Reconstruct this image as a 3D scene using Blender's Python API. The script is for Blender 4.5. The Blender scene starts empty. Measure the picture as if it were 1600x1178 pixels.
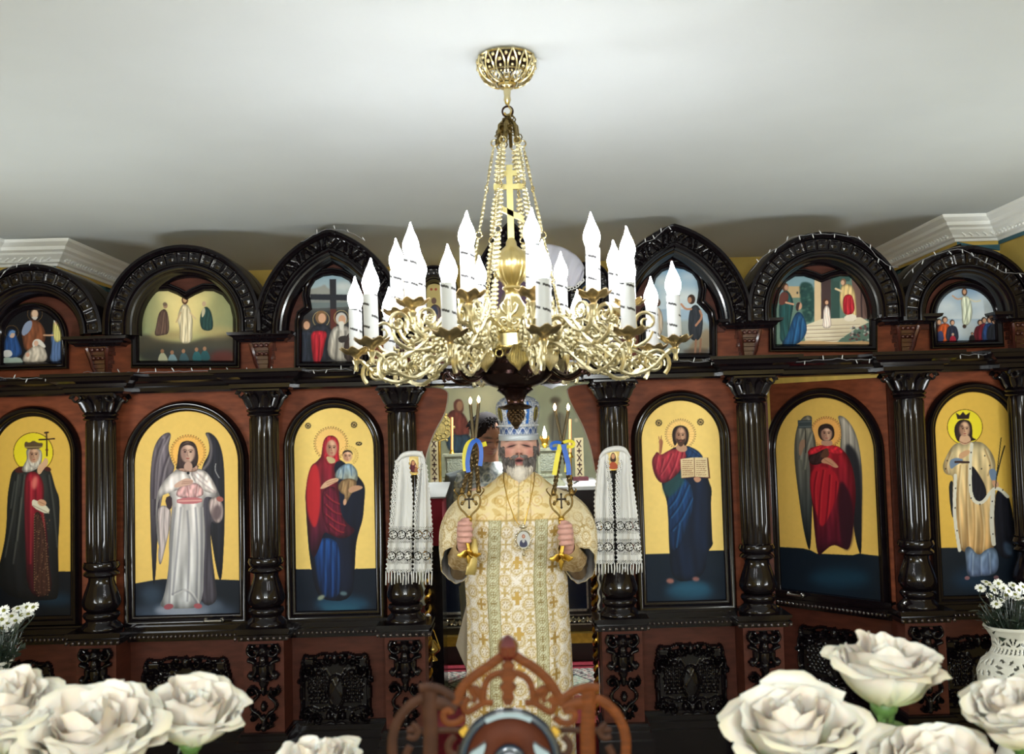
import bpy, bmesh, math, random
import numpy as np
from mathutils import Vector, Matrix

# ------------------------------------------------------------------ camera, world, light, exposure
SC = bpy.context.scene
COL = SC.collection
FPX, PITCH, ROLL, EYE = 1500.0, math.radians(3.1), 0.027, 1.75
_fw = Vector((0, math.cos(PITCH), math.sin(PITCH)))
_r0 = Vector((1, 0, 0)); _u0 = Vector((0, -math.sin(PITCH), math.cos(PITCH)))
_rt = _r0*math.cos(ROLL) - _u0*math.sin(ROLL)
_up = _r0*math.sin(ROLL) + _u0*math.cos(ROLL)
CAMP = Vector((0, 0, EYE))
cam_d = bpy.data.cameras.new('camera'); cam = bpy.data.objects.new('camera', cam_d); COL.objects.link(cam)
cam_d.sensor_width = 36.0; cam_d.lens = 36.0*FPX/1600.0; cam_d.clip_start = 0.05
M = Matrix((_rt, _up, -_fw)).transposed().to_4x4(); M.translation = CAMP
cam.matrix_world = M
cam_d.dof.use_dof = True; cam_d.dof.focus_distance = 3.9; cam_d.dof.aperture_fstop = 8.5
SC.camera = cam
SC.view_settings.view_transform = 'Standard'; SC.view_settings.look = 'None'
SC.view_settings.gamma = 1; SC.view_settings.use_curve_mapping = False
SC.view_settings.exposure = 0.64
world = bpy.data.worlds.new('world'); SC.world = world; world.use_nodes = True
world.node_tree.nodes['Background'].inputs[0].default_value = (0.75, 0.88, 1.0, 1)
world.node_tree.nodes['Background'].inputs[1].default_value = 0.10
BULB_STRENGTH = 38.0
CEIL = EYE + 0.885

def area_light(name, loc, target, size, sizey, watts, color):
    d = bpy.data.lights.new(name, 'AREA'); d.shape = 'RECTANGLE'; d.size = size; d.size_y = sizey
    d.energy = watts; d.color = color
    o = bpy.data.objects.new(name, d); COL.objects.link(o); o.location = loc
    o.rotation_euler = (Vector(target)-Vector(loc)).to_track_quat('-Z', 'Y').to_euler()
    return o
# ceiling lamps of the nave, behind the photographer, and a lamp inside the altar room
def bulb_light(name, loc, watts, radius=.12, color=(.93, .97, 1.0)):
    d = bpy.data.lights.new(name, 'POINT'); d.energy = watts; d.shadow_soft_size = radius; d.color = color
    o = bpy.data.objects.new(name, d); COL.objects.link(o); o.location = loc; return o
for _x in (-.55, .55):
    bulb_light('nave_lamp', (_x, -1.7, CEIL-.50), 96, .10, (.91, .97, 1.0))
for _x in (-1, 1):      # added up-lights without fixtures, outside the picture, brightening the ceiling
    _o = area_light('ceiling_fill', (_x*2.0, 2.6, 1.25), (_x*.35, 3.0, 2.7), .8, .3, 12, (.91, .97, 1.0))
area_light('altar_room_lamp', (0.1, 5.3, CEIL-0.15), (0, 5.6, 0), 0.6, 0.4, 66, (0.92, 0.97, 1.0))

# ------------------------------------------------------------------ helpers
def ray(px, py):
    return _fw + _rt*((px-800)/FPX) + _up*((589-py)/FPX)
def at(px, py, Y):
    d = ray(px, py); return CAMP + d*(Y/d.y)
def lin(c, k=1.0):
    return tuple((((v/255)/12.92) if v/255 <= .04045 else ((v/255+.055)/1.055)**2.4)*k for v in c)
MATS = {}
def mat(name, rgb, rough=.5, metal=0.0, coat=0.0, noise=0.0, nscale=20, bump=0.0, bscale=60, emit=0.0, grain=None, spec=None, sss=0.0, trans=0.0, emit_rgb=None):
    if name in MATS: return MATS[name]
    m = bpy.data.materials.new(name); m.use_nodes = True; nt = m.node_tree; N = nt.nodes; L = nt.links
    b = N['Principled BSDF']; c = lin(rgb)
    b.inputs['Base Color'].default_value = (*c, 1); b.inputs['Roughness'].default_value = rough
    b.inputs['Metallic'].default_value = metal; b.inputs['Coat Weight'].default_value = coat
    b.inputs['Coat Roughness'].default_value = .12
    if spec is not None: b.inputs['Specular IOR Level'].default_value = spec
    if sss: b.inputs['Subsurface Weight'].default_value = sss; b.inputs['Subsurface Radius'].default_value = (.02,.012,.008); b.inputs['Subsurface Scale'].default_value = .5
    if trans: b.inputs['Transmission Weight'].default_value = trans
    if noise or grain or bump:
        tc = N.new('ShaderNodeTexCoord'); mp = N.new('ShaderNodeMapping'); L.new(tc.outputs['Object'], mp.inputs[0])
        if grain: mp.inputs['Scale'].default_value = grain
    if noise:
        nz = N.new('ShaderNodeTexNoise'); nz.inputs['Scale'].default_value = nscale; nz.inputs['Detail'].default_value = 5
        L.new(mp.outputs[0], nz.inputs['Vector'])
        rp = N.new('ShaderNodeValToRGB'); rp.color_ramp.elements[0].position = .3; rp.color_ramp.elements[1].position = .7
        rp.color_ramp.elements[0].color = (*[v*(1-noise) for v in c], 1); rp.color_ramp.elements[1].color = (*[min(1, v*(1+noise)) for v in c], 1)
        L.new(nz.outputs['Fac'], rp.inputs[0]); L.new(rp.outputs[0], b.inputs['Base Color'])
    if bump:
        n2 = N.new('ShaderNodeTexNoise'); n2.inputs['Scale'].default_value = bscale; L.new(mp.outputs[0], n2.inputs['Vector'])
        bp = N.new('ShaderNodeBump'); bp.inputs['Strength'].default_value = bump; bp.inputs['Distance'].default_value = .004
        L.new(n2.outputs['Fac'], bp.inputs['Height']); L.new(bp.outputs[0], b.inputs['Normal'])
    if emit:
        b.inputs['Emission Color'].default_value = (*lin(emit_rgb or rgb), 1); b.inputs['Emission Strength'].default_value = emit
    MATS[name] = m; return m
def attr_mat(name, rough=.5, metal=0.0, coat=0.0, bump=0.0, bscale=200, sss=0.0, spec=None):
    if name in MATS: return MATS[name]
    m = mat(name, (128,128,128), rough, metal, coat, bump=bump, bscale=bscale, sss=sss, spec=spec)
    a = m.node_tree.nodes.new('ShaderNodeVertexColor'); a.layer_name = 'Col'
    m.node_tree.links.new(a.outputs['Color'], m.node_tree.nodes['Principled BSDF'].inputs['Base Color'])
    return m

def tag(o, label=None, cat=None, group=None, kind=None):
    if label: o['label'] = label
    if cat: o['category'] = cat
    if group: o['group'] = group
    if kind: o['kind'] = kind
    return o
def empty(name, loc=(0,0,0), rz=0.0, label=None, cat=None, group=None, kind=None):
    o = bpy.data.objects.new(name, None); COL.objects.link(o); o.location = loc; o.rotation_euler = (0,0,rz)
    o.empty_display_size = .05
    return tag(o, label, cat, group, kind)
def link(name, me, parent=None, loc=None, world=True):
    """link a mesh whose coordinates are world ones (world=True) or the parent's own"""
    o = bpy.data.objects.new(name, me); COL.objects.link(o)
    if parent is not None:
        o.parent = parent
        if world:
            pm = wmat(parent); o.matrix_parent_inverse = pm.inverted()
    if loc is not None: o.location = loc
    return o
def wmat(o):
    m = Matrix.LocRotScale(o.location, o.rotation_euler.copy(), o.scale)
    if o.parent is not None: m = wmat(o.parent) @ o.matrix_parent_inverse @ m
    return m
def dup(root, loc=None, rz=None, parent=None, label=None):
    c = root.copy(); COL.objects.link(c)
    if parent is not None: c.parent = parent
    if loc is not None: c.location = loc
    if rz is not None: c.rotation_euler = (c.rotation_euler[0], c.rotation_euler[1], rz)
    if label: c['label'] = label
    for ch in list(root.children): dup(ch, parent=c)
    return c

class MB:
    """collects pieces that make ONE mesh"""
    def __init__(s, xf=None): s.v = []; s.f = []; s.m = []; s.xf = xf; s.mi = 0
    def add(s, vs, fs, m=None):
        o = len(s.v)
        if s.xf is not None: vs = [s.xf @ Vector(p) for p in vs]
        s.v += [tuple(p) for p in vs]; s.f += [tuple(i+o for i in f) for f in fs]; s.m += [s.mi if m is None else m]*len(fs)
        return s
    def box(s, x0, x1, y0, y1, z0, z1, m=None):
        return s.add([(x0,y0,z0),(x1,y0,z0),(x1,y1,z0),(x0,y1,z0),(x0,y0,z1),(x1,y0,z1),(x1,y1,z1),(x0,y1,z1)],
                     [(0,3,2,1),(4,5,6,7),(0,1,5,4),(1,2,6,5),(2,3,7,6),(3,0,4,7)], m)
    def lathe(s, prof, c=(0,0,0), n=24, axis=None, mod=None, m=None, cap=True):
        """prof: [(r,z)]; mod(theta,k)->factor on r"""
        vs = []; fs = []
        for k, (r, z) in enumerate(prof):
            for i in range(n):
                t = 2*math.pi*i/n; rr = r*(mod(t, k) if mod else 1)
                p = Vector((rr*math.cos(t), rr*math.sin(t), z))
                if axis is not None: p = axis @ p
                vs.append((p.x+c[0], p.y+c[1], p.z+c[2]))
        for k in range(len(prof)-1):
            for i in range(n):
                j = (i+1) % n; fs.append((k*n+i, k*n+j, (k+1)*n+j, (k+1)*n+i))
        if cap:
            fs.append(tuple(range(n-1, -1, -1))); fs.append(tuple((len(prof)-1)*n+i for i in range(n)))
        return s.add(vs, fs, m)
    def sphere(s, c, r, n=8, k=6, sc=(1,1,1), m=None):
        pr = [(r*math.sin(math.pi*j/k)+1e-5, -r*math.cos(math.pi*j/k)) for j in range(k+1)]
        vs = []; fs = []
        for (rr, z) in pr:
            for i in range(n):
                t = 2*math.pi*i/n; vs.append((c[0]+rr*math.cos(t)*sc[0], c[1]+rr*math.sin(t)*sc[1], c[2]+z*sc[2]))
        for a in range(k):
            for i in range(n):
                j = (i+1) % n; fs.append((a*n+i, a*n+j, (a+1)*n+j, (a+1)*n+i))
        return s.add(vs, fs, m)
    def tube(s, pts, r, n=8, closed=False, m=None, flat=None, twist=0.0):
        """r: number or list. flat=(a,b) section scale along normal / binormal"""
        P = [Vector(p) for p in pts]; N = len(P)
        if N < 2: return s
        R = list(r) if hasattr(r, '__len__') else [r]*N
        T = []
        for i in range(N):
            a = P[(i-1) % N] if (closed or i > 0) else P[i]; b = P[(i+1) % N] if (closed or i < N-1) else P[i]
            d = b-a; T.append(d.normalized() if d.length > 1e-9 else Vector((0,0,1)))
        nrm = T[0].orthogonal().normalized()
        if abs(T[0].y) < .9:
            nrm = (Vector((0,1,0)) - T[0]*T[0].y).normalized()
        vs = []; fs = []
        for i in range(N):
            if i:
                nrm = nrm - T[i]*nrm.dot(T[i])
                nrm = nrm.normalized() if nrm.length > 1e-6 else T[i].orthogonal().normalized()
            bn = T[i].cross(nrm); fa, fb = flat if flat else (1, 1)
            for k in range(n):
                t = 2*math.pi*k/n + twist*i
                vs.append(P[i] + (nrm*math.cos(t)*fa + bn*math.sin(t)*fb)*R[i])
        for i in range(N if closed else N-1):
            j = (i+1) % N
            for k in range(n):
                l = (k+1) % n; fs.append((i*n+k, i*n+l, j*n+l, j*n+k))
        if not closed:
            fs.append(tuple(range(n-1, -1, -1))); fs.append(tuple((N-1)*n+k for k in range(n)))
        return s.add(vs, fs, m)
    def torus(s, c, R, r, axis='Y', n=16, k=6, m=None):
        pts = []
        for i in range(n):
            t = 2*math.pi*i/n; a, b = R*math.cos(t), R*math.sin(t)
            pts.append({'Y': (c[0]+a, c[1], c[2]+b), 'X': (c[0], c[1]+a, c[2]+b), 'Z': (c[0]+a, c[1]+b, c[2])}[axis])
        return s.tube(pts, r, k, closed=True, m=m)
    def grid(s, rows, m=None, closed=False):
        """rows: list of equal-length lists of points"""
        n = len(rows[0]); vs = [p for r in rows for p in r]; fs = []
        for a in range(len(rows)-1):
            for i in range(n if closed else n-1):
                j = (i+1) % n; fs.append((a*n+i, a*n+j, (a+1)*n+j, (a+1)*n+i))
        return s.add(vs, fs, m)
    def extrude(s, poly, y0, y1, m=None):
        """poly [(x,z)] counter-clockwise, extruded between y0 and y1 (star-shaped or convex enough is not needed: n-gon)"""
        n = len(poly); vs = [(x, y0, z) for x, z in poly]+[(x, y1, z) for x, z in poly]
        fs = [tuple(range(n)), tuple(range(2*n-1, n-1, -1))]+[(i, i+n, (i+1) % n+n, (i+1) % n) for i in range(n)]
        return s.add(vs, fs, m)
    def mesh(s, name, mats, smooth=True, recalc=False):
        me = bpy.data.meshes.new(name); me.from_pydata(s.v, [], s.f)
        for mm in (mats if isinstance(mats, (list, tuple)) else [mats]): me.materials.append(mm)
        if s.m and max(s.m) > 0: me.polygons.foreach_set('material_index', s.m)
        if recalc:
            bm = bmesh.new(); bm.from_mesh(me); bmesh.ops.recalc_face_normals(bm, faces=bm.faces); bm.to_mesh(me); bm.free()
        if smooth:
            me.polygons.foreach_set('use_smooth', [True]*len(me.polygons))
            if smooth != 'all': me.set_sharp_from_angle(angle=math.radians(50))
        me.update(); return me
    def build(s, name, mats, parent=None, smooth=True, recalc=False, world=True):
        return link(name, s.mesh(name, mats, smooth, recalc), parent, world=world)

def spiral(c, r0, r1, a0, turns, n=24, plane='xz'):
    """points of a spiral going from radius r0 to r1"""
    out = []
    for i in range(n+1):
        t = i/n; a = a0+turns*2*math.pi*t; r = r0+(r1-r0)*t
        out.append((c[0]+r*math.cos(a), c[1], c[2]+r*math.sin(a)))
    return out
def smooth_pts(pts, it=2, closed=False):
    P = [tuple(p) for p in pts]
    for _ in range(it):
        Q = []
        n = len(P)
        rng = range(n) if closed else range(n-1)
        if not closed: Q.append(P[0])
        for i in rng:
            a, b = P[i], P[(i+1) % n]
            Q.append(tuple(.75*x+.25*y for x, y in zip(a, b))); Q.append(tuple(.25*x+.75*y for x, y in zip(a, b)))
        if not closed: Q.append(P[-1])
        P = Q
    return P

def sweep(path, prof, Y, closed=True, inward=None):
    """path [(x,z)], prof [(offset outward from path, height towards the viewer)] -> MB grid. Outward = left of travel"""
    P = [Vector((p[0], p[1])) for p in path]; n = len(P); nor = []
    for i in range(n):
        a = P[(i-1) % n] if (closed or i > 0) else None; b = P[(i+1) % n] if (closed or i < n-1) else None
        ns = []
        for (p, q) in ((a, P[i]), (P[i], b)):
            if p is None or q is None: continue
            d = q-p
            if d.length < 1e-9: continue
            d.normalize(); ns.append(Vector((-d.y, d.x)))
        s = sum(ns, Vector((0, 0)))
        if s.length < 1e-6: s = ns[0]
        s.normalize(); k = 1/max(.45, s.dot(ns[0])); nor.append(s*k)
    rows = [[(P[i].x+nor[i].x*o, Y-h, P[i].y+nor[i].y*o) for i in range(n)] for (o, h) in prof]
    return rows
def arch_path(x0, x1, zb, zt, n=22, kind='round'):
    """clockwise from bottom-left so that outward is to the left of travel"""
    cx = (x0+x1)/2; r = (x1-x0)/2; P = [(x0, zb)]
    zs = zt-r
    for i in range(n+1):
        a = math.pi*(1-i/n); P.append((cx+r*math.cos(a), zs+r*math.sin(a)))
    P.append((x1, zb)); return P

# ---- raster painting: photograph pixels -> colours on a flat panel
class Paint:
    zm = (0, 0, 1.0)
    def __init__(s, O, U, V, u0, u1, v0, v1, step, base):
        s.O, s.U, s.V = Vector(O), Vector(U), Vector(V); s.Nn = s.U.cross(s.V)
        s.u0, s.v0, s.step = u0, v0, step
        s.w = int((u1-u0)/step)+1; s.h = int((v1-v0)/step)+1
        s.c = np.empty((s.h, s.w, 3)); s.c[:] = base; s.last = np.ones((s.h, s.w))
        g = s.cell(s.pxof(0), s.pxof(1)) if False else None
    def cell(s, pts):
        out = []; x0, y0, k = s.zm
        for (px, py) in pts:
            d = ray(x0+px/k, y0+py/k); t = (s.O-CAMP).dot(s.Nn)/d.dot(s.Nn); q = CAMP+d*t-s.O
            out.append(((q.dot(s.U)-s.u0)/s.step, (q.dot(s.V)-s.v0)/s.step))
        return np.array(out)
    def pxs(s, w):  # a width in photo pixels -> cells
        return w/s.zm[2]*(s.O.y/FPX)/s.step
    def mask(s, C):
        A = np.zeros((s.h, s.w)); SS = 3; n = len(C); x1, y1 = C[:, 0]+.5, C[:, 1]+.5; x2, y2 = np.roll(x1, -1), np.roll(y1, -1)
        lo = max(0, int(np.floor(y1.min()))); hi = min(s.h, int(np.ceil(y1.max()))+1); xs = np.arange(s.w)
        for r in range(lo, hi):
            for q in range(SS):
                y = r+(q+.5)/SS; k = (y1 <= y) != (y2 <= y)
                if not k.any(): continue
                X = np.sort(x1[k]+(y-y1[k])*(x2[k]-x1[k])/(y2[k]-y1[k]))
                for a, b in zip(X[0::2], X[1::2]):
                    A[r] += np.clip(np.minimum(xs+1, b)-np.maximum(xs, a), 0, 1)/SS
        return A
    def blurm(s, A, r):
        r = int(round(r))
        if r < 1: return A
        for _ in range(2):
            for ax in (0, 1):
                P = np.pad(A, [(r+1, r) if i == ax else (0, 0) for i in (0, 1)], mode='edge'); c = np.cumsum(P, axis=ax)
                n = A.shape[ax]
                hi = np.take(c, np.arange(2*r+1, 2*r+1+n), axis=ax); lo = np.take(c, np.arange(0, n), axis=ax); A = (hi-lo)/(2*r+1)
        return A
    def put(s, A, col, a=1.0, col2=None, ax='y', keep=True):
        if keep: s.last = A
        K = (A*a)[..., None]; c = np.array(col, float)
        if col2 is not None:
            idx = np.argwhere(A > .2)
            if len(idx):
                k = 0 if ax == 'y' else 1; lo, hi = idx[:, k].min(), idx[:, k].max()+1
                g = np.clip((np.arange(A.shape[k])-lo)/(hi-lo), 0, 1)
                if k == 0: g = (1-g)[:, None, None]
                else: g = g[None, :, None]
                c = c*(1-g)+np.array(col2, float)*g
        s.c = s.c*(1-K)+c*K
    def poly(s, pts, col, a=1.0, sm=2, blur=0, col2=None, ax='y', clip=False):
        P = smooth_pts(pts, sm, True) if sm else pts
        A = s.mask(s.cell(P))
        if blur: A = s.blurm(A, s.pxs(blur))
        if clip: A = A*s.last
        if sm >= 2 and not clip and not blur and A.sum() > 420: s.cloth(A, col, a, col2, ax); return
        s.put(A, col, a, col2, ax, keep=not clip)
    def cloth(s, A, col, a, col2, ax):
        '''painted drapery: brushed folds and rounded edges inside the shape'''
        s.n = getattr(s, 'n', 0)+1; rs = np.random.RandomState(s.n*7+3); before = s.c.copy(); s.put(A, col, a, col2, ax)
        ys, xs = np.nonzero(A > .3); w = max(8, xs.max()-xs.min()); h = max(8, ys.max()-ys.min()); yy, xx = np.mgrid[0:s.h, 0:s.w]; p = rs.uniform(0, 6.28, 6)
        k = 2*math.pi*(2.2+1.6*rs.rand())/w; v = yy/h
        f = .55*np.sin(xx*k+1.5*np.sin(v*5+p[0])+(rs.rand()-.5)*5*v+p[1])+.32*np.sin(xx*k*2.3+1.3*np.sin(v*8+p[2])+p[3])+.2*np.sin(v*16+2.5*np.sin(xx*k*.8+p[4])+p[5])
        B = s.blurm(A, max(1, min(w, h)*.10)); e = np.clip((B-.45)*2.0, 0, 1)
        K = (1+.20*f)*(.60+.45*e); m = (A*a)[..., None]; s.c = s.c*(1-m)+np.clip(s.c*K[..., None], 0, 255)*m
    def ell(s, x, y, rx, ry, col, a=1.0, rot=0.0, blur=0, clip=False, col2=None):
        P = []
        for i in range(28):
            t = 2*math.pi*i/28; X, Yy = rx*math.cos(t), ry*math.sin(t)
            P.append((x+X*math.cos(rot)-Yy*math.sin(rot), y+X*math.sin(rot)+Yy*math.cos(rot)))
        s.poly(P, col, a, 0, blur, clip=clip, col2=col2)
    def line(s, pts, w, col, a=1.0, sm=2, clip=True, soft=.8, dash=0):
        P = s.cell(smooth_pts(pts, sm) if sm else pts); hw = max(.35, s.pxs(w)/2); A = np.zeros((s.h, s.w)); so = max(.5, s.pxs(soft))
        for i in range(len(P)-1):
            if dash and i % (2*dash) >= dash: continue
            (xa, ya), (xb, yb) = P[i], P[i+1]; m = hw+so+1
            X0, X1 = max(0, int(min(xa, xb)-m)), min(s.w, int(max(xa, xb)+m)+1)
            Y0, Y1 = max(0, int(min(ya, yb)-m)), min(s.h, int(max(ya, yb)+m)+1)
            if X1 <= X0 or Y1 <= Y0: continue
            xx, yy = np.meshgrid(np.arange(X0, X1), np.arange(Y0, Y1)); dx, dy = xb-xa, yb-ya; L = dx*dx+dy*dy+1e-9
            t = np.clip(((xx-xa)*dx+(yy-ya)*dy)/L, 0, 1); d = np.hypot(xx-xa-t*dx, yy-ya-t*dy)
            A[Y0:Y1, X0:X1] = np.maximum(A[Y0:Y1, X0:X1], np.clip((hw-d)/so+.5, 0, 1))
        if clip: A = A*s.last
        K = (A*a)[..., None]; s.c = s.c*(1-K)+np.array(col, float)*K
    def noise(s, amt, seed=0, clip=False, coarse=3):
        r = np.random.RandomState(seed); n = r.randn(s.h//coarse+2, s.w//coarse+2)
        n = np.repeat(np.repeat(n, coarse, 0), coarse, 1)[:s.h, :s.w]; n = s.blurm(n, coarse*.6)
        s.c = s.c*(1+amt*n[..., None]*(s.last[..., None] if clip else 1))
    def mesh(s, name, material, keep=None, off=0.0):
        """keep: polygon in (u,v) metres"""
        us = s.u0+np.arange(s.w)*s.step; vs = s.v0+np.arange(s.h)*s.step
        uu, vv = np.meshgrid(us, vs); O, U, V, Nn = [np.array(q) for q in (s.O, s.U, s.V, s.Nn)]
        co = O+uu[..., None]*U+vv[..., None]*V+off*Nn
        idx = np.arange(s.w*s.h).reshape(s.h, s.w)
        q = np.stack([idx[:-1, :-1], idx[:-1, 1:], idx[1:, 1:], idx[1:, :-1]], -1)
        if keep is not None:
            C = np.array([((u-s.u0)/s.step, (v-s.v0)/s.step) for u, v in keep]); A = s.mask(C); q = q[A[:-1, :-1] > .4]
        q = q.reshape(-1, 4)
        me = bpy.data.meshes.new(name); me.vertices.add(s.w*s.h); me.vertices.foreach_set('co', co.reshape(-1))
        me.loops.add(q.size); me.loops.foreach_set('vertex_index', q.reshape(-1).astype(np.int32))
        me.polygons.add(len(q)); me.polygons.foreach_set('loop_start', np.arange(0, q.size, 4, dtype=np.int32))
        set_col(me, s.c.reshape(-1, 3)); me.materials.append(material); me.update(calc_edges=True); me.validate()
        return me
def set_col(me, rgb255):
    c = np.clip(np.array(rgb255, float)/255, 0, 1); c = np.where(c <= .04045, c/12.92, ((c+.055)/1.055)**2.4)
    a = me.color_attributes.new('Col', 'FLOAT_COLOR', 'POINT')
    a.data.foreach_set('color', np.concatenate([c, np.ones((len(c), 1))], 1).astype(np.float32).reshape(-1))

# ---- carved relief: a height map drawn with strokes, as a displaced grid
class Relief:
    def __init__(s, w, h, step):
        s.W, s.H, s.st = w, h, step; s.nx = int(w/step)+1; s.ny = int(h/step)+1
        s.xx, s.yy = np.meshgrid(np.arange(s.nx)*step, np.arange(s.ny)*step); s.z = np.zeros((s.ny, s.nx)); s.on = np.zeros((s.ny, s.nx), bool)
    def line(s, pts, w, h, taper=False, sm=2):
        P = smooth_pts(pts, sm) if sm else pts; n = len(P)
        for i in range(n-1):
            (xa, ya), (xb, yb) = P[i], P[i+1]; ww = w*(1-.6*i/n) if taper else w
            dx, dy = xb-xa, yb-ya; L = dx*dx+dy*dy+1e-12
            t = np.clip(((s.xx-xa)*dx+(s.yy-ya)*dy)/L, 0, 1); d = np.hypot(s.xx-xa-t*dx, s.yy-ya-t*dy)/(ww/2)
            k = d < 1; s.z = np.where(k, np.maximum(s.z, h*np.sqrt(np.clip(1-d*d, 0, 1))), s.z); s.on |= k
    def dome(s, x, y, rx, ry, h):
        d = ((s.xx-x)/rx)**2+((s.yy-y)/ry)**2; k = d < 1
        s.z = np.where(k, np.maximum(s.z, h*np.sqrt(np.clip(1-d, 0, 1))), s.z); s.on |= k
    def flat(s, x0, x1, y0, y1, h):
        k = (s.xx >= x0) & (s.xx <= x1) & (s.yy >= y0) & (s.yy <= y1); s.z = np.where(k, np.maximum(s.z, h), s.z); s.on |= k
    def spiral(s, x, y, r, a0, turns, w, h, n=26):
        s.line([(x+r*(1-.85*i/n)*math.cos(a0+turns*6.283*i/n), y+r*(1-.85*i/n)*math.sin(a0+turns*6.283*i/n)) for i in range(n+1)], w, h, True, 0)
    def mb(s, xf, only=True):
        """xf(u, v, height) -> point"""
        m = MB(); idx = {}
        on = s.on.copy()
        if only:
            k = on.copy()
            k[1:] |= on[:-1]; k[:-1] |= on[1:]; k[:, 1:] |= on[:, :-1]; k[:, :-1] |= on[:, 1:]; on = k
        else: on[:] = True
        vs = []; fs = []
        for j in range(s.ny):
            for i in range(s.nx):
                if on[j, i]: idx[(j, i)] = len(vs); vs.append(xf(i*s.st, j*s.st, s.z[j, i]))
        for j in range(s.ny-1):
            for i in range(s.nx-1):
                q = [idx.get((j, i)), idx.get((j, i+1)), idx.get((j+1, i+1)), idx.get((j+1, i))]
                if None not in q: fs.append(tuple(q))
        m.add(vs, fs); return m
# ------------------------------------------------------------------ materials
DARK = mat('dark_varnished_walnut', (17, 12, 15), .13, spec=.34, noise=.25, nscale=14, grain=(1, 1, 6))
DARK2 = mat('dark_carved_walnut', (17, 12, 15), .16, spec=.4, noise=.2, nscale=30)
BROWN = mat('reddish_brown_veneer', (118, 60, 36), .5, spec=.22, noise=.36, nscale=7, grain=(1.4, 1, 5))
BROWN2 = mat('deep_brown_veneer', (74, 37, 27), .5, spec=.2, noise=.25, nscale=8, grain=(1.4, 1, 5))
WHITEP = mat('white_plaster', (192, 197, 197), .85, noise=.03, nscale=2.5)
CROWNM = mat('white_gypsum_crown', (238, 239, 235), .7)
KHAKI = mat('ochre_wall_paint', (196, 168, 84), .8, noise=.15, nscale=5)
TEAL = mat('teal_painted_stripe', (52, 98, 112), .7)
BLACKP = mat('black_stencil_paint', (24, 24, 26), .7)
CARPET = mat('red_carpet', (110, 14, 30), .95, noise=.3, nscale=60, bump=.5, bscale=300)
GOLD = mat('polished_brass', (206, 192, 148), .24, metal=1.0, noise=.12, nscale=40)
GOLD2 = mat('aged_gilding', (198, 160, 70), .34, metal=1.0, noise=.2, nscale=30)
BRONZE = mat('dark_bronze', (60, 42, 40), .22, metal=.9, noise=.3, nscale=30)
SILVER = mat('embossed_silver', (170, 168, 158), .3, metal=1.0, noise=.3, nscale=60)
ICONP = attr_mat('icon_oil_paint', .5, spec=.18)
WL, WR, WB = -2.30, 2.19, -1.95

# ------------------------------------------------------------------ room shell
def struct(name, m, mt, smooth=False):
    o = m.build(name, mt, smooth=smooth); o['kind'] = 'structure'; return o
struct('floor', MB().box(-2.6, 2.6, -2.6, 8.3, -.1, 0), mat('grey_floor_tile', (128, 130, 126), .5, noise=.1, nscale=3))
struct('ceiling', MB().box(-2.6, 2.6, -2.6, 8.3, CEIL, CEIL+.1), WHITEP)
struct('wall_left', MB().box(WL-.12, WL, -2.6, 4.25, 0, CEIL), KHAKI)
struct('wall_right', MB().box(WR, WR+.12, -2.6, 4.25, 0, CEIL), KHAKI)
struct('wall_back', MB().box(-2.6, 2.6, -2.6, -2.5, 0, CEIL), mat('nave_wall_paint', (186, 180, 160), .8))
struct('wall_left.001', MB().box(WL-.12, -2.02, 4.25, 8.2, 0, CEIL), KHAKI)
struct('wall_right.001', MB().box(2.0, WR+.12, 4.25, 8.2, 0, CEIL), KHAKI)
struct('wall_front', MB().box(-2.02, 2.0, 7.6, 7.7, 0, CEIL), mat('altar_wall_paint', (168, 172, 150), .8, noise=.15, nscale=2))
struct('trim_1', MB().box(-2.02, 2.0, 5.1, 5.25, CEIL-.30, CEIL), KHAKI)
# crown moulding swept round each side of the room
def crown(name, pts, side):
    prof = [(0, -.150), (.010, -.150), (.014, -.135), (.026, -.128), (.030, -.112), (.052, -.085), (.056, -.072), (.070, -.060), (.074, -.040), (.098, -.018), (.102, -.006), (.102, 0), (0, 0)]
    m = MB(); rows = []
    n = len(pts)
    for i, (x, y) in enumerate(pts):
        d1 = Vector((pts[i][0]-pts[i-1][0], pts[i][1]-pts[i-1][1])).normalized() if i else None
        d2 = Vector((pts[i+1][0]-x, pts[i+1][1]-y)).normalized() if i < n-1 else None
        ns = [Vector((d.y, -d.x))*side for d in (d1, d2) if d is not None]
        s_ = sum(ns, Vector((0, 0))).normalized(); s_ = s_/max(.4, s_.dot(ns[0]))
        rows.append([(x+s_.x*o, y+s_.y*o, CEIL+z*.70) for o, z in prof])
    m.grid(rows)
    o = m.build(name, CROWNM, smooth=False, recalc=True); o['kind'] = 'structure'
    # carved leaf-and-dart row on the lowest roll
    lf = MB(); bd = MB()
    for i in range(n-1):
        a = Vector(pts[i]); b = Vector(pts[i+1]); L = (b-a).length; d = (b-a)/L; nn = Vector((d.y, -d.x))*side; k = int(L/.028)
        for j in range(k):
            p = a+d*((j+.5)*L/k)+nn*.036
            lf.tube([(p.x-d.x*.008, p.y-d.y*.008, CEIL-.083), (p.x+d.x*.008+nn.x*.004, p.y+d.y*.008+nn.y*.004, CEIL-.072)], [.006, .003], 5)
        q = a+nn*.004; r = b+nn*.004
        bd.add([(q.x, q.y, CEIL-.122), (r.x, r.y, CEIL-.122), (r.x, r.y, CEIL-.104), (q.x, q.y, CEIL-.150)], [(0, 1, 2, 3)])
    l = lf.build('carved_leaf_row', CROWNM, o); l['kind'] = 'stuff'
    bd.build('teal_stripe', TEAL, o, smooth=False)
crown('trim_2', [(WL, -2.5), (WL, 4.25), (-2.02, 4.25), (-2.02, 7.6)], 1)
crown('trim_3', [(WR, -2.5), (WR, 4.25), (2.0, 4.25), (2.0, 7.6)], -1)
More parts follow.
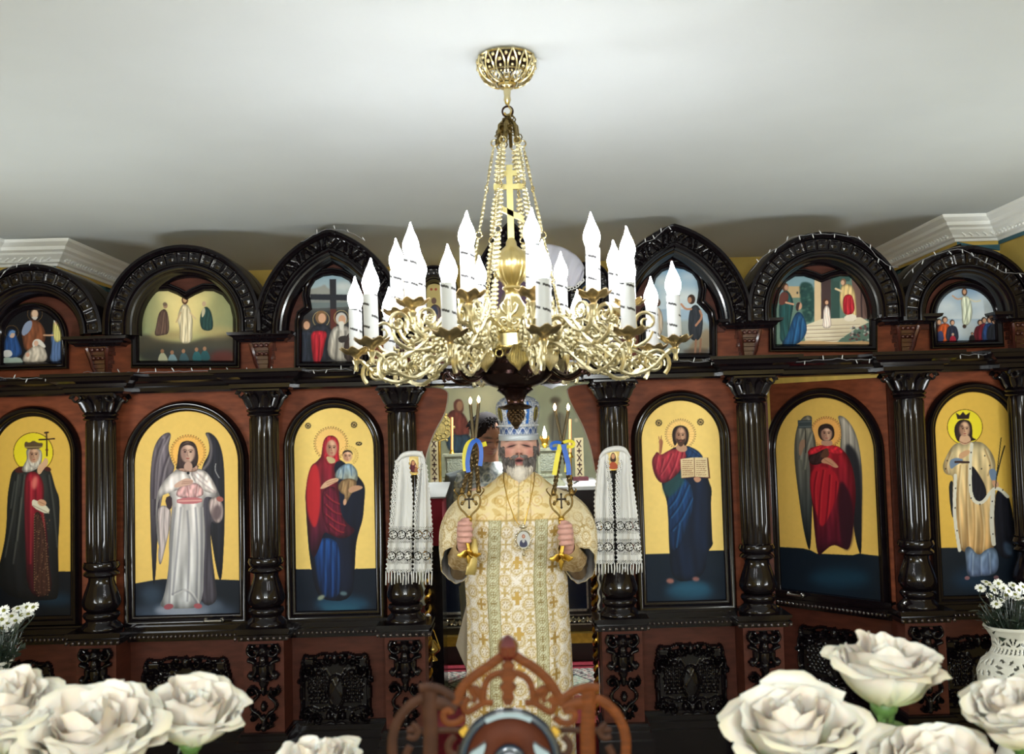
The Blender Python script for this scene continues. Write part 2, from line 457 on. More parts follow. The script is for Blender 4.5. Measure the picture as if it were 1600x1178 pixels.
# black stencilled frieze below the crown in the altar room
def frieze(name, x, sgn):
    m = MB(); xx = x+sgn*.004; z0, z1 = CEIL-.200, CEIL-.125
    def quad(a, b, w):
        (ya, za), (yb, zb) = a, b; d = Vector((yb-ya, zb-za)).normalized(); n = Vector((-d.y, d.x))*w/2
        m.box(0, 0, 0, 0, 0, 0) if False else m.add([(xx, ya+n.x, za+n.y), (xx, yb+n.x, zb+n.y), (xx, yb-n.x, zb-n.y), (xx, ya-n.x, za-n.y)], [(0, 1, 2, 3)])
    y = 4.2
    while y < 6.4:
        for k in range(2):
            a = y+k*.085
            quad((a, z0), (a+.085, z1), .009); quad((a, z1), (a+.085, z0), .009); quad((a, z0), (a+.085, z0), .009); quad((a, z1), (a+.085, z1), .009)
        zc = (z0+z1)/2; a = y+.225
        for k in range(5):
            t = math.pi*2*k/5+math.pi/2; m.add([(xx, a+.032*math.cos(t), zc+.032*math.sin(t)), (xx, a+.012*math.cos(t+.63), zc+.012*math.sin(t+.63)), (xx, a, zc), (xx, a+.012*math.cos(t-.63), zc+.012*math.sin(t-.63))], [(0, 1, 2, 3)])
        y += .28
    o = m.build(name, BLACKP, smooth=False); o['kind'] = 'structure'
frieze('trim_4', -2.02, 1); frieze('trim_5', 2.0, -1)
# ------------------------------------------------------------------ the carved iconostasis
YB, YP, YC, YF = 4.12, 4.112, 4.02, 3.93     # boards, paintings, column axes, pedestal fronts
def zat(px, py, Y): return at(px, py, Y).z
def xat(px, py, Y): return at(px, py, Y).x
Zc = {k: zat(415, y, 3.97) for k, y in dict(ent=608, neck0=636, neck1=650, sh0=873, ring=896, vase=950, base=966, ped=983).items()}
z_led0, z_led1 = zat(415, 1003, YF), zat(415, 983, YF)     # pedestal cornice
z_ent0, z_ent1 = zat(415, 607, 3.90), zat(415, 577, 3.90)
z_cap0, z_cap1 = zat(410, 531, 3.97), zat(410, 516, 3.97)
z_pl = zat(415, 1148, YF)
COLX = [(-68, 0), (158, 1), (414, 2), (630, 3), (962, 4), (1178, 5), (1426, 6), (1606, 7)]
cx = [xat(p, 760 if p > 0 else 780, YC) for p, _ in COLX]

BEADM = mat('glossy_carved_beads', (44, 32, 32), .16, coat=1)
# ---- columns: one prototype with its parts, then copies
def make_column():
    root = empty('carved_column', (cx[0], YC, 0))
    def bld(m, n, mt=DARK, par=root, smooth=True): return link(n, m.mesh(n, mt, smooth), par, world=False)
    n0, n1, s0, rg, vs, bs, pd, en = [Zc[k] for k in ('neck0', 'neck1', 'sh0', 'ring', 'vase', 'base', 'ped', 'ent')]
    # fluted shaft
    def flute(t, k): return 1-.075*(.5-.5*math.cos(12*t)) if 0 < k < 9 else 1
    m = MB(); prof = [(.056, s0)]+[(.0600-.0000*i, s0+.012+(n1-s0-.024)*i/7) for i in range(8)]+[(.056, n1)]
    m.lathe(prof, n=72, mod=lambda t, k: (1-.10*max(0, math.cos(12*t))**1.5) if 1 <= k <= 8 else 1); bld(m, 'fluted_shaft')
    m = MB(); h = n0-n1
    m.lathe([(.056, n1), (.066, n1+.002), (.070, n1+h*.18), (.066, n1+h*.34), (.061, n1+h*.4), (.070, n1+h*.55), (.072, n1+h*.68), (.066, n1+h*.84), (.058, n1+h*.95), (.056, n0)], n=32); bld(m, 'neck_ring')
    # capital with leaves and corner scrolls
    c = MB(); H = en-n0
    c.lathe([(.055, n0), (.058, n0+H*.3), (.068, n0+H*.6), (.085, n0+H*.85), (.088, n0+H*.9), (.05, n0+H*.9)], n=32)
    for k in range(10):
        t = 2*math.pi*k/10; ct, st = math.cos(t), math.sin(t)
        pts = [(r*ct, r*st, n0+H*z) for r, z in ((.058, 0), (.066, .25), (.074, .5), (.088, .66), (.092, .60), (.088, .54))]
        c.tube(pts, [.012, .016, .016, .012, .009, .004], 6, flat=(.5, 1))
    for sx in (-1, 1):
        for sy in (-1, 1):
            q = [(sx*(.07+.022*math.cos(a)*(1-a/14)), sy*.075, n0+H*.72+.02*math.sin(a)*(1-a/14)) for a in [j*.5 for j in range(16)]]
            c.tube(q, [.009*(1-j/22) for j in range(16)], 6)
    bld(c, 'leaf_capital', DARK2)
    a = MB(); a.box(-.086, .086, -.086, .086, n0+H*.9, en); bld(a, 'abacus', DARK, smooth=False)
    m = MB(); h = s0-rg
    m.lathe([(.056, s0+.004), (.068, s0), (.073, s0-h*.25), (.068, s0-h*.48), (.058, s0-h*.55), (.069, s0-h*.72), (.071, s0-h*.85), (.060, rg)], n=32); bld(m, 'shaft_ring')
    m = MB(); h = rg-vs
    m.lathe([(.052, rg), (.050, rg-h*.10), (.056, rg-h*.25), (.066, rg-h*.45), (.075, rg-h*.68), (.076, rg-h*.8), (.068, rg-h*.93), (.056, vs)], n=36); bld(m, 'turned_urn')
    m = MB(); h = vs-pd
    m.lathe([(.056, vs), (.069, vs-h*.08), (.073, vs-h*.2), (.068, vs-h*.33), (.061, vs-h*.42), (.061, vs-h*.5), (.073, vs-h*.62), (.082, vs-h*.78), (.082, vs-h*.9), (.074, pd)], n=36); bld(m, 'turned_foot')
    # pedestal: ledge with a bead row, board with a carved bracket, plinth
    m = MB(); y0 = YF-YC
    for (d, za, zb) in ((.0, z_led1-.012, z_led1), (-.012, z_led1-.022, z_led1-.012), (.0, z_led1-.036, z_led1-.026), (-.02, z_led0, z_led1-.022)):
        m.box(-.112-d*.6, .112+d*.6, y0-d*-1 if False else y0-d, .09, za, zb)
    bld(m, 'pedestal_ledge', DARK, smooth=False)
    b = MB()
    for k in range(9): b.sphere((-.104+.026*k, y0-.004, z_led0+.014), .0080, 8, 6)
    bld(b, 'bead_row', BEADM)
    m = MB(); m.box(-.082, .082, y0+.035, .09, z_pl, z_led0); bld(m, 'pedestal_board', BROWN2, smooth=False)
    m = MB()
    for (d, za, zb) in ((0, 0, z_pl-.06), (.012, z_pl-.06, z_pl-.03), (.024, z_pl-.03, z_pl-.018), (.018, z_pl-.018, z_pl-.006), (.032, z_pl-.006, z_pl)):
        m.box(-.112+d*.6, .112-d*.6, y0-.02+d, .09, za, zb)
    bld(m, 'plinth', DARK, smooth=False)
    w, H = .150, (z_led0-z_pl)*.96; R = Relief(w, H, .0034); c_ = w/2
    Y = lambda f: H*f
    R.flat(.015, w-.015, Y(.975), Y(1.0), .018)
    R.dome(c_, Y(.905), .024, .026, .04); R.dome(c_, Y(.90), .012, .012, .05)
    for s_ in (-1, 1):
        R.line([(c_+s_*.055, Y(.97)), (c_+s_*.066, Y(.9)), (c_+s_*.045, Y(.84)), (c_+s_*.02, Y(.86)), (c_+s_*.03, Y(.92))], .017, .026)
        R.spiral(c_+s_*.047, Y(.93), .016, 1.5, s_*1.2, .009, .03)
        R.line([(c_+s_*.058, Y(.80)), (c_+s_*.03, Y(.77)), (c_+s_*.03, Y(.66)), (c_+s_*.05, Y(.60))], .02, .024)
        R.dome(c_+s_*.054, Y(.63), .013, .014, .026); R.dome(c_+s_*.035, Y(.72), .012, .03, .02)
        R.spiral(c_+s_*.047, Y(.445), .021, 1.0, -s_*1.3, .012, .03)
        R.line([(c_+s_*.03, Y(.47)), (c_+s_*.018, Y(.40)), (c_+s_*.05, Y(.33)), (c_+s_*.052, Y(.25)), (c_+s_*.02, Y(.20)), (c_+s_*.006, Y(.13))], .015, .024)
        R.spiral(c_+s_*.043, Y(.15), .017, 2.0, s_*1.2, .010, .028)
        R.spiral(c_+s_*.022, Y(.05), .015, 0, s_*1.2, .010, .024)
    R.dome(c_, Y(.80), .018, .03, .034); R.dome(c_, Y(.69), .024, .05, .03); R.line([(c_-.03, Y(.76)), (c_, Y(.745)), (c_+.03, Y(.76))], .012, .036)
    R.dome(c_, Y(.56), .02, .03, .03); R.line([(c_-.035, Y(.585)), (c_, Y(.57)), (c_+.035, Y(.585))], .012, .036); R.dome(c_, Y(.47), .011, .03, .026)
    R.dome(c_, Y(.275), .014, .022, .03); R.dome(c_, Y(.11), .012, .03, .026); R.dome(c_, Y(.03), .012, .018, .024)
    m = R.mb(lambda u, v, h: (u-w/2, y0+.034-h, z_pl+H*.02+v)); bld(m, 'carved_bracket', DARK2)
    return root
col0 = make_column()
CL = ['dark carved column at the frame edge beside the crowned saint holding a cross', 'dark fluted column between the crowned saint with a cross and the white-robed angel icon',
      'dark fluted column between the white-robed angel and the Mother-and-Child icon', 'dark column beside the doorway, behind the lace towel with the Mother-and-Child card',
      'dark column beside the doorway, behind the lace towel with the bearded-man card', 'dark fluted column between the book-holding icon and the ajar door with the red angel',
      'dark fluted column between the ajar red-angel door and the crowned saint with palm leaves', 'dark carved column at the frame edge behind the openwork vase']
for i in range(8):
    o = col0 if i == 0 else dup(col0)
    o.location = (cx[i], YC, 0); tag(o, CL[i], 'column', 'carved columns of the iconostasis')

# ---- bays between the columns: board, ledge, carved base panel
FRAME = [(-.005, -.002), (-.005, .006), (.002, .014), (.008, .014), (.013, .026), (.020, .034), (.028, .035), (.034, .028), (.037, .018), (.041, .012), (.041, -.004)]
FRAME2 = [(-.004, -.002), (-.004, .006), (.003, .012), (.008, .022), (.014, .026), (.019, .024), (.022, .016), (.026, .016), (.029, .010), (.029, -.004)]
def carved_panel_relief():
    W, H = .325, .325; R = Relief(W, H, .0036); c = W/2
    R.flat(.03, W-.03, .03, H-.035, .004)
    for k in range(-16, 17):
        a = k*.0165
        for s_ in (-1, 1):
            p = [(c+a-s_*.16, .015), (c+a+s_*.16, .015+.32*1.7)]
            pts = [(x, y) for x, y in [(p[0][0]+(p[1][0]-p[0][0])*t/40, p[0][1]+(p[1][1]-p[0][1])*t/40) for t in range(41)] if .045 < x < W-.045 and .10 < y < .255 and abs(x-c) > .034]
            if len(pts) > 1: R.line([pts[0], pts[-1]], .0055, .011, sm=0)
    R.dome(c, .155, .036, .070, .008); R.line([(c+.036*math.cos(t*.314), .155+.068*math.sin(t*.314)) for t in range(21)], .010, .018, sm=0)
    for s_ in (-1, 1):
        R.spiral(c+s_*.03, H-.045, .024, 1.57, -s_*1.3, .012, .026); R.spiral(c+s_*.075, H-.05, .022, 0, s_*1.4, .011, .024)
        R.line([(c+s_*.01, H-.02), (c+s_*.05, H-.008), (c+s_*.10, H-.03), (c+s_*.13, H-.012), (c+s_*.14, H-.05)], .013, .022)
        R.spiral(c+s_*.115, H-.085, .026, 2.5, s_*1.4, .013, .03); R.spiral(c+s_*.145, H-.12, .015, .3, s_*1.2, .010, .026)
        R.line([(c+s_*.135, H-.05), (c+s_*.148, H-.09), (c+s_*.140, .20), (c+s_*.148, .15), (c+s_*.140, .10), (c+s_*.150, .05)], .014, .02)
        R.dome(c+s_*.125, H-.10, .012, .014, .03); R.dome(c+s_*.07, H-.09, .016, .012, .02)
        R.spiral(c+s_*.125, .055, .026, -1, -s_*1.3, .013, .03); R.spiral(c+s_*.08, .04, .022, 2, s_*1.3, .012, .028)
        R.line([(c, .06), (c+s_*.03, .09), (c+s_*.07, .075), (c+s_*.11, .095), (c+s_*.13, .08)], .013, .022)
        R.line([(c, .02), (c+s_*.03, .03), (c+s_*.05, .01), (c+s_*.1, .018), (c+s_*.14, .012)], .016, .02)
        R.dome(c+s_*.03, .055, .012, .02, .026); R.dome(c+s_*.155, .20, .010, .012, .02)
    R.dome(c, H-.03, .016, .026, .03); R.dome(c, .05, .016, .024, .028)
    m = R.mb(lambda u, v, h: (u-W/2, -h, v-H/2)); return m.mesh('carved_lattice_panel', DARK2, True)
CARV = carved_panel_relief()
z_bled1 = zat(520, 968, YB-.06); z_bled0 = zat(520, 992, YB-.06)
zc_panel = zat(525, 1077, YB)
def bay(root, x0, x1, pcx, zs=1.0, stretch=1.0, top=None, door=False):
    """x0..x1 local to root (depth 0 = board face)"""
    def bld(m, n, mt=DARK, smooth=False, par=root): return link(n, m.mesh(n, mt, smooth), par, world=False)
    zt = top if top else z_ent0+.01
    bld(MB().box(x0, x1, 0, .035, z_bled0, zt), 'backboard', BROWN)
    bld(MB().box(x0, x1, .0, .035, z_pl-.02, z_bled0), 'base_board', BROWN2)
    m = MB()
    for (d, za, zb) in ((.045, z_bled1-.010, z_bled1), (.060, z_bled1-.022, z_bled1-.010), (.052, z_bled1-.034, z_bled1-.022), (.068, z_bled0+.006, z_bled1-.034), (.040, z_bled0-.012, z_bled0+.006)):
        m.box(x0, x1, -d, 0, za, zb)
    bld(m, 'ledge', DARK)
    b = MB(); n = int((x1-x0)/.019)
    for k in range(n): b.sphere((x0+.01+.019*k, -.071, z_bled0+.013), .0070, 8, 6)
    bld(b, 'bead_row', BEADM, True)
    o = link('carved_lattice_panel', CARV, root, world=False); o.location = (pcx, -.001, zc_panel); o.scale = (stretch, 1, 1)
    m = MB()
    for (d, za, zb) in ((.05, 0 if not door else .05, z_pl-.07), (.035, z_pl-.07, z_pl-.04), (.022, z_pl-.04, z_pl-.03), (.03, z_pl-.03, z_pl-.016), (.012, z_pl-.016, z_pl)):
        m.box(x0, x1, -d, .03, za, zb)
    bld(m, 'plinth', DARK)
    return root
def bay_at(i, label, pxc, cat='panel', name='iconostasis_bay', door=False, stretch=1.0):
    x0, x1 = cx[i]+.0, cx[i+1]-.0; xc = (x0+x1)/2
    r = empty(name, (xc, YB, 0), 0, label, cat, None)
    bay(r, x0-xc+.02, x1-xc-.02, xat(pxc, 1077, YB)-xc, door=door, stretch=stretch); return r
bays = {}
bays[0] = bay_at(0, 'brown wooden bay under the crowned saint holding a cross', 30)
bays[1] = bay_at(1, 'closed wooden side door carrying the white-robed angel icon', 292, 'door', 'side_door', True, 1.25)
bays[2] = bay_at(2, 'reddish-brown wooden bay carrying the Mother-and-Child icon', 525)
bays[4] = bay_at(4, 'reddish-brown wooden bay carrying the icon with an open book', 1080)
bays[6] = bay_at(6, 'brown wooden bay behind the openwork vase, with the palm-leaf saint', 1530)
# the side door standing ajar, hinged at the right, swung into the altar room
TH = math.radians(48.0); hx = xat(1398, 900, YB)
HINGE = Vector((hx, YB, 0)); DW = .575
r5 = empty('side_door', HINGE, -TH, 'wooden side door standing ajar, carrying the red-cloaked angel icon', 'door')
bay(r5, -DW, 0, -DW/2, top=z_ent0-.012, door=True, stretch=1.25)
bays[5] = r5
# jamb strip beside the ajar door
x5 = cx[5]*(YB/YC); link('jamb_board', MB().box(hx-bays[6].location.x+.004, cx[6]-bays[6].location.x+.03, -.005, .03, z_bled0, z_ent0+.01).mesh('jamb_board', BROWN2, False), bays[6], world=False)
link('jamb_board', MB().box(cx[5]-.03-bays[4].location.x, xat(1204, 760, YB)-bays[4].location.x, -.005, .03, .0, z_ent0+.01).mesh('jamb_board', BROWN2, False), bays[4], world=False)
def handle(root, x, z):
    m = MB(); m.tube([(x-.034, -.06, z), (x-.034, -.085, z), (x+.034, -.085, z), (x+.034, -.06, z)], .006, 8)
    m.sphere((x-.034, -.07, z), .012); m.sphere((x+.034, -.07, z), .012)
    link('door_handle', m.mesh('door_handle', mat('steel_handle', (150, 148, 145), .25, metal=1.0)), root, world=False)['label'] = 'metal pull handle'
handle(bays[1], xat(343, 981, YB)-bays[1].location.x, z_bled1+.012)
handle(r5, -DW+.14, z_bled1-.008)

# ---- paintings in frames
def plane_of(root):
    a = root.rotation_euler[2]; U = Vector((math.cos(a), math.sin(a), 0)); N = Vector((math.sin(a), -math.cos(a), 0))
    return Vector((root.location.x, root.location.y, 0)), U, N
class Icon:
    def __init__(s, name, label, cat, at_root, off, path_px=None, arch_px=None, step=.0023, base=(236, 196, 96), frame=FRAME, group=None, framemat=DARK, depth=0.0):
        O, U, N = plane_of(at_root); O = O+N*off; s.O, s.U = O, U
        P = Paint(O, U, (0, 0, 1), 0, 1, 0, 1, 1, (0, 0, 0)); 
        s.root = empty(name, O, at_root.rotation_euler[2], label, cat, group)
        conv = lambda pts: [tuple(p) for p in P.cell(pts)]
        if arch_px is not None:
            x0, x1, yt, yb = arch_px; xm = (x0+x1)/2
            (a, _), (b, _) = conv([(x0, (yt+yb)/2), (x1, (yt+yb)/2)]); zt = conv([(xm, yt)])[0][1]; zb = conv([(xm, yb)])[0][1]
            path = arch_path(a, b, zb, zt, 30)
        else: path = smooth_path(conv(path_px))
        s.path = path
        us = [p[0] for p in path]; vs = [p[1] for p in path]
        s.p = Paint(O, U, (0, 0, 1), min(us)-.004, max(us)+.004, min(vs)-.004, max(vs)+.004, step, base)
        m = MB(); rows = sweep(path, frame, 0); m.grid(rows, closed=True)
        f = link('frame', m.mesh('frame', framemat, True), s.root, world=False)
    def done(s):
        loc = s.O; p = s.p
        me = p.mesh('painting', ICONP, keep=s.path)
        n = len(me.vertices); co = np.empty(n*3); me.vertices.foreach_get('co', co); co = co.reshape(-1, 3)-np.array(s.O)
        U = np.array(s.U); loc2 = np.stack([co@U, np.full(n, -.0006), co[:, 2]], 1)
        me.vertices.foreach_set('co', loc2.reshape(-1)); me.update()
        return link('painting', me, s.root, world=False)
def smooth_path(pts):
    out = [pts[0]]
    for i in range(1, len(pts)-1):
        a, b, c = Vector(pts[i-1]), Vector(pts[i]), Vector(pts[i+1])
        out.append(tuple(b))
    out.append(pts[-1]); return out

# ---- entablature beam, its blocks over the columns, attic board and corbels
xL, xR = cx[0]-.1, cx[7]+.1
ent = empty('entablature_beam', (0, YB, 0), 0, 'long dark moulded beam running above all the columns', 'beam')
hE = z_ent1-z_ent0
PR = [(.075, 0), (.085, .10), (.085, .30), (.10, .36), (.105, .50), (.125, .62), (.135, .80), (.150, .84), (.150, 1.0)]
m = MB(); rows = [[(x, -d, z_ent0+hE*f) for x in (xL, xR)] for d, f in PR]; rows = [[(x, .05, z_ent0) for x in (xL, xR)]]+rows+[[(x, .05, z_ent1) for x in (xL, xR)]]
m.grid(rows); link('moulded_beam', m.mesh('moulded_beam', DARK, False), ent, world=False)
for i in range(8):
    m = MB(); w = .115
    prev = [(cx[i]-w, .05, z_ent0-.001), (cx[i]+w, .05, z_ent0-.001)]
    rows = []
    for d, f in PR:
        e = d-.075; z = z_ent0-.001+(hE+.004)*f
        rows.append([(cx[i]-w-e, 0, z), (cx[i]-w-e, -d-.085, z), (cx[i]+w+e, -d-.085, z), (cx[i]+w+e, 0, z)])
    m.grid(rows); m.add(rows[-1], [(0, 1, 2, 3)]); m.add(rows[0], [(3, 2, 1, 0)])
    link('cornice_block', m.mesh('cornice_block', DARK, False), ent, world=False)
attic = empty('attic_board', (0, YB, 0), 0, 'brown board above the beam that carries the small arched icons', 'panel')
z_at = z_cap1+.02
link('board', MB().box(xL, xR, -.004, .03, z_ent1-.01, z_at).mesh('board', BROWN, False), attic, world=False)
def corbel_mesh():
    m = MB(); h = z_cap0-z_ent1
    for k in range(7):
        f = k/6; w = .030+.016*f+(.006 if k in (3, 5) else 0); d = .03+.035*f
        m.box(-w, w, -d, .0, z_ent1+h*k/7, z_ent1+h*(k+1)/7-.002)
    for s_ in (-1, 1):
        m.tube([(s_*x, y, z_ent1+h*z) for x, y, z in ((.02, -.035, .05), (.03, -.05, .3), (.034, -.06, .55), (.040, -.075, .8), (.045, -.08, .95))], [.006, .008, .009, .010, .008], 6)
    for k in range(3): m.sphere(((k-1)*.022, -.072, z_ent1+h*.88), .009, 8, 6); m.sphere(((k-1)*.019, -.064, z_ent1+h*.6), .008, 8, 6)
    return m.mesh('corbel', mat('reddish_corbel_varnish', (74, 36, 28), .25, coat=.6), True)
def cap_mesh():
    m = MB(); h = z_cap1-z_cap0; w = .095
    rows = []
    for d, f in ((.07, -.02), (.075, .15), (.088, .3), (.092, .5), (.108, .7), (.112, 1.0)):
        e = d-.07; z = z_cap0+h*f; rows.append([(-w-e, 0, z), (-w-e, -d, z), (w+e, -d, z), (w+e, 0, z)])
    m.grid(rows); m.add(rows[-1], [(0, 1, 2, 3)]); m.add(rows[0], [(3, 2, 1, 0)]); return m.mesh('corbel_cap', DARK, False)
CM, CPM = corbel_mesh(), cap_mesh()
for i in range(8):
    for me_, n_ in ((CM, 'corbel'), (CPM, 'corbel_cap')):
        o = link(n_, me_, attic, world=False); o.location = (cx[i]*(4.08/4.02), 0, 0)

# ---- arched hoods over the small icons
def hood_path(kind, pc, px0, px1, pyb, pyt, Y, n=36):
    a, b = at(px0, pyb, Y), at(px1, pyb, Y); t = at(pc, pyt, Y); x0, x1 = a.x, b.x; zb = (a.z+b.z)/2; w = (x1-x0)/2; xc = (x0+x1)/2; h = t.z-zb
    if kind == 'round':
        st = max(0, h-w); P = []
        if st > .004: P.append((x0, zb))
        for i in range(n+1):
            th = math.pi*(1-i/n); P.append((xc+w*math.cos(th), zb+st+min(w, h)*math.sin(th)))
        if st > .004: P.append((x1, zb))
        return P
    R = (w*w+h*h)/(2*w); P = []
    c1 = x0+R; th = math.asin(h/R) if R > 0 else 0
    for i in range(n//2+1):
        a_ = math.pi-th*i/(n//2); P.append((c1+R*math.cos(a_), zb+R*math.sin(a_)))
    c2 = x1-R
    for i in range(1, n//2+1):
        a_ = th*(1-i/(n//2)); P.append((c2+R*math.cos(a_), zb+R*math.sin(a_)))
    return P
def resample(P, n):
    L = [0]
    for a, b in zip(P[:-1], P[1:]): L.append(L[-1]+math.hypot(b[0]-a[0], b[1]-a[1]))
    out = []; j = 0
    for i in range(n+1):
        s = L[-1]*i/n
        while j < len(L)-2 and L[j+1] < s: j += 1
        t = (s-L[j])/max(1e-9, L[j+1]-L[j]); out.append((P[j][0]+(P[j+1][0]-P[j][0])*t, P[j][1]+(P[j+1][1]-P[j][1])*t))
    return out, L[-1]
def hood(kind, pc, px0, px1, pyb, pyt, label, band=.078, style='diamond', Yf=4.0, group='arched hoods of the iconostasis'):
    P = hood_path(kind, pc, px0, px1, pyb, pyt, Yf); xc = at(pc, pyb, Yf).x
    r = empty('arched_hood', (xc, YB, 0), 0, label, 'arch', group)
    dz = YB-Yf
    P = [(x-xc, z) for x, z in P]
    big = band > .05; k = band/.078
    prof = [(0.0, -.10), (0.0, dz), (-.004*k, dz+.018*k), (-.016*k, dz+.022*k), (-.022*k, dz+.004), (-.026*k, dz)]
    m = MB(); m.grid(sweep(P, prof, 0, closed=False)); link('outer_moulding', m.mesh('outer_moulding', DARK, True), r, world=False)
    # carved band: relief following the arch
    Q, L = resample(P, max(40, int(L_ / .0042)) if (L_ := sum(math.hypot(b[0]-a[0], b[1]-a[1]) for a, b in zip(P[:-1], P[1:]))) else 40)
    nb = 16; cell = .058*k; ncell = max(4, int(round(L/cell)))
    offs = [-(.026+.052*j/nb)*k for j in range(nb+1)]
    base = sweep(Q, [(o, 0) for o in offs], 0, closed=False); rows = []
    for j in range(nb+1):
        v = j/nb; row = []
        for i in range(len(Q)):
            s = i/(len(Q)-1)*ncell; f = s-math.floor(s); c = int(math.floor(s))
            if style == 'tri':        # alternating triangles
                up = abs(f-.5)*2; e = abs(up-(v if c % 2 else 1-v)); hgt = .010*min(1, e*2.2)*(1 if 0.08 < v < .92 else .2)
                if e < .09: hgt = .012
            else:                     # framed squares with a small lozenge
                q = max(abs(f-.5), abs(v-.5))*2; l = (abs(f-.5)+abs(v-.5))*2
                hgt = .004 if .70 < q < .9 else (.004*max(0, 1-l*1.6) if q < .7 else 0)
            p = base[j][i]; row.append((p[0], -(dz-.012)-hgt*k, p[2]))
        rows.append(row)
    m = MB(); m.grid(rows); link('carved_band', m.mesh('carved_band', DARK2, True), r, world=False)
    prof = [(-.078*k, dz-.014), (-.080*k, dz+.002), (-.086*k, dz+.004), (-.092*k, dz-.006), (-.098*k, dz-.006), (-.104*k, dz-.02), (-.112*k, dz-.022), (-.118*k, dz-.04), (-.126*k, dz-.05), (-.128*k, -.01)]
    m = MB(); m.grid(sweep(P, prof, 0, closed=False)); link('inner_moulding', m.mesh('inner_moulding', DARK, True), r, world=False)
    # board that closes the arch
    B = [(p[0], p[2]) for p in sweep(P, [(-.10*k, 0)], 0, closed=False)[0]]
    poly = [(B[0][0], P[0][1]-.03)]+B+[(B[-1][0], P[-1][1]-.03)]
    link('tympanum_board', MB().extrude(poly[::-1], -.022, .02).mesh('tympanum_board', BROWN2, False), r, world=False)
    Bk = [(P[0][0], P[0][1])]+P[1:]
    link('back_board', MB().extrude(P[::-1], -.02, .0).mesh('back_board', DARK, False), r, world=False)
    return r
hoods = {}
hoods[0] = hood('round', 47, -66, 163, 522, 412, 'round dark hood over the small nativity icon')
hoods[1] = hood('round', 285, 161, 410, 520, 382, 'round carved hood over the three-figure mountain icon')
hoods[2] = hood('pointed', 517, 396, 637, 517, 357, 'pointed carved hood over the icon with a large cross', style='tri')
hoods[4] = hood('pointed', 1056, 940, 1178, 506, 349, 'pointed carved hood over the riverside icon', style='tri')
hoods[5] = hood('round', 1291, 1166, 1416, 498, 362, 'round carved hood over the temple-steps icon')
hoods[6] = hood('round', 1510, 1408, 1622, 498, 384, 'round dark hood over the small ascension icon')
hoods[3] = hood('pointed', 796, 722, 882, 516, 343, 'pointed hood above the doorway, behind the chandelier', band=.06, style='tri', Yf=3.98)
hoods[7] = hood('round', 681, 642, 716, 520, 414, 'narrow round hood to the chandelier\'s left, with a tiny gold icon', band=.04, Yf=4.03)
hoods[8] = hood('round', 921, 887, 956, 512, 408, 'narrow round hood to the chandelier\'s right, with a dark blue icon', band=.04, Yf=4.03)

# ---- curved boards beside the royal doorway
door = empty('doorway_surround', (0, YB, 0), 0, 'curved brown boards framing the central doorway', 'doorway')
def board(pts, nm):
    P = [at(x, y, YB) for x, y in smooth_pts(pts, 2, False)]; q = [(p.x, p.z) for p in P]
    link(nm, MB().extrude(q, -.012, .02).mesh(nm, BROWN, False), door, world=False)
    # pale painted edge
    m = MB(); k = [p for p in q]
    return q
qa = board([(640, 606), (700, 606), (699, 628), (694, 648), (682, 668), (672, 690), (664, 718), (661, 752), (640, 752)], 'curved_board')
qb = board([(952, 600), (886, 602), (888, 620), (899, 642), (911, 664), (922, 694), (927, 718), (931, 742), (952, 748)], 'curved_board')
EDGE = mat('pale_raw_edge', (206, 204, 196), .6)
for q in (qa, qb):
    k = q[3:-4]; m = MB(); m.tube([(p[0], .004, p[1]) for p in k], .006, 6, flat=(2.6, .8)); link('pale_edge', m.mesh('pale_edge', EDGE, True), door, world=False)
hd = [at(x, y, YB) for x, y in [(694, 596), (886, 592), (886, 602), (872, 603), (862, 608), (850, 603), (840, 600), (800, 594), (760, 598), (748, 604), (736, 607), (728, 606), (694, 607)]]
link('scalloped_header', MB().extrude([(p.x, p.z) for p in hd][::-1], -.012, .02).mesh('scalloped_header', DARK, False), door, world=False)
for (pa, pb) in ((663, 640), (934, 957)):   # jambs below, towards the floor
    a, b = at(pa, 985, YB).x, at(pb, 985, YB).x
    link('door_jamb', MB().box(min(a, b), max(a, b), -.02, .03, 0, z_bled1).mesh('door_jamb', DARK, False), door, world=False)
# ------------------------------------------------------------------ the brass chandelier
CH = at(802, 500, 2.24); CHX = CH.x; CHY = 2.24
def cz(py, Y=2.24): return at(802, py, Y).z
ch = empty('chandelier', (CHX, CHY, CEIL), 0, 'large brass chandelier with scrolled arms and twenty white electric candles', 'chandelier')
def cb(m, n, mt, par=ch, smooth=True): return link(n, m.mesh(n, mt, smooth), par, world=False)
o_ = CEIL
def L(py, Y=2.24): return cz(py, Y)-o_
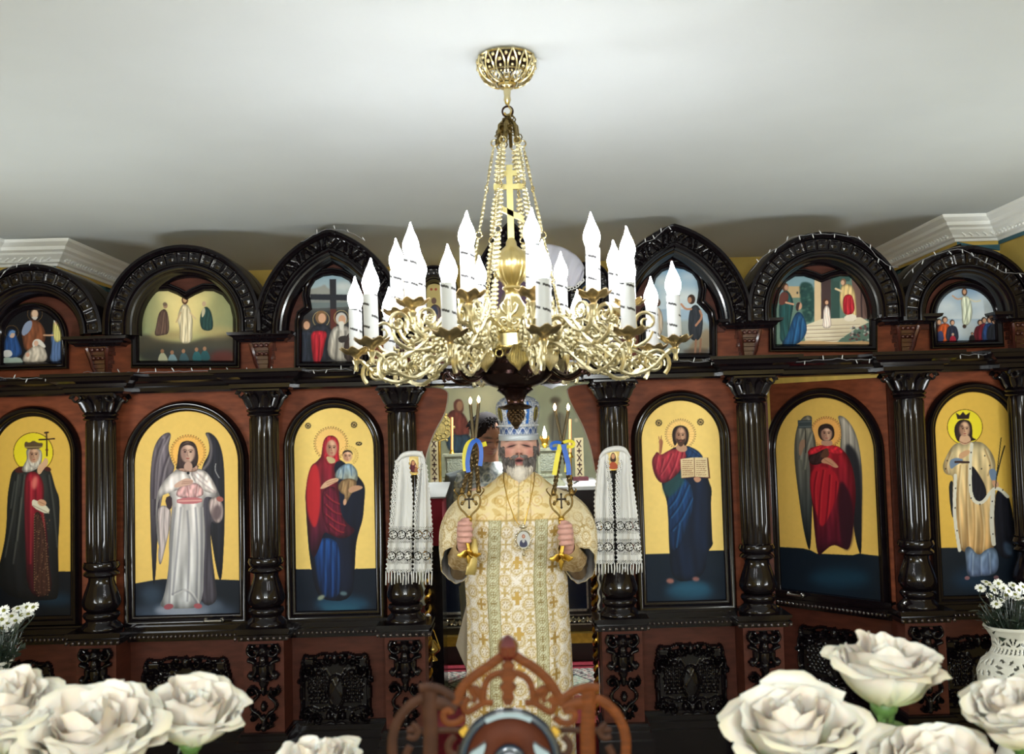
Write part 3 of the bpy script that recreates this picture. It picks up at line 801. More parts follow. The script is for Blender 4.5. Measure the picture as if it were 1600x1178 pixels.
# ceiling canopy: solid rose against the ceiling and an open-work bowl
m = MB(); m.lathe([(.03, 0), (.050, -.002), (.056, -.008), (.052, -.016), (.040, -.022), (.02, -.024)], n=40, mod=lambda t, k: 1+.04*math.sin(14*t)); cb(m, 'ceiling_rose', BRONZE)
zb0, zb1 = L(92, 2.24), L(133, 2.24)
m = MB(); H = zb0-zb1
pr = lambda f: (.066*math.cos(f*1.35)**.8+.004, zb0-H*math.sin(f*1.5))
m.torus((0, 0, zb0), .066, .0032, 'Z', 40); m.torus((0, 0, pr(.9)[1]), .018, .005, 'Z', 20); m.torus((0, 0, pr(.45)[1]+.002), .0505, .0022, 'Z', 32)
for k in range(14):
    a = 2*math.pi*k/14
    for s_ in (-1, 1):
        pts = []
        for j in range(13):
            f = j/12; r, z = pr(f*.92); aa = a+s_*.20*math.sin(f*math.pi)*(1-.3*f); pts.append((r*math.cos(aa), r*math.sin(aa), z))
        m.tube(pts, .0026, 5)
    for f, q in ((.25, .0055), (.4, .004), (.55, .003)):
        r, z = pr(f); m.sphere((r*math.cos(a), r*math.sin(a), z), q, 6, 4)
    r, z = pr(.12); aa = a+math.pi/14; m.sphere((r*math.cos(aa), r*math.sin(aa), z), .005, 6, 4)
cb(m, 'open_work_canopy', GOLD)
m = MB(); m.lathe([(.020, zb1+.012), (.016, zb1), (.008, zb1-.006), (.009, L(142)), (.0075, L(150)), (.009, L(156)), (.005, L(163))], n=14)
m.tube([(0, 0, L(160)), (.004, 0, L(167)), (.009, 0, L(172)), (.006, 0, L(178)), (-.003, 0, L(180)), (-.008, 0, L(176))], .0028, 6)
cb(m, 'hook_rod', GOLD)
m = MB(); m.torus((0, 0, L(174)), .0125, .0026, 'Y', 20); cb(m, 'hanging_ring', BRONZE)
# gathered top knot of small leaves and links
m = MB(); rnd = random.Random(3); zt, zb = L(184), L(226)
for k in range(34):
    a = rnd.random()*6.28; f = rnd.random(); r = .008+.022*f; z = zt+(zb-zt)*f*.9
    m.torus((r*math.cos(a), r*math.sin(a), z), .006+.003*rnd.random(), .0016, rnd.choice('XYZ'), 8, 4)
for k in range(6):
    a = 2*math.pi*k/6+.3; m.tube([(.004*math.cos(a), .004*math.sin(a), zt), (.020*math.cos(a), .020*math.sin(a), zt-.02), (.026*math.cos(a), .026*math.sin(a), zb)], [.003, .006, .004], 6)
cb(m, 'link_knot', mat('tarnished_brass', (120, 104, 66), .3, metal=1.0, noise=.4, nscale=80))
# six suspension chains: four ornate bars with rings between
r0, z0, r1, z1 = .034, L(224), .118, L(505, 2.16)
def bar_mesh(Ln):
    m = MB(); n = 9
    for k in range(n):
        z = -Ln*(k+.5)/n; w = .0042+.0035*math.sin(math.pi*(k+.5)/n)
        m.sphere((0, 0, z), w, 6, 4, (1, .6, 1.1)); m.torus((-w*.8, 0, z), .0030, .0014, 'Y', 7, 4); m.torus((w*.8, 0, z), .0030, .0014, 'Y', 7, 4)
    m.tube([(0, 0, 0), (0, 0, -Ln)], .0022, 5)
    return m.mesh('chain_bar', mat('pale_polished_brass', (196, 186, 150), .38, metal=1.0, noise=.3, nscale=80), True)
dv = Vector((r1-r0, 0, z1-z0)); Ln = dv.length/4; BM = bar_mesh(Ln-.016)
RM = MB().torus((0, 0, 0), .0075, .0019, 'Y', 16).mesh('chain_ring', GOLD, True)
for k in range(6):
    a = 2*math.pi*(k+.12)/6; d = Vector((math.cos(a)*(r1-r0), math.sin(a)*(r1-r0), z1-z0)).normalized(); p0 = Vector((math.cos(a)*r0, math.sin(a)*r0, z0))
    c = empty('suspension_chain', p0); c.parent = ch
    q = (-d).to_track_quat('Z', 'Y').to_euler()
    for j in range(4):
        for me_, nm, off in ((RM, 'chain_ring', j*Ln), (BM, 'chain_bar', j*Ln+.008)):
            o = link(nm, me_, c, world=False); o.location = d*off; o.rotation_euler = q
            if nm == 'chain_ring': o.rotation_euler = (0, 0, (j % 2)*1.2)
# orthodox cross
m = MB(); zt, zb = L(258), L(378); x = 0
m.box(-.0075, .0075, -.005, .005, zb, zt)
for (py, hw) in ((271, .0175), (292, .038)): z = L(py); m.box(-hw, hw, -.0051, .0051, z-.006, z+.006)
for s_, py in ((-1, 320), (1, 340)): pass
za, zc = L(322), L(342)
m.add([(-.030, -.005, za+.006), (-.030, -.005, za-.008), (.030, -.005, zc-.008), (.030, -.005, zc+.006), (-.030, .005, za+.006), (-.030, .005, za-.008), (.030, .005, zc-.008), (.030, .005, zc+.006)], [(0, 1, 2, 3), (7, 6, 5, 4), (0, 4, 5, 1), (1, 5, 6, 2), (2, 6, 7, 3), (3, 7, 4, 0)])
cb(m, 'slanted_bar_cross', mat('yellow_brass_cross', (190, 178, 122), .32, metal=1.0), smooth=False)
# ribbed globe and baluster
PALEB = mat('satin_gilt', (206, 188, 132), .32, metal=1.0, noise=.08, nscale=20)
m = MB(); zt, zc_, zb = L(392), L(414), L(445)
pr = [(.007, L(372)), (.012, L(378)), (.013, L(384)), (.026, zt), (.036, L(398)), (.041, L(405)), (.0425, zc_-.0), (.041, L(420)), (.036, L(430)), (.028, L(438)), (.019, L(444)), (.017, L(448))]
m.lathe(pr, n=64, mod=lambda t, k: 1+(.10*abs(math.cos(9*t))-.05 if 3 <= k <= 10 else 0)); cb(m, 'ribbed_globe', PALEB)
m = MB(); m.lathe([(.022, L(448)), (.024, L(451)), (.018, L(455)), (.016, L(461)), (.020, L(468)), (.030, L(478)), (.040, L(488)), (.046, L(496)), (.062, L(501)), (.064, L(506)), (.058, L(512))], n=40); cb(m, 'baluster', PALEB)
# dentil crown band with shell pendants and standing leaves
zA, zB = cz(512, 2.13)-o_, cz(548, 2.13)-o_
BR = .108
m = MB(); H = zA-zB
m.lathe([(.055, zA), (BR-.012, zA+.004), (BR, zA), (BR+.004, zA-H*.08), (BR, zA-H*.16), (BR-.008, zA-H*.2), (BR-.008, zA-H*.72), (BR, zA-H*.76), (BR+.006, zA-H*.86), (BR+.002, zA-H*.94), (BR-.006, zB), (.05, zB)], n=48, cap=False)
for k in range(60):
    a = 2*math.pi*k/60; m.tube([((BR+.003)*math.cos(a), (BR+.003)*math.sin(a), zA+.001), ((BR+.005)*math.cos(a+.05), (BR+.005)*math.sin(a+.05), zA-.006)], .0028, 5)
for k in range(30):
    a = 2*math.pi*k/30; m.torus(((BR+.001)*math.cos(a), (BR+.001)*math.sin(a), zB-.003), .0095, .0022, 'X' if abs(math.cos(a)) > .7 else 'Y', 10, 4)
cb(m, 'crown_band', GOLD)
def shell_mesh():
    m = MB(); n = 9; rows = []
    for j in range(7):
        f = j/6; w = .008+.020*math.sin(min(1, f*1.15)*math.pi*.62) if f < .9 else .019*(1-(f-.9)*5); row = []
        w = (.010, .014, .019, .023, .023, .017, .004)[j]
        for i in range(2*n+1):
            u = -1+i/n; row.append((.004+.004*(i % 2)+.003*math.sin(f*3), w*u, -.052*f+(.007*abs(u)**2)*(j > 2)))
        rows.append(row)
    m.grid(rows); return m.mesh('shell_pendant', mat('pale_polished_brass', (222, 198, 140)), True)
SH = shell_mesh()
for k in range(10):
    a = 2*math.pi*(k+.62)/10; o = link('shell_pendant', SH, ch, world=False); o.location = ((BR+.008)*math.cos(a), (BR+.008)*math.sin(a), zB+.014); o.rotation_euler = (0, 0, a); o.scale = (1, 1.15, 1.15)
def leaf_mesh():
    m = MB(); R_ = mat('pale_polished_brass', (222, 198, 140))
    m.tube([(0, 0, 0), (.004, 0, .018), (.001, 0, .04), (-.008, 0, .060), (-.004, 0, .074), (.006, 0, .073), (.007, 0, .065)], [.011, .012, .010, .008, .0065, .005, .003], 8, flat=(.6, 1.1))
    for s_ in (-1, 1):
        m.tube([(.008+x*.2, s_*y, z) for x, y, z in spiral_pts(.010, .002, 1.4)], [.0028]*18, 5)
        m.tube([(.004, s_*.004, .03), (.006, s_*.016, .04), (.006, s_*.020, .052), (.004, s_*.014, .058), (.004, s_*.010, .052)], [.004, .004, .0035, .003, .002], 5)
        m.tube([(.004, s_*.004, .002), (.008, s_*.020, .006), (.010, s_*.026, .016), (.008, s_*.020, .020)], [.004, .004, .003, .002], 5)
    return m.mesh('standing_leaf', R_, True)
def spiral_pts(r0, r1, turns, n=17):
    return [(0, .012+(r0+(r1-r0)*i/n)*math.cos(6.283*turns*i/n), .016+(r0+(r1-r0)*i/n)*math.sin(6.283*turns*i/n)) for i in range(n+1)]
LM = leaf_mesh()
for k in range(10):
    a = 2*math.pi*(k+.35)/10; o = link('standing_leaf', LM, ch, world=False); o.location = ((BR-.016)*math.cos(a), (BR-.016)*math.sin(a), zA); o.rotation_euler = (0, 0, a)
# dark ringed bowl, stem, collar and pine cone
m = MB(); zb2 = zB
pr = [(.095, zb2+.008), (.100, zb2-.004), (.099, L(562)), (.094, L(566)), (.097, L(571)), (.092, L(577)), (.086, L(581)), (.088, L(586)), (.080, L(592)), (.066, L(600)), (.042, L(606)), (.03, L(608))]
m.lathe(pr, n=48); cb(m, 'ringed_bowl', BRONZE)
m = MB(); rows = []
for j in range(11):
    t = j/10; w = .004+.026*math.sin(math.pi*min(1, t*1.02))**.8; x = .085+.085*t; z = -.004-.040*math.sin(t*2.2)+.030*t*t
    rows.append([(x, w*u, z+.010*abs(u)+.003*math.cos(u*9)) for u in (-1, -.75, -.5, -.25, 0, .25, .5, .75, 1)])
m.grid(rows); m.tube([(.08+.09*j/10, 0, -.006-.040*math.sin(j*.22)+.030*(j/10)**2) for j in range(11)], .0035, 6); m.tube(spiral((.168, 0, -.016), .014, .003, -1.0, 1.2, 14), .0035, 6)
LFM = m.mesh('bronze_leaf', BRONZE, 'all')
for k in range(6):
    o = link('bronze_leaf', LFM, ch, world=False); o.location = (0, 0, L(574)); o.rotation_euler = (0, 0, 6.283*(k+.5)/6+.2)
m = MB(); m.lathe([(.040, L(607)), (.043, L(610)), (.036, L(613)), (.026, L(618)), (.021, L(625)), (.019, L(630)), (.022, L(633)), (.030, L(636))], n=32); cb(m, 'flared_stem', BRONZE)
m = MB(); pts = []
m.lathe([(.016, L(631)), (.032, L(634)), (.036, L(637)), (.026, L(640)), (.01, L(640))], n=40, mod=lambda t, k: 1+.12*math.sin(7*t)*(1 if 1 <= k <= 3 else 0)); cb(m, 'leafy_collar', mat('old_bronze_relief', (84, 66, 48), .35, metal=.9, noise=.4, nscale=60))
m = MB(); zt, zb = L(640), L(669); n = 9
m.lathe([(.008, zt), (.016, L(643)), (.018, L(648)), (.0165, L(655)), (.012, L(662)), (.006, L(667)), (.001, zb)], n=20)
for j in range(n):
    f = (j+.5)/n; z = zt+(zb-zt)*f; r = .0185*math.sin(min(1, .25+f*.9)*math.pi*.93+.1)
    for k in range(10):
        a = 2*math.pi*(k+.5*(j % 2))/10; m.sphere((r*math.cos(a), r*math.sin(a), z), .0042, 5, 4, (1, 1, 1.2))
cb(m, 'pine_cone_finial', mat('old_bronze_relief', (84, 66, 48)))
# ---- one arm with its parts, copied ten times
WAX = None
def candle_mat():
    m = mat('white_candle_sleeve', (176, 178, 178), .5, emit=.05, emit_rgb=(235, 240, 245)); return m  # slight glow added to the sleeves, which give no light themselves
BULB = mat('lit_flame_bulb', (255, 255, 255), .3, emit=BULB_STRENGTH, emit_rgb=(246, 248, 255))
STRIPE = mat('dark_sleeve_dash', (40, 38, 36), .6)
def sleeve_mesh(Hs, seed):
    r = random.Random(seed); m = MB(); R_ = .0155; n = 40; K = 60; vs = []
    for k in range(K+1):
        for i in range(n):
            t = 2*math.pi*i/n; vs.append((R_*math.cos(t), R_*math.sin(t), Hs*k/K))
    fs = []; mi = []
    for k in range(K):
        for i in range(n):
            j = (i+1) % n; fs.append((k*n+i, k*n+j, (k+1)*n+j, (k+1)*n+i))
            ph = (k/K*Hs/.048+i/n*.55*1) % 1.0; dash = ((i*1.0) % 10) < 7.2
            mi.append(1 if ph < .10 and dash else 0)
    m.v = vs; m.f = fs; m.m = mi
    m.add([(R_*math.cos(6.283*i/n), R_*math.sin(6.283*i/n), Hs) for i in range(n)], [tuple(range(n))], 0)
    return m.mesh('candle_sleeve', [candle_mat(), STRIPE], True)
def bulb_mesh():
    m = MB(); pr = [(.0125, 0), (.0135, .006), (.0175, .022), (.0180, .032), (.0165, .042), (.0125, .055), (.0080, .067), (.0045, .078), (.0022, .088), (.0006, .094)]
    n = 16; vs = []; fs = []; pr = [(r, z*.84) for r, z in pr]
    for k, (r, z) in enumerate(pr):
        bx = .0035*max(0, (z-.05)/.044)**2
        for i in range(n):
            t = 6.283185*i/n; vs.append((r*math.cos(t)+bx*(1 if z < .08 else .4), r*math.sin(t), z))
    for k in range(len(pr)-1):
        for i in range(n):
            j = (i+1) % n; fs.append((k*n+i, k*n+j, (k+1)*n+j, (k+1)*n+i))
    m.add(vs, fs); return m.mesh('flame_bulb', BULB, 'all')
def pan_mesh():
    m = MB(); n = 48; rows = []
    for (r, z) in ((.006, -.022), (.009, -.016), (.016, -.010), (.030, -.006), (.041, .002), (.042, .0035), (.030, -.002), (.0165, -.003), (.0155, .004)):
        row = []
        for i in range(n):
            t = 6.283185*i/n; q = r*.9*(1+(.08*math.cos(8*t) if r > .025 else 0)); row.append((q*math.cos(t), q*math.sin(t), z+(.0035*math.cos(8*t+.3) if r > .025 else 0)))
        rows.append(row)
    m.grid(rows, closed=True); return m.mesh('drip_pan', mat('warm_worn_brass', (196, 172, 128), .3, metal=1.0, noise=.35, nscale=60), 'all')
def beaded(m, pts, r, bead=.0028, side=1):
    P = [Vector(p) for p in pts]; m.tube(P, r, 6); acc = 0
    for a, b in zip(P[:-1], P[1:]):
        acc += (b-a).length
        if acc > .0072:
            acc = 0; d = (b-a).normalized(); nn = Vector((-d.z, 0, d.x))*side
            m.sphere(b+nn*.0042, bead, 5, 4)
zLo, zUp = zat(548, 547, 2.24)-o_, zat(622, 486, 2.24)-o_
RLo, RUp = .372, .272
def arm_mesh():
    m = MB(); b = BR-.01; zc0 = zB+.02
    S = lambda pts: smooth_pts(pts, 3)
    low = zat(600, 603, 2.24)-o_
    # big lower scroll to the outer pan
    beaded(m, S([(b, 0, zc0), (b+.05, 0, zc0-.002), (b+.10, 0, zc0-.032), (b+.145, 0, low+.02), (b+.175, 0, low+.004), (b+.225, 0, low+.022), (b+.258, 0, low+.06), (RLo, 0, zLo-.024)]), .0052, side=-1)
    m.tube(spiral((RLo-.046, 0, zLo-.052), .034, .006, -.9, 1.55, 26), [.0052-.0024*i/26 for i in range(27)], 6)
    m.tube(spiral((RLo-.046, .004, zLo-.052), .022, .004, -.4, 1.2, 20), .0022, 5)
    # second lower scroll, curling back inwards
    beaded(m, S([(b+.235, 0, low+.03), (b+.20, 0, low+.055), (b+.155, 0, low+.075), (b+.12, 0, low+.115), (b+.09, 0, low+.15)]), .0046)
    m.tube(spiral((b+.135, 0, low+.035), .024, .005, 2.4, -1.5, 24), [.0046-.002*i/24 for i in range(25)], 6)
    m.tube(spiral((b+.205, 0, low+.042), .018, .004, .2, 1.4, 20), [.004-.0016*i/20 for i in range(21)], 6)
    # upper branch to the inner pan
    beaded(m, S([(b, 0, zc0+.02), (b+.035, 0, zc0+.05), (b+.075, 0, zc0+.055), (b+.11, 0, zc0+.02), (RUp-.03, 0, zc0+.010), (RUp-.006, 0, zc0+.03), (RUp, 0, zUp-.024)]), .0052)
    m.tube(spiral((RUp-.040, 0, zc0+.055), .026, .005, -.8, 1.45, 26), [.0048-.002*i/26 for i in range(27)], 6)
    m.tube(spiral((RUp+.036, 0, zc0+.042), .026, .005, 3.6, -1.4, 26), [.0048-.002*i/26 for i in range(27)], 6)
    m.tube(spiral((b+.045, 0, zc0+.018), .026, .005, 1.2, -1.4, 24), [.005-.002*i/24 for i in range(25)], 6)
    m.tube(S([(b+.08, 0, zc0+.02), (b+.12, 0, zc0-.01), (RUp, 0, zc0-.02), (RUp+.04, 0, zc0-.002), (RUp+.05, 0, zc0+.02)]), .0046, 6)
    # leafy rosettes where the scrolls meet
    for (cx_, cz_, rr) in ((b+.045, zc0+.018, .018), (b+.105, zc0-.002, .020), (b+.165, low+.05, .012), (RUp-.04, zc0+.055, .010)):
        for s_ in (-1, 1):
            m.sphere((cx_, s_*.006, cz_), rr*.4, 7, 5, (1, .8, 1))
            for k in range(9):
                a = 6.283*k/9; m.sphere((cx_+rr*.72*math.cos(a), s_*.007, cz_+rr*.72*math.sin(a)), rr*.30, 5, 4, (1, .6, 1))
    rn = random.Random(5)
    for (xa, za, xb, zb_) in ((b+.09, low+.15, b+.20, low+.06), (b, zc0, b+.09, zc0-.03), (b+.1, zc0-.03, b+.20, low+.03)):
        for k in range(9):
            f = k/8; x, z = xa+(xb-xa)*f, za+(zb_-za)*f; a = rn.random()*6.28
            m.tube([(x, 0, z), (x+.010*math.cos(a), .006*(-1)**k, z+.010*math.sin(a)), (x+.015*math.cos(a+.6), .008*(-1)**k, z+.015*math.sin(a+.6))], [.0045, .004, .0015], 5)
    for (r_, z_) in ((RLo, zLo), (RUp, zUp)):
        m.lathe([(.004, z_-.05), (.006, z_-.045), (.0045, z_-.036), (.008, z_-.030), (.010, z_-.024), (.006, z_-.02)], (r_, 0, 0), 12)
    return m.mesh('scrolled_arm', mat('pale_polished_brass', (222, 198, 140)), True)
AM, PM, BBM = arm_mesh(), pan_mesh(), bulb_mesh()
H1, H2 = zat(552, 480, 2.24)-zat(552, 545, 2.24), zat(622, 419, 2.24)-zat(622, 483, 2.24)
S1, S2 = sleeve_mesh(H1, 1), sleeve_mesh(H2, 2)
for k in range(10):
    a = math.radians((-12, 22, 62, 108, 148, 178, -144, -110, -81, -51)[k]); ar = empty('candle_arm', (0, 0, 0), a); ar.parent = ch
    link('scrolled_arm', AM, ar, world=False); jr = random.Random(k)
    for (r_, z_, sl, hh) in ((RLo, zLo, S1, H1), (RUp, zUp, S2, H2)):
        o = link('drip_pan', PM, ar, world=False); o.location = (r_, 0, z_)
        o = link('candle_sleeve', sl, ar, world=False); o.location = (r_, 0, z_); o.rotation_euler = (0, 0, jr.random()*6.28-a); tl = (jr.random()-.5)*.05; o.rotation_euler[0] = tl
        o = link('flame_bulb', BBM, ar, world=False); o.location = (r_, 0, z_); o.rotation_euler = (tl, 0, jr.random()*6.28)
        o.location = (r_, -math.sin(tl)*hh if False else 0, z_+hh-.001); o.rotation_euler[0] = 0
        sl_ = ar.children
# ------------------------------------------------------------------ painted icons (flat paintings; pixel shapes are brushed onto each panel)
K4 = 3.9275
YEL = (232, 194, 104); NIGHT = (16, 24, 36)
def face(p, x, y, w, h, skin=(196, 150, 118), shade=(110, 72, 56), look=0.0, beard=None, eyes=(38, 26, 24)):
    p.ell(x, y, w/2, h/2, skin, blur=w*.03)
    p.ell(x-w*.30, y+h*.05, w*.24, h*.45, shade, .55, blur=w*.12, clip=True); p.ell(x+w*.42, y+h*.05, w*.12, h*.4, shade, .35, blur=w*.1, clip=True)
    for s in (-1, 1):
        ex = x+s*w*.20+look*w*.08; ey = y-h*.05
        p.ell(ex, ey, w*.12, h*.045, shade, .7, clip=True); p.ell(ex, ey, w*.07, h*.04, eyes, .95, clip=True)
        p.line([(ex-w*.14, ey-h*.08), (ex, ey-h*.11), (ex+w*.14, ey-h*.07)], w*.06, (70, 44, 34), .8)
    nx = x+look*w*.1
    p.line([(nx-w*.02, y-h*.03), (nx-w*.05, y+h*.15), (nx+w*.05, y+h*.17)], w*.05, shade, .75)
    p.ell(nx, y+h*.28, w*.14, h*.035, (150, 70, 62), .9, clip=True); p.ell(nx, y+h*.40, w*.16, h*.04, shade, .4, clip=True)
    p.ell(x+w*.05, y-h*.28, w*.22, h*.12, tuple(min(255, c+28) for c in skin), .6, blur=w*.08, clip=True)
    if beard: p.poly([(x-w*.46, y+h*.1), (x-w*.25, y+h*.22), (x, y+h*.19), (x+w*.25, y+h*.22), (x+w*.46, y+h*.1), (x+w*.36, y+h*.45), (x, y+h*.66), (x-w*.36, y+h*.45)], beard, .92, 2, blur=w*.02); p.ell(nx, y+h*.30, w*.12, h*.03, (140, 74, 66), .9)
def folds(p, lines, w, dark, light=None, a=.6):
    for L_ in lines:
        p.line(L_, w, dark, a, soft=w*.9)
        if light is not None: p.line([(x+w*1.1, y) for x, y in L_], w*.7, light, a*.8, soft=w*.9)
def dots_ring(p, x, y, r, n, q, col, a=.8, a0=0, a1=6.283):
    for i in range(n):
        t = a0+(a1-a0)*i/n; p.ell(x+r*math.cos(t), y+r*math.sin(t), q, q, col, a)
def halo(p, x, y, r, fill, rim, dots=True):
    p.ell(x, y, r, r, fill, 1, col2=tuple(min(255, int(c*1.03)) for c in fill)); circ = [(x+r*math.cos(t*.2), y+r*math.sin(t*.2)) for t in range(33)]
    if dots:
        dots_ring(p, x, y, r*.99, 40, r*.035, rim); dots_ring(p, x, y, r*.86, 30, r*.02, rim, .5)
        p.line([(x+r*.92*math.cos(t*.2), y+r*.92*math.sin(t*.2)) for t in range(33)], r*.03, rim, .5, clip=False)
    else: p.line(circ, r*.04, rim, .95, clip=False)
def seal(p, x, y, q):
    p.ell(x, y, q, q, (44, 34, 24)); p.ell(x, y, q*.72, q*.72, (206, 176, 110)); p.line([(x-q*.4, y-q*.3), (x-q*.1, y+q*.4), (x+q*.1, y-q*.3), (x+q*.4, y+q*.3)], q*.26, (40, 28, 22), 1, 0, clip=False)
    dots_ring(p, x, y, q*1.02, 10, q*.16, (44, 34, 24))
icons = []
def icon(name, label, root, off=.003, zm=(0, 0, 1.0), **k):
    old = Paint.zm; Paint.zm = zm
    ic = Icon(name, label, 'icon', root, off, **k); ic.zmv = zm; icons.append(ic); return ic

# -- white-robed angel on the closed door
ic = icon('arched_icon', 'large arched icon of a white-robed winged angel on the closed side door', bays[1], zm=(0, 600, K4), arch_px=(822, 1472, 160, 1420), base=YEL, frame=FRAME); p = ic.p
p.poly([(700, 1230), (817, 1226), (930, 1206), (1000, 1196), (1310, 1198), (1480, 1204), (1600, 1204), (1600, 1500), (700, 1500)], NIGHT, 1, 0, col2=(14, 20, 30))
p.ell(1130, 1400, 330, 60, (70, 84, 104), .8, blur=30); p.ell(1120, 1388, 170, 46, (150, 158, 176), .85, blur=14); p.ell(930, 1290, 70, 60, (64, 84, 106), .6, blur=24); p.ell(1280, 1360, 90, 46, (92, 104, 124), .7, blur=20)
p.poly([(1055, 302), (1020, 296), (975, 330), (940, 400), (925, 520), (920, 660), (925, 900), (933, 1100), (942, 1250), (956, 1180), (968, 900), (1000, 640), (1080, 520), (1052, 470), (1030, 390)], (118, 108, 116), 1, 2, col2=(26, 24, 32))
folds(p, [[(1030, 320), (975, 420), (960, 560), (950, 800)], [(1040, 420), (1000, 520), (975, 680), (960, 900)], [(1000, 340), (950, 460), (940, 700)]], 12, (52, 44, 54), (168, 158, 164), .7)
p.poly([(1255, 298), (1290, 296), (1335, 335), (1366, 420), (1378, 540), (1380, 800), (1374, 1000), (1362, 1190), (1348, 1210), (1325, 1120), (1290, 900), (1230, 600), (1240, 500), (1290, 420), (1280, 340)], (36, 36, 46), 1, 2, col2=(18, 20, 28))
p.line([(1272, 310), (1300, 380), (1290, 470), (1250, 520)], 16, (128, 120, 124), .8, soft=14); p.line([(1324, 490), (1318, 530), (1345, 575)], 6, (190, 190, 190), .7, clip=False)
halo(p, 1155, 420, 108, (238, 182, 92), (92, 60, 30))
p.poly([(1215, 520), (1280, 560), (1320, 640), (1372, 740), (1375, 830), (1330, 868), (1290, 830), (1295, 1000), (1320, 1200), (1340, 1340), (1240, 1370), (1200, 1180), (1180, 900), (1180, 640)], (66, 62, 72), 1, 2)
p.poly([(1075, 520), (1150, 512), (1240, 520), (1290, 560), (1340, 660), (1360, 720), (1260, 680), (1245, 740), (1262, 900), (1250, 1100), (1245, 1370), (1110, 1380), (970, 1372), (1010, 1300), (1040, 1100), (1035, 940), (1060, 740), (1050, 700), (1020, 640), (1060, 560)], (206, 198, 196), 1, 2, col2=(176, 178, 182))
folds(p, [[(1075, 760), (1050, 1000), (1040, 1340)], [(1110, 760), (1090, 1000), (1060, 1290)], [(1150, 780), (1165, 1000), (1150, 1330)], [(1200, 760), (1215, 1000), (1205, 1340)], [(1235, 760), (1240, 1000), (1235, 1340)], [(1060, 1290), (1150, 1250), (1220, 1360)]], 11, (118, 118, 128), (232, 230, 228), .65)
p.poly([(1060, 535), (1120, 520), (1155, 545), (1180, 600), (1120, 640), (1060, 660), (975, 690), (960, 800), (975, 900), (1015, 1000), (985, 1020), (965, 960), (955, 780), (968, 640)], (222, 214, 212), 1, 2)
p.poly([(960, 760), (1010, 740), (1055, 770), (1040, 900), (1020, 980), (985, 1130), (968, 1060), (980, 960)], (178, 166, 166), 1, 2); p.poly([(1010, 700), (1055, 680), (1058, 760), (1030, 775)], (52, 36, 42), 1, 1)
p.poly([(1160, 530), (1250, 525), (1300, 580), (1345, 680), (1250, 660), (1200, 610)], (226, 216, 212), 1, 2); folds(p, [[(1180, 545), (1230, 600), (1330, 670)], [(1200, 535), (1270, 600)]], 8, (160, 140, 146), None, .6)
p.poly([(1120, 620), (1200, 600), (1250, 640), (1245, 700), (1080, 700), (1085, 650)], (204, 160, 160), 1, 2); folds(p, [[(1150, 630), (1160, 695)], [(1210, 620), (1200, 690)]], 7, (150, 96, 100), (232, 208, 204), .6)
p.poly([(1085, 700), (1240, 694), (1242, 732), (1086, 738)], (190, 112, 118), 1, 1); p.line([(1095, 718), (1235, 714)], 8, (224, 170, 160), .8, 0, dash=1)
p.poly([(1290, 700), (1340, 690), (1370, 740), (1370, 830), (1330, 862), (1290, 800), (1280, 740)], (182, 164, 162), 1, 2); p.ell(1330, 790, 30, 50, (96, 80, 84), .9, rot=.2, blur=5); p.ell(1350, 706, 22, 16, (160, 92, 84), 1, .3)
p.poly([(1065, 620), (1110, 590), (1150, 575), (1190, 590), (1180, 615), (1130, 625), (1075, 640)], (206, 168, 150), 1, 2); folds(p, [[(1120, 600), (1180, 596)], [(1115, 612), (1178, 606)]], 3, (130, 84, 74), None, .8)
p.poly([(1110, 470), (1200, 470), (1225, 530), (1155, 545), (1075, 525)], (168, 132, 116), 1, 2); p.poly([(1090, 440), (1105, 360), (1150, 345), (1200, 360), (1218, 430), (1215, 490), (1185, 520), (1120, 515), (1075, 525), (1088, 490)], (58, 42, 42), 1, 2)
face(p, 1153, 422, 86, 124, (206, 172, 152), (120, 84, 80)); p.poly([(1112, 398), (1118, 372), (1155, 358), (1192, 372), (1198, 400), (1180, 380), (1150, 372), (1124, 382)], (54, 38, 38), 1, 2); p.ell(1155, 546, 9, 9, (30, 30, 34))
p.poly([(1135, 480), (1175, 478), (1185, 520), (1155, 535), (1125, 520)], (188, 152, 136), 1, 2)
p.ell(1035, 1366, 30, 17, (150, 78, 88), 1, -.2); p.ell(1215, 1362, 26, 16, (158, 84, 92), 1, .1)

# -- Mother and Child
ic = icon('arched_icon', 'arched icon of a mother in a red mantle holding a child', bays[2], zm=(380, 600, K4), arch_px=(312, 814, 140, 1395), base=(246, 212, 122)); p = ic.p
p.poly([(300, 1136), (412, 1136), (412, 1138), (690, 1136), (690, 1133), (830, 1130), (830, 1500), (300, 1500)], (14, 24, 40), 1, 0)
p.ell(610, 1350, 170, 50, (28, 66, 92), .95, blur=20); p.ell(600, 1376, 120, 24, (36, 84, 108), .8, blur=14)
halo(p, 538, 366, 104, (246, 200, 118), (96, 66, 30)); dots_ring(p, 646, 438, 58, 26, 2.5, (150, 110, 50))
for a_ in range(-9, 8): p.line([(650+36*math.cos(a_*.17-.2), 440+36*math.sin(a_*.17-.2)), (650+58*math.cos(a_*.17-.2), 440+58*math.sin(a_*.17-.2))], 3, (190, 150, 80), .7, 0, clip=False)
p.poly([(405, 560), (415, 500), (450, 480), (480, 440), (600, 460), (660, 520), (700, 560), (735, 600), (750, 640), (742, 740), (735, 830), (705, 920), (690, 1000), (685, 1140), (670, 1330), (480, 1330), (440, 1250), (420, 1140), (400, 1000), (385, 760), (380, 660)], (18, 24, 44), 1, 2)
p.poly([(430, 1000), (480, 940), (560, 950), (590, 1000), (600, 1180), (590, 1310), (500, 1320), (460, 1240)], (24, 66, 130), 1, 2, col2=(12, 30, 66)); folds(p, [[(500, 960), (490, 1300)], [(540, 970), (535, 1300)], [(575, 990), (570, 1300)]], 12, (10, 26, 60), (44, 96, 168), .6)
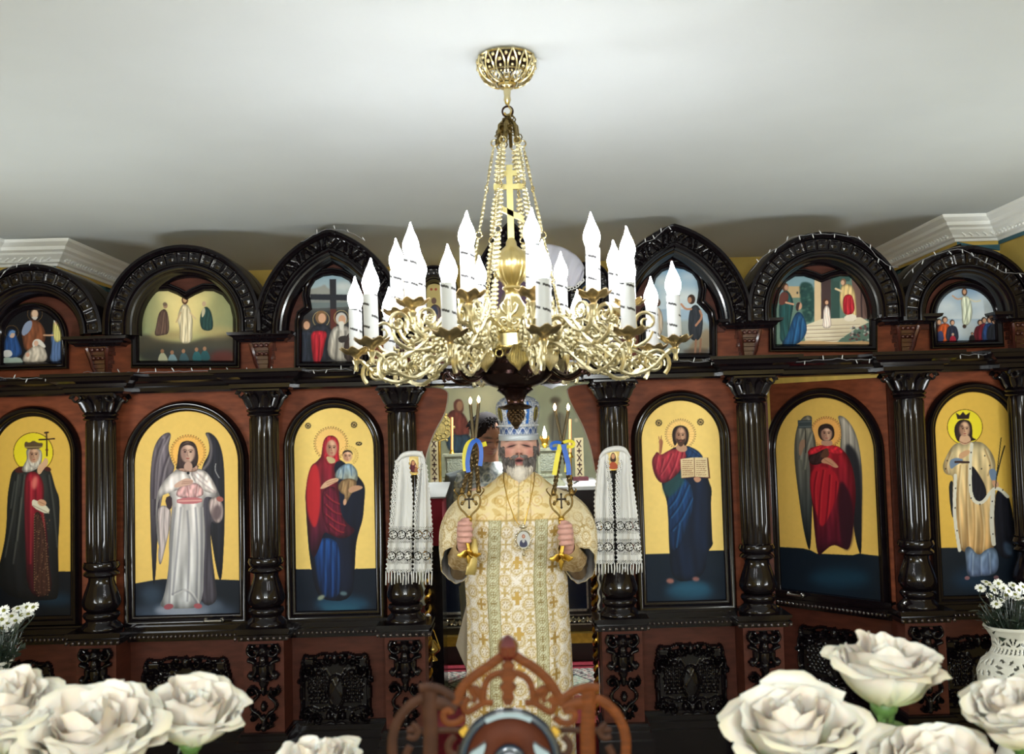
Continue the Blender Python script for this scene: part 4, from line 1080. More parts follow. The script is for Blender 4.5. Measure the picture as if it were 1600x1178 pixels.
p.poly([(415, 500), (450, 478), (480, 450), (486, 380), (500, 330), (535, 312), (570, 325), (590, 370), (585, 430), (600, 500), (560, 540), (585, 600), (590, 700), (600, 800), (640, 860), (700, 900), (620, 955), (540, 930), (495, 900), (470, 1000), (425, 1090), (395, 900), (384, 720), (388, 600)], (150, 28, 42), 1, 2, col2=(60, 20, 44))
p.poly([(415, 505), (450, 485), (470, 560), (475, 660), (470, 800), (440, 900), (400, 820), (385, 700), (392, 600)], (196, 40, 46), .9, 2, blur=4, clip=False)
p.poly([(486, 640), (560, 620), (590, 700), (600, 800), (640, 870), (600, 950), (540, 925), (500, 860), (480, 760)], (96, 20, 44), 1, 2)
folds(p, [[(440, 520), (420, 640), (400, 720)], [(500, 460), (540, 540), (560, 600)], [(520, 480), (580, 560)], [(480, 560), (500, 620)], [(405, 700), (430, 780), (420, 900)], [(450, 700), (470, 820), (450, 980)], [(500, 680), (540, 720), (590, 740)], [(500, 740), (550, 790), (600, 800)], [(500, 800), (560, 850), (620, 870)], [(520, 860), (580, 910), (640, 910)]], 10, (52, 8, 24), (226, 70, 66), .65)
p.poly([(490, 430), (486, 370), (505, 325), (538, 312), (575, 328), (592, 372), (584, 430), (596, 480), (560, 490), (520, 500), (500, 470)], (178, 36, 50), 1, 2); folds(p, [[(500, 340), (500, 430)], [(512, 330), (508, 420)]], 6, (110, 16, 34), (222, 70, 74), .7)
p.poly([(505, 440), (560, 452), (570, 480), (540, 490), (520, 480)], (196, 176, 130), 1, 2)
face(p, 543, 394, 66, 104, (210, 164, 134), (118, 70, 56), .25)
p.poly([(560, 480), (600, 470), (606, 560), (560, 560)], (22, 26, 44), 1, 2)
p.poly([(560, 560), (580, 520), (620, 490), (660, 486), (695, 520), (705, 560), (700, 605), (640, 600), (600, 580), (570, 590)], (128, 160, 188), 1, 2, col2=(150, 150, 130)); folds(p, [[(620, 500), (610, 580)], [(660, 495), (665, 560)], [(590, 530), (580, 570)]], 7, (70, 100, 134), (190, 208, 220), .6)
p.poly([(590, 600), (640, 575), (700, 590), (690, 640), (660, 680), (640, 720), (628, 740), (616, 720), (625, 680), (600, 670), (580, 640)], (150, 120, 84), 1, 2); folds(p, [[(610, 600), (600, 650)], [(650, 595), (640, 680)]], 8, (90, 64, 44), (190, 160, 110), .6)
face(p, 640, 444, 56, 66, (222, 176, 146), (140, 88, 66)); p.poly([(610, 440), (612, 412), (640, 402), (668, 412), (674, 440), (662, 420), (640, 414), (618, 422)], (48, 32, 30), 1, 2)
p.poly([(470, 640), (500, 600), (540, 580), (580, 575), (590, 592), (550, 612), (510, 636), (480, 645)], (214, 172, 140), 1, 2); folds(p, [[(510, 605), (575, 585)], [(515, 618), (570, 598)]], 3, (140, 92, 70), None, .8)
p.poly([(640, 645), (680, 620), (730, 625), (735, 640), (700, 655), (655, 672)], (196, 150, 118), 1, 2); p.ell(624, 724, 10, 20, (206, 160, 128), 1, .1)
p.ell(478, 1310, 24, 14, (140, 150, 130), .9, -.5, blur=3); p.ell(616, 1285, 22, 13, (96, 124, 130), .8, .1, blur=3)
seal(p, 398, 256, 17); seal(p, 680, 250, 18); p.ell(710, 366, 20, 12, (44, 34, 24)); p.line([(700, 368), (706, 360), (714, 370), (720, 362)], 4, (206, 176, 110), 1, 0, clip=False)

# -- the man with an open book
ic = icon('arched_icon', 'arched icon of a bearded man in a blue mantle holding an open book', bays[4], zm=(820, 600, K4), arch_px=(722, 1216, 95, 1335), base=(246, 212, 124)); p = ic.p
p.poly([(700, 1046), (888, 1040), (890, 1042), (1135, 1022), (1260, 1020), (1260, 1450), (700, 1450)], (12, 26, 42), 1, 0)
p.ell(1010, 1270, 150, 60, (26, 66, 90), .95, blur=20); p.ell(1020, 1250, 110, 36, (34, 84, 110), .7, blur=18)
halo(p, 955, 308, 94, (248, 206, 128), (96, 66, 34))
for a_ in range(28): p.line([(955+50*math.cos(a_*.224), 308+50*math.sin(a_*.224)), (955+84*math.cos(a_*.224), 308+84*math.sin(a_*.224))], 2, (224, 180, 100), .8, 0, clip=False)
p.poly([(835, 440), (880, 410), (925, 385), (990, 375), (1050, 400), (1085, 430), (1110, 520), (1130, 600), (1150, 650), (1140, 720), (1150, 960), (1156, 985), (1120, 1030), (1110, 1150), (1040, 1210), (900, 1210), (885, 1000), (880, 780), (868, 700), (835, 610)], (14, 26, 48), 1, 2)
p.poly([(870, 700), (940, 560), (1020, 600), (1040, 740), (1000, 860), (960, 1000), (900, 1040), (885, 960), (880, 800)], (20, 62, 112), 1, 2, col2=(14, 34, 64)); folds(p, [[(960, 600), (930, 700), (880, 760)], [(1000, 620), (950, 740), (890, 820)], [(1020, 700), (960, 830), (900, 900)], [(940, 860), (920, 1000)], [(1040, 760), (1030, 920)]], 11, (8, 22, 48), (52, 118, 172), .65)
p.poly([(838, 620), (900, 560), (950, 540), (990, 590), (930, 660), (875, 710)], (34, 70, 72), .9, 2, blur=5)
p.poly([(835, 438), (880, 408), (930, 395), (1000, 395), (990, 450), (960, 520), (930, 560), (880, 600), (836, 612), (800, 570), (782, 510), (780, 460), (800, 430), (812, 412)], (178, 52, 66), 1, 2, col2=(122, 30, 48)); folds(p, [[(900, 430), (870, 500), (830, 560)], [(940, 420), (920, 500), (880, 580)], [(968, 420), (950, 500)], [(812, 440), (800, 520)], [(850, 460), (830, 540)]], 9, (94, 18, 36), (222, 102, 102), .65)
p.poly([(985, 380), (1040, 395), (1090, 435), (1092, 460), (1010, 455), (985, 440)], (26, 54, 94), 1, 2); folds(p, [[(1000, 390), (1040, 420), (1080, 450)]], 7, (12, 26, 54), (60, 104, 146), .6)
p.poly([(822, 430), (826, 370), (820, 350), (835, 332), (850, 350), (846, 376), (836, 440)], (170, 112, 80), 1, 2); p.line([(826, 345), (822, 322)], 5, (170, 112, 80), 1, 0, clip=False); p.line([(836, 342), (838, 318)], 5, (150, 96, 66), 1, 0, clip=False); folds(p, [[(838, 350), (836, 420)]], 5, (110, 64, 46), None, .6)
p.poly([(930, 370), (990, 370), (1000, 410), (960, 420), (925, 400)], (188, 146, 118), 1, 2)
p.poly([(908, 350), (902, 300), (918, 262), (955, 252), (992, 262), (1008, 300), (1004, 350), (985, 385), (970, 360), (975, 300), (935, 300), (935, 360), (920, 385)], (44, 30, 28), 1, 2)
face(p, 957, 318, 62, 108, (200, 156, 126), (112, 72, 58), 0, beard=(70, 46, 36))
p.line([(955, 262), (956, 280)], 3, (90, 60, 50), .6, 0, clip=False)
p.poly([(955, 462), (1040, 452), (1125, 452), (1138, 580), (1040, 572), (962, 580)], (92, 50, 36), 1, 0); p.poly([(955, 460), (1038, 450), (1040, 568), (960, 576)], (226, 206, 164), 1, 0, col2=(208, 184, 140)); p.poly([(1042, 450), (1118, 452), (1128, 572), (1044, 568)], (222, 202, 158), 1, 0)
for k in range(8):
    y = 470+k*12.5; rr = random.Random(k)
    for x0_, x1_ in ((968, 1032), (1052, 1112)):
        x = x0_
        while x < x1_-6: w_ = rr.uniform(6, 14); p.line([(x, y), (min(x1_, x+w_), y-1+rr.uniform(-1, 1))], 4.2, (124, 76, 56), .8, 0, clip=False); x += w_+5
p.poly([(1030, 575), (1060, 568), (1085, 580), (1075, 600), (1050, 605)], (190, 140, 110), 1, 2)
p.ell(892, 1208, 24, 16, (150, 100, 92), .95, .1, blur=2); p.ell(1050, 1196, 22, 14, (140, 92, 88), .9, .1, blur=2)
seal(p, 822, 238, 19); seal(p, 1078, 233, 19)

# -- red-cloaked angel on the ajar door
ic = icon('arched_icon', 'arched icon of a winged angel in a red cloak holding a small banner', bays[5], zm=(1200, 600, K4), arch_px=(56, 672, 76, 1310), base=(222, 182, 92)); p = ic.p
p.poly([(0, 998), (85, 1000), (215, 1008), (262, 1020), (300, 1040), (520, 1050), (560, 1040), (690, 1056), (800, 1060), (800, 1500), (0, 1500)], (14, 26, 38), 1, 0); p.ell(440, 1190, 190, 60, (24, 56, 76), .8, blur=30)
halo(p, 358, 296, 96, (232, 170, 92), (90, 56, 30))
p.poly([(240, 190), (275, 200), (262, 250), (290, 330), (300, 420), (260, 480), (275, 640), (270, 800), (262, 1020), (245, 1010), (215, 880), (185, 660), (165, 500), (160, 380), (175, 270), (205, 210)], (134, 128, 112), 1, 2, col2=(22, 30, 36)); folds(p, [[(240, 220), (200, 320), (190, 460)], [(262, 300), (230, 400), (215, 520)]], 12, (70, 72, 68), (184, 180, 160), .6)
p.poly([(425, 190), (470, 200), (520, 260), (555, 350), (575, 480), (580, 640), (575, 800), (575, 1040), (562, 1045), (530, 920), (510, 700), (470, 500), (440, 400), (452, 300), (440, 240)], (176, 168, 156), 1, 2, col2=(18, 20, 26)); p.poly([(470, 340), (560, 430), (578, 640), (570, 1030), (530, 900), (480, 520)], (28, 28, 34), .9, 2, blur=8); folds(p, [[(440, 210), (500, 280), (540, 400)], [(455, 260), (480, 320)]], 10, (110, 104, 100), (216, 210, 200), .6)
p.poly([(240, 400), (300, 380), (420, 375), (470, 410), (510, 480), (535, 580), (540, 700), (530, 800), (520, 900), (500, 1020), (460, 1010), (400, 980), (340, 1030), (305, 1062), (285, 900), (270, 700), (255, 620), (262, 520)], (150, 30, 40), 1, 2, col2=(64, 18, 34))
p.poly([(440, 560), (520, 700), (530, 900), (500, 1030), (450, 1000), (430, 760)], (44, 20, 30), .9, 2, blur=5)
p.poly([(262, 520), (340, 500), (420, 540), (440, 620), (400, 760), (330, 900), (300, 800), (262, 680)], (168, 30, 42), .9, 2, blur=4); folds(p, [[(300, 540), (280, 640), (290, 800)], [(340, 530), (320, 660), (310, 860)], [(380, 560), (370, 720), (350, 900)], [(420, 600), (410, 780), (400, 940)], [(460, 500), (520, 640), (530, 720)], [(440, 440), (500, 540)], [(480, 660), (470, 800), (480, 940)]], 10, (78, 10, 24), (214, 60, 62), .65)
p.poly([(242, 408), (300, 378), (360, 372), (430, 378), (470, 412), (440, 440), (380, 420), (300, 430), (248, 440)], (186, 38, 50), 1, 2)
p.poly([(242, 440), (300, 425), (355, 390), (372, 440), (330, 490), (262, 500)], (52, 34, 34), 1, 2); p.poly([(355, 390), (372, 400), (376, 450), (320, 455), (330, 420)], (92, 58, 44), 1, 1)
p.poly([(325, 470), (350, 450), (380, 452), (420, 490), (436, 512), (410, 515), (370, 490), (330, 485)], (192, 138, 108), 1, 2); folds(p, [[(345, 462), (400, 498)]], 3, (120, 74, 60), None, .8)
p.poly([(190, 370), (205, 340), (235, 340), (236, 370), (215, 400), (205, 440), (190, 440)], (150, 118, 96), 1, 2); p.line([(228, 250), (232, 420)], 7, (40, 34, 32), 1, 0, clip=False)
p.poly([(183, 222), (270, 220), (270, 270), (184, 272)], (62, 70, 72), 1, 0); p.line([(190, 232), (264, 230)], 4, (110, 118, 116), 1, 0, clip=False); p.line([(190, 262), (264, 260)], 4, (110, 118, 116), 1, 0, clip=False)
p.poly([(330, 340), (390, 340), (400, 375), (360, 382), (325, 372)], (184, 140, 118), 1, 2); p.poly([(306, 310), (310, 262), (340, 244), (380, 244), (405, 268), (410, 320), (385, 350), (330, 350)], (46, 34, 34), 1, 2)
face(p, 360, 306, 66, 92, (206, 164, 138), (120, 78, 66)); p.poly([(328, 290), (335, 262), (362, 254), (388, 264), (392, 292), (375, 272), (345, 272)], (44, 32, 32), 1, 2)

# -- crowned woman with palm leaves
ic = icon('arched_icon', 'arched icon of a crowned woman in a pale dress with palm leaves', bays[6], zm=(1200, 600, K4), arch_px=(1036, 1530, 42, 1300), base=(222, 180, 78)); p = ic.p
p.poly([(1000, 1006), (1165, 1004), (1500, 985), (1700, 985), (1700, 1500), (1000, 1500)], (12, 22, 34), 1, 0); p.ell(1250, 1200, 120, 70, (22, 46, 70), .8, blur=30)
halo(p, 1208, 264, 108, (232, 214, 48), (96, 62, 26), False)
p.poly([(1110, 600), (1140, 590), (1145, 800), (1130, 830), (1112, 700)], (20, 22, 28), 1, 2); p.poly([(1400, 640), (1470, 660), (1500, 780), (1515, 900), (1510, 1060), (1440, 1080), (1370, 960), (1390, 760)], (20, 20, 28), 1, 2); p.poly([(1440, 960), (1500, 980), (1505, 1060), (1450, 1040)], (60, 78, 100), .8, 2, blur=6)
p.poly([(1160, 360), (1280, 350), (1330, 365), (1380, 430), (1400, 500), (1380, 600), (1400, 660), (1385, 800), (1400, 960), (1370, 1040), (1320, 1050), (1165, 1030), (1140, 860), (1130, 640), (1140, 560), (1085, 555), (1068, 500), (1100, 430), (1130, 380)], (214, 196, 150), 1, 2, col2=(190, 150, 96))
folds(p, [[(1180, 500), (1160, 700), (1180, 1000)], [(1220, 500), (1215, 760), (1230, 1010)], [(1260, 700), (1270, 880), (1260, 1030)], [(1300, 740), (1320, 900), (1310, 1030)], [(1120, 420), (1090, 500), (1100, 545)], [(1330, 400), (1370, 500), (1350, 560)]], 9, (150, 112, 66), (240, 226, 186), .6)
p.poly([(1240, 480), (1300, 560), (1340, 640), (1340, 700), (1300, 740), (1245, 720), (1236, 620)], (24, 22, 30), 1, 2)
p.line([(1250, 370), (1240, 480), (1240, 700), (1310, 745), (1380, 640), (1420, 640), (1470, 690)], 20, (220, 216, 200), 1, 2, clip=False); p.line([(1150, 560), (1140, 800), (1175, 1020)], 20, (218, 214, 200), 1, 2, clip=False); p.line([(1380, 660), (1370, 860), (1385, 980)], 26, (212, 208, 194), 1, 2, clip=False)
for (x_, y_) in ((1246, 420), (1240, 520), (1238, 620), (1246, 700), (1300, 738), (1150, 640), (1148, 760), (1160, 900), (1376, 720), (1370, 820), (1380, 920), (1440, 650), (1100, 470), (1090, 520), (1330, 440), (1360, 500), (1310, 520)): p.ell(x_, y_, 4, 5, (40, 34, 34))
p.poly([(1110, 470), (1150, 450), (1200, 460), (1190, 480), (1150, 500), (1120, 530)], (112, 132, 158), 1, 2); p.poly([(1170, 430), (1210, 405), (1238, 405), (1240, 425), (1200, 455), (1172, 460)], (206, 160, 120), 1, 2)
p.poly([(1350, 520), (1400, 520), (1410, 590), (1370, 600)], (112, 132, 158), 1, 2); p.poly([(1370, 590), (1405, 590), (1420, 620), (1400, 640), (1380, 625)], (200, 152, 118), 1, 2)
p.line([(1395, 640), (1410, 500), (1430, 330)], 6, (42, 40, 28), 1, 2, clip=False); p.line([(1405, 560), (1430, 450), (1452, 380)], 8, (42, 40, 28), 1, 2, clip=False)
p.line([(1150, 478), (1230, 480)], 14, (58, 38, 34), 1, 0, clip=False)
p.poly([(1205, 1010), (1240, 990), (1290, 1060), (1340, 1010), (1400, 1000), (1420, 1100), (1400, 1170), (1300, 1180), (1220, 1185), (1215, 1080)], (124, 148, 178), 1, 2, col2=(90, 106, 140)); folds(p, [[(1250, 1040), (1245, 1170)], [(1300, 1060), (1300, 1170)], [(1350, 1040), (1355, 1160)]], 9, (72, 88, 120), (176, 192, 212), .6); p.ell(1222, 1190, 16, 12, (150, 104, 108), .9); p.ell(1400, 1186, 16, 12, (140, 98, 104), .8)
p.poly([(1150, 330), (1140, 270), (1165, 225), (1205, 215), (1245, 230), (1256, 290), (1250, 330), (1285, 340), (1250, 350), (1170, 360)], (46, 32, 30), 1, 2); p.poly([(1180, 310), (1230, 310), (1250, 350), (1210, 378), (1170, 360)], (206, 166, 134), 1, 2)
face(p, 1206, 278, 62, 96, (208, 168, 136), (118, 78, 62), .3); p.poly([(1162, 215), (1152, 176), (1178, 192), (1196, 170), (1214, 190), (1240, 172), (1232, 214)], (40, 28, 30), 1, 0); p.line([(1175, 352), (1210, 368), (1245, 350)], 5, (120, 70, 50), .8, 2, clip=False); p.ell(1188, 258, 10, 8, (40, 28, 28), .4)

# -- crowned saint with a cross (frame edge)
ic = icon('arched_icon', 'arched icon of a crowned woman in a dark cloak raising a cross', bays[0], zm=(0, 600, K4), arch_px=(-40, 442, 192, 1430), base=(214, 174, 78)); p = ic.p
p.poly([(-100, 1165), (20, 1160), (60, 1146), (360, 1150), (500, 1148), (500, 1500), (-100, 1500)], (10, 14, 22), 1, 0); p.ell(330, 1320, 120, 40, (18, 42, 62), .9, blur=24)
halo(p, 205, 420, 122, (222, 204, 40), (96, 66, 24), False)
p.poly([(75, 530), (130, 505), (200, 510), (300, 510), (320, 560), (340, 640), (368, 700), (365, 860), (355, 1000), (365, 1300), (330, 1330), (60, 1320), (-30, 1200), (10, 1060), (40, 900), (45, 700), (60, 600)], (44, 46, 44), 1, 2, col2=(18, 18, 22))
folds(p, [[(100, 560), (70, 800), (20, 1060)], [(140, 560), (110, 820), (70, 1100)], [(290, 560), (320, 760), (340, 1000)], [(80, 600), (55, 760)], [(120, 700), (95, 960)]], 11, (20, 22, 24), (104, 106, 98), .7)
p.poly([(150, 560), (200, 530), (250, 560), (275, 640), (262, 760), (290, 900), (300, 1100), (330, 1300), (170, 1310), (155, 1000), (150, 760)], (146, 26, 42), 1, 2, col2=(44, 14, 22)); folds(p, [[(180, 600), (175, 1100)], [(250, 780), (262, 1100)]], 12, (86, 10, 26), (204, 60, 70), .6)
p.poly([(205, 780), (260, 790), (300, 1100), (320, 1300), (200, 1300), (210, 1000)], (58, 34, 28), 1, 2); rr = random.Random(8)
for k in range(110): x = 215+rr.random()*90; p.ell(x, 800+rr.random()*500, 3, 3, rr.choice([(150, 116, 84), (120, 90, 66), (90, 60, 44)]), .8)
for k in range(30): p.ell(212, 800+k*16, 3, 4, (150, 116, 84), .8); p.ell(268+k*1.2, 800+k*16, 3, 4, (150, 116, 84), .8)
p.poly([(85, 525), (130, 500), (180, 520), (140, 545), (100, 545)], (70, 28, 26), 1, 2); p.poly([(250, 510), (300, 505), (320, 530), (290, 540)], (70, 28, 26), 1, 2)
p.poly([(190, 600), (215, 560), (235, 570), (225, 640), (200, 650)], (226, 130, 116), .8, 2, blur=5)
p.poly([(158, 405), (185, 392), (250, 395), (262, 440), (250, 500), (215, 530), (160, 545), (130, 530), (150, 490), (168, 460)], (190, 184, 172), 1, 2); folds(p, [[(170, 440), (180, 500), (215, 520)], [(190, 500), (230, 515)]], 7, (128, 118, 110), (224, 220, 210), .6)
face(p, 208, 436, 64, 96, (198, 158, 128), (114, 76, 62), .2); p.poly([(148, 372), (158, 350), (180, 362), (205, 345), (235, 362), (266, 360), (258, 392), (205, 402), (158, 398)], (86, 68, 46), 1, 1); p.line([(155, 388), (258, 386)], 5, (150, 130, 90), 1, 0, clip=False)
p.poly([(225, 540), (235, 500), (262, 480), (275, 450), (295, 460), (296, 495), (270, 520), (245, 560)], (204, 164, 130), 1, 2); p.line([(286, 296), (288, 440)], 9, (48, 26, 22), 1, 0, clip=False); p.line([(240, 342), (334, 336)], 9, (48, 26, 22), 1, 0, clip=False); p.line([(276, 299), (296, 297)], 10, (48, 26, 22), 1, 0, clip=False); p.ell(288, 404, 9, 8, (90, 50, 34))
p.poly([(195, 715), (212, 706), (308, 760), (296, 804), (198, 755)], (212, 206, 184), 1, 1); p.line([(204, 745), (300, 792)], 6, (150, 142, 122), .8, 0, clip=False); p.ell(258, 728, 28, 20, (196, 150, 118), 1, .3); folds(p, [[(240, 722), (275, 738)]], 3, (120, 80, 62), None, .8)

# ---- small icons of the upper row
def up(label, i_hood, **k): return icon('small_icon', label, hoods[i_hood], off=.024, frame=FRAME2, **k)
def crowd(p, pts):
    for (x, y, h, col, hair) in pts:
        p.poly([(x-h*.28, y+h*.25), (x, y+h*.12), (x+h*.28, y+h*.25), (x+h*.36, y+h), (x-h*.36, y+h)], col, 1, 2); folds(p, [[(x-h*.08, y+h*.3), (x-h*.12, y+h*.95)], [(x+h*.1, y+h*.3), (x+h*.14, y+h*.95)]], h*.06, tuple(int(c*.5) for c in col), None, .6)
        p.ell(x, y, h*.13, h*.15, hair); p.ell(x+h*.02, y+h*.02, h*.085, h*.11, (200, 154, 124))
# nativity
ic = up('small round-topped nativity icon on black', 0, zm=(0, 320, K4), arch_px=(18, 380, 640, 972), base=(14, 14, 20)); p = ic.p
p.poly([(0, 940), (120, 930), (150, 975), (0, 985)], (150, 166, 160), 1, 1)
for (x, y, r) in ((215, 668, 46), (72, 782, 42)): p.line([(x+r*math.cos(t*.25), y+r*math.sin(t*.25)) for t in range(26)], 3, (110, 84, 50), .9, 0, clip=False)
p.poly([(130, 770), (160, 720), (205, 700), (250, 720), (285, 790), (270, 860), (210, 900), (150, 895), (140, 830)], (112, 66, 44), 1, 2); p.poly([(130, 780), (155, 720), (200, 705), (195, 760), (160, 800), (140, 805)], (128, 140, 166), 1, 2); folds(p, [[(210, 730), (200, 880)], [(245, 740), (250, 850)], [(160, 800), (165, 890)]], 10, (66, 36, 26), (166, 106, 72), .6)
p.ell(212, 672, 25, 32, (110, 84, 66)); p.ell(214, 668, 19, 24, (206, 176, 150)); p.poly([(192, 684), (214, 690), (234, 684), (224, 706), (206, 706)], (200, 196, 190), .9, 1)
p.poly([(25, 860), (40, 800), (60, 760), (90, 770), (110, 830), (140, 900), (120, 935), (30, 940)], (34, 66, 116), 1, 2); p.ell(74, 795, 18, 22, (190, 160, 140)); p.poly([(50, 800), (70, 765), (98, 775), (90, 790), (70, 785), (60, 810)], (96, 130, 176), 1, 1); p.poly([(20, 890), (70, 890), (80, 930), (20, 940)], (196, 196, 196), 1, 2)
p.poly([(310, 800), (335, 760), (375, 760), (382, 840), (378, 965), (300, 965), (320, 880)], (76, 100, 140), 1, 2); p.poly([(325, 740), (335, 690), (360, 690), (378, 730), (380, 830), (345, 850), (325, 810)], (192, 184, 116), 1, 2); p.ell(346, 716, 15, 20, (206, 170, 140)); p.poly([(328, 730), (335, 690), (352, 684), (372, 710), (368, 750), (352, 700)], (196, 200, 200), 1, 1); p.line([(325, 800), (270, 800)], 10, (190, 150, 120), 1, 0, clip=False); folds(p, [[(340, 850), (325, 950)], [(360, 850), (355, 950)]], 7, (44, 62, 96), (150, 170, 200), .6)
p.poly([(150, 910), (200, 870), (240, 850), (280, 880), (298, 970), (130, 972)], (184, 174, 160), 1, 2); p.poly([(196, 850), (215, 822), (250, 826), (285, 870), (270, 880), (230, 850), (205, 880)], (206, 202, 194), 1, 2); p.ell(222, 850, 14, 17, (200, 160, 136)); folds(p, [[(230, 890), (200, 960)], [(262, 890), (262, 960)]], 7, (120, 108, 98), (220, 214, 204), .6); p.ell(170, 920, 12, 14, (196, 150, 126))
# transfiguration-like mountain scene
lob = lambda L_, Rt, cxx, yb, ys, yt, yc: [(L_, yb), (L_, ys), (L_+(cxx-L_)*.06, ys-(ys-yt)*.45), (L_+(cxx-L_)*.22, yt+(ys-yt)*.18), (L_+(cxx-L_)*.42, yt+2), (L_+(cxx-L_)*.62, yt), (L_+(cxx-L_)*.82, yt+(yc-yt)*.45), (cxx, yc), (cxx+(Rt-cxx)*.18, yt+(yc-yt)*.45), (cxx+(Rt-cxx)*.38, yt), (cxx+(Rt-cxx)*.58, yt+2), (cxx+(Rt-cxx)*.78, yt+(ys-yt)*.18), (cxx+(Rt-cxx)*.94, ys-(ys-yt)*.45), (Rt, ys), (Rt, yb)]
ic = up('small double-arched icon of three figures on a glowing mountain', 1, zm=(0, 320, K4), path_px=lob(850, 1436, 1145, 962, 690, 524, 578), base=(128, 138, 100)); p = ic.p
p.ell(1140, 640, 300, 200, (152, 150, 104), .9, blur=60); p.ell(1130, 640, 130, 190, (226, 206, 140), 1, blur=50); p.poly([(980, 500), (1120, 620), (1060, 640), (960, 560)], (232, 216, 150), .6, 2, blur=25); p.poly([(1300, 500), (1160, 620), (1230, 640), (1320, 560)], (226, 210, 144), .6, 2, blur=25)
p.poly([(840, 790), (930, 800), (1000, 830), (1150, 850), (1300, 800), (1450, 780), (1450, 980), (840, 980)], (70, 66, 54), 1, 2, blur=10); p.ell(1050, 800, 130, 30, (156, 138, 94), .8, blur=18); p.ell(1330, 780, 120, 36, (176, 156, 104), .7, blur=18); p.poly([(850, 880), (1436, 870), (1440, 980), (845, 980)], (52, 56, 56), .85, 2, blur=20); p.poly([(1290, 900), (1440, 890), (1440, 980), (1290, 980)], (94, 40, 36), .8, 1, blur=12)
p.poly([(1110, 620), (1135, 605), (1160, 620), (1185, 700), (1180, 760), (1180, 850), (1100, 852), (1105, 760), (1085, 700)], (212, 198, 164), 1, 2); folds(p, [[(1125, 640), (1115, 840)], [(1150, 640), (1155, 840)]], 7, (160, 142, 106), (240, 232, 206), .6); p.ell(1135, 585, 20, 26, (84, 52, 34)); p.ell(1135, 582, 12, 17, (200, 160, 120)); p.line([(1110, 660), (1082, 720)], 9, (190, 160, 120), .9, 0, clip=False); p.line([(1165, 660), (1200, 700)], 9, (206, 180, 140), .9, 0, clip=False)
p.poly([(985, 650), (1015, 635), (1035, 680), (1040, 790), (1000, 800), (945, 808), (960, 740), (970, 680)], (92, 70, 60), 1, 2); folds(p, [[(1000, 660), (985, 790)], [(1022, 660), (1022, 780)]], 7, (52, 38, 36), (140, 116, 96), .6); p.ell(1015, 618, 14, 18, (150, 120, 96)); p.ell(1012, 610, 13, 12, (110, 92, 74))
p.poly([(1240, 640), (1270, 620), (1300, 660), (1312, 760), (1280, 775), (1235, 765), (1225, 700)], (36, 64, 62), 1, 2); p.poly([(1236, 650), (1256, 625), (1262, 660), (1240, 700)], (190, 180, 150), 1, 1); p.ell(1252, 608, 12, 16, (190, 160, 130))
for (x, y, c) in ((1000, 940, (190, 190, 160)), (1060, 948, (120, 150, 160)), (1130, 940, (60, 90, 100)), (1210, 930, (40, 96, 104)), (1260, 925, (36, 84, 92))): p.poly([(x-35, y+30), (x-20, y-30), (x+10, y-36), (x+40, y+30)], c, .9, 2); p.ell(x-4, y-42, 11, 13, (150, 110, 84))
# cross with saints
tri = [(356, 990), (358, 720), (368, 680), (400, 655), (418, 640), (412, 600), (404, 560), (410, 510), (440, 462), (490, 436), (548, 428), (606, 438), (655, 465), (684, 512), (690, 560), (682, 600), (676, 640), (696, 655), (728, 680), (738, 720), (740, 990)]
tri = [(x, min(y, 968)) for x, y in tri]
ic = up('small keyhole-shaped icon of saints before a tall dark cross', 2, zm=(380, 320, K4), path_px=tri, base=(120, 146, 160)); p = ic.p
p.poly([(400, 420), (700, 420), (700, 600), (400, 600)], (128, 156, 172), 1, 0, col2=(186, 190, 184)); p.ell(620, 500, 60, 24, (206, 208, 204), .8, blur=16); p.poly([(400, 520), (470, 505), (500, 485), (520, 515), (560, 520), (560, 560), (400, 570)], (140, 140, 132), .9, 1, blur=3)
p.poly([(350, 640), (760, 620), (760, 990), (350, 990)], (44, 44, 48), 1, 0); p.poly([(420, 560), (700, 560), (700, 640), (400, 660)], (96, 100, 96), .7, 0, blur=12)
p.poly([(530, 456), (570, 456), (572, 640), (534, 640)], (40, 40, 46), 1, 0); p.poly([(412, 548), (690, 552), (690, 588), (412, 582)], (38, 40, 48), 1, 0); p.poly([(534, 640), (572, 640), (572, 940), (536, 940)], (86, 40, 34), 1, 0)
for (x, y, r) in ((478, 702, 50), (602, 692, 44)): p.line([(x+r*math.cos(t*.25), y+r*math.sin(t*.25)) for t in range(26)], 4, (170, 150, 100), .9, 0, clip=False)
crowd(p, [(478, 690, 270, (38, 40, 52), (120, 90, 60)), (385, 735, 230, (40, 46, 60), (70, 50, 40)), (602, 700, 260, (176, 170, 160), (190, 186, 180)), (690, 740, 230, (64, 50, 46), (80, 60, 50))])
p.poly([(412, 780), (470, 770), (520, 780), (500, 850), (478, 970), (430, 972), (420, 880)], (178, 28, 44), 1, 2); folds(p, [[(440, 800), (440, 960)], [(470, 800), (462, 960)]], 8, (104, 10, 26), (222, 80, 84), .6); p.poly([(584, 720), (602, 712), (622, 720), (612, 770), (594, 770)], (214, 210, 202), 1, 1); p.poly([(580, 810), (640, 800), (640, 840), (590, 850)], (52, 46, 44), 1, 1)
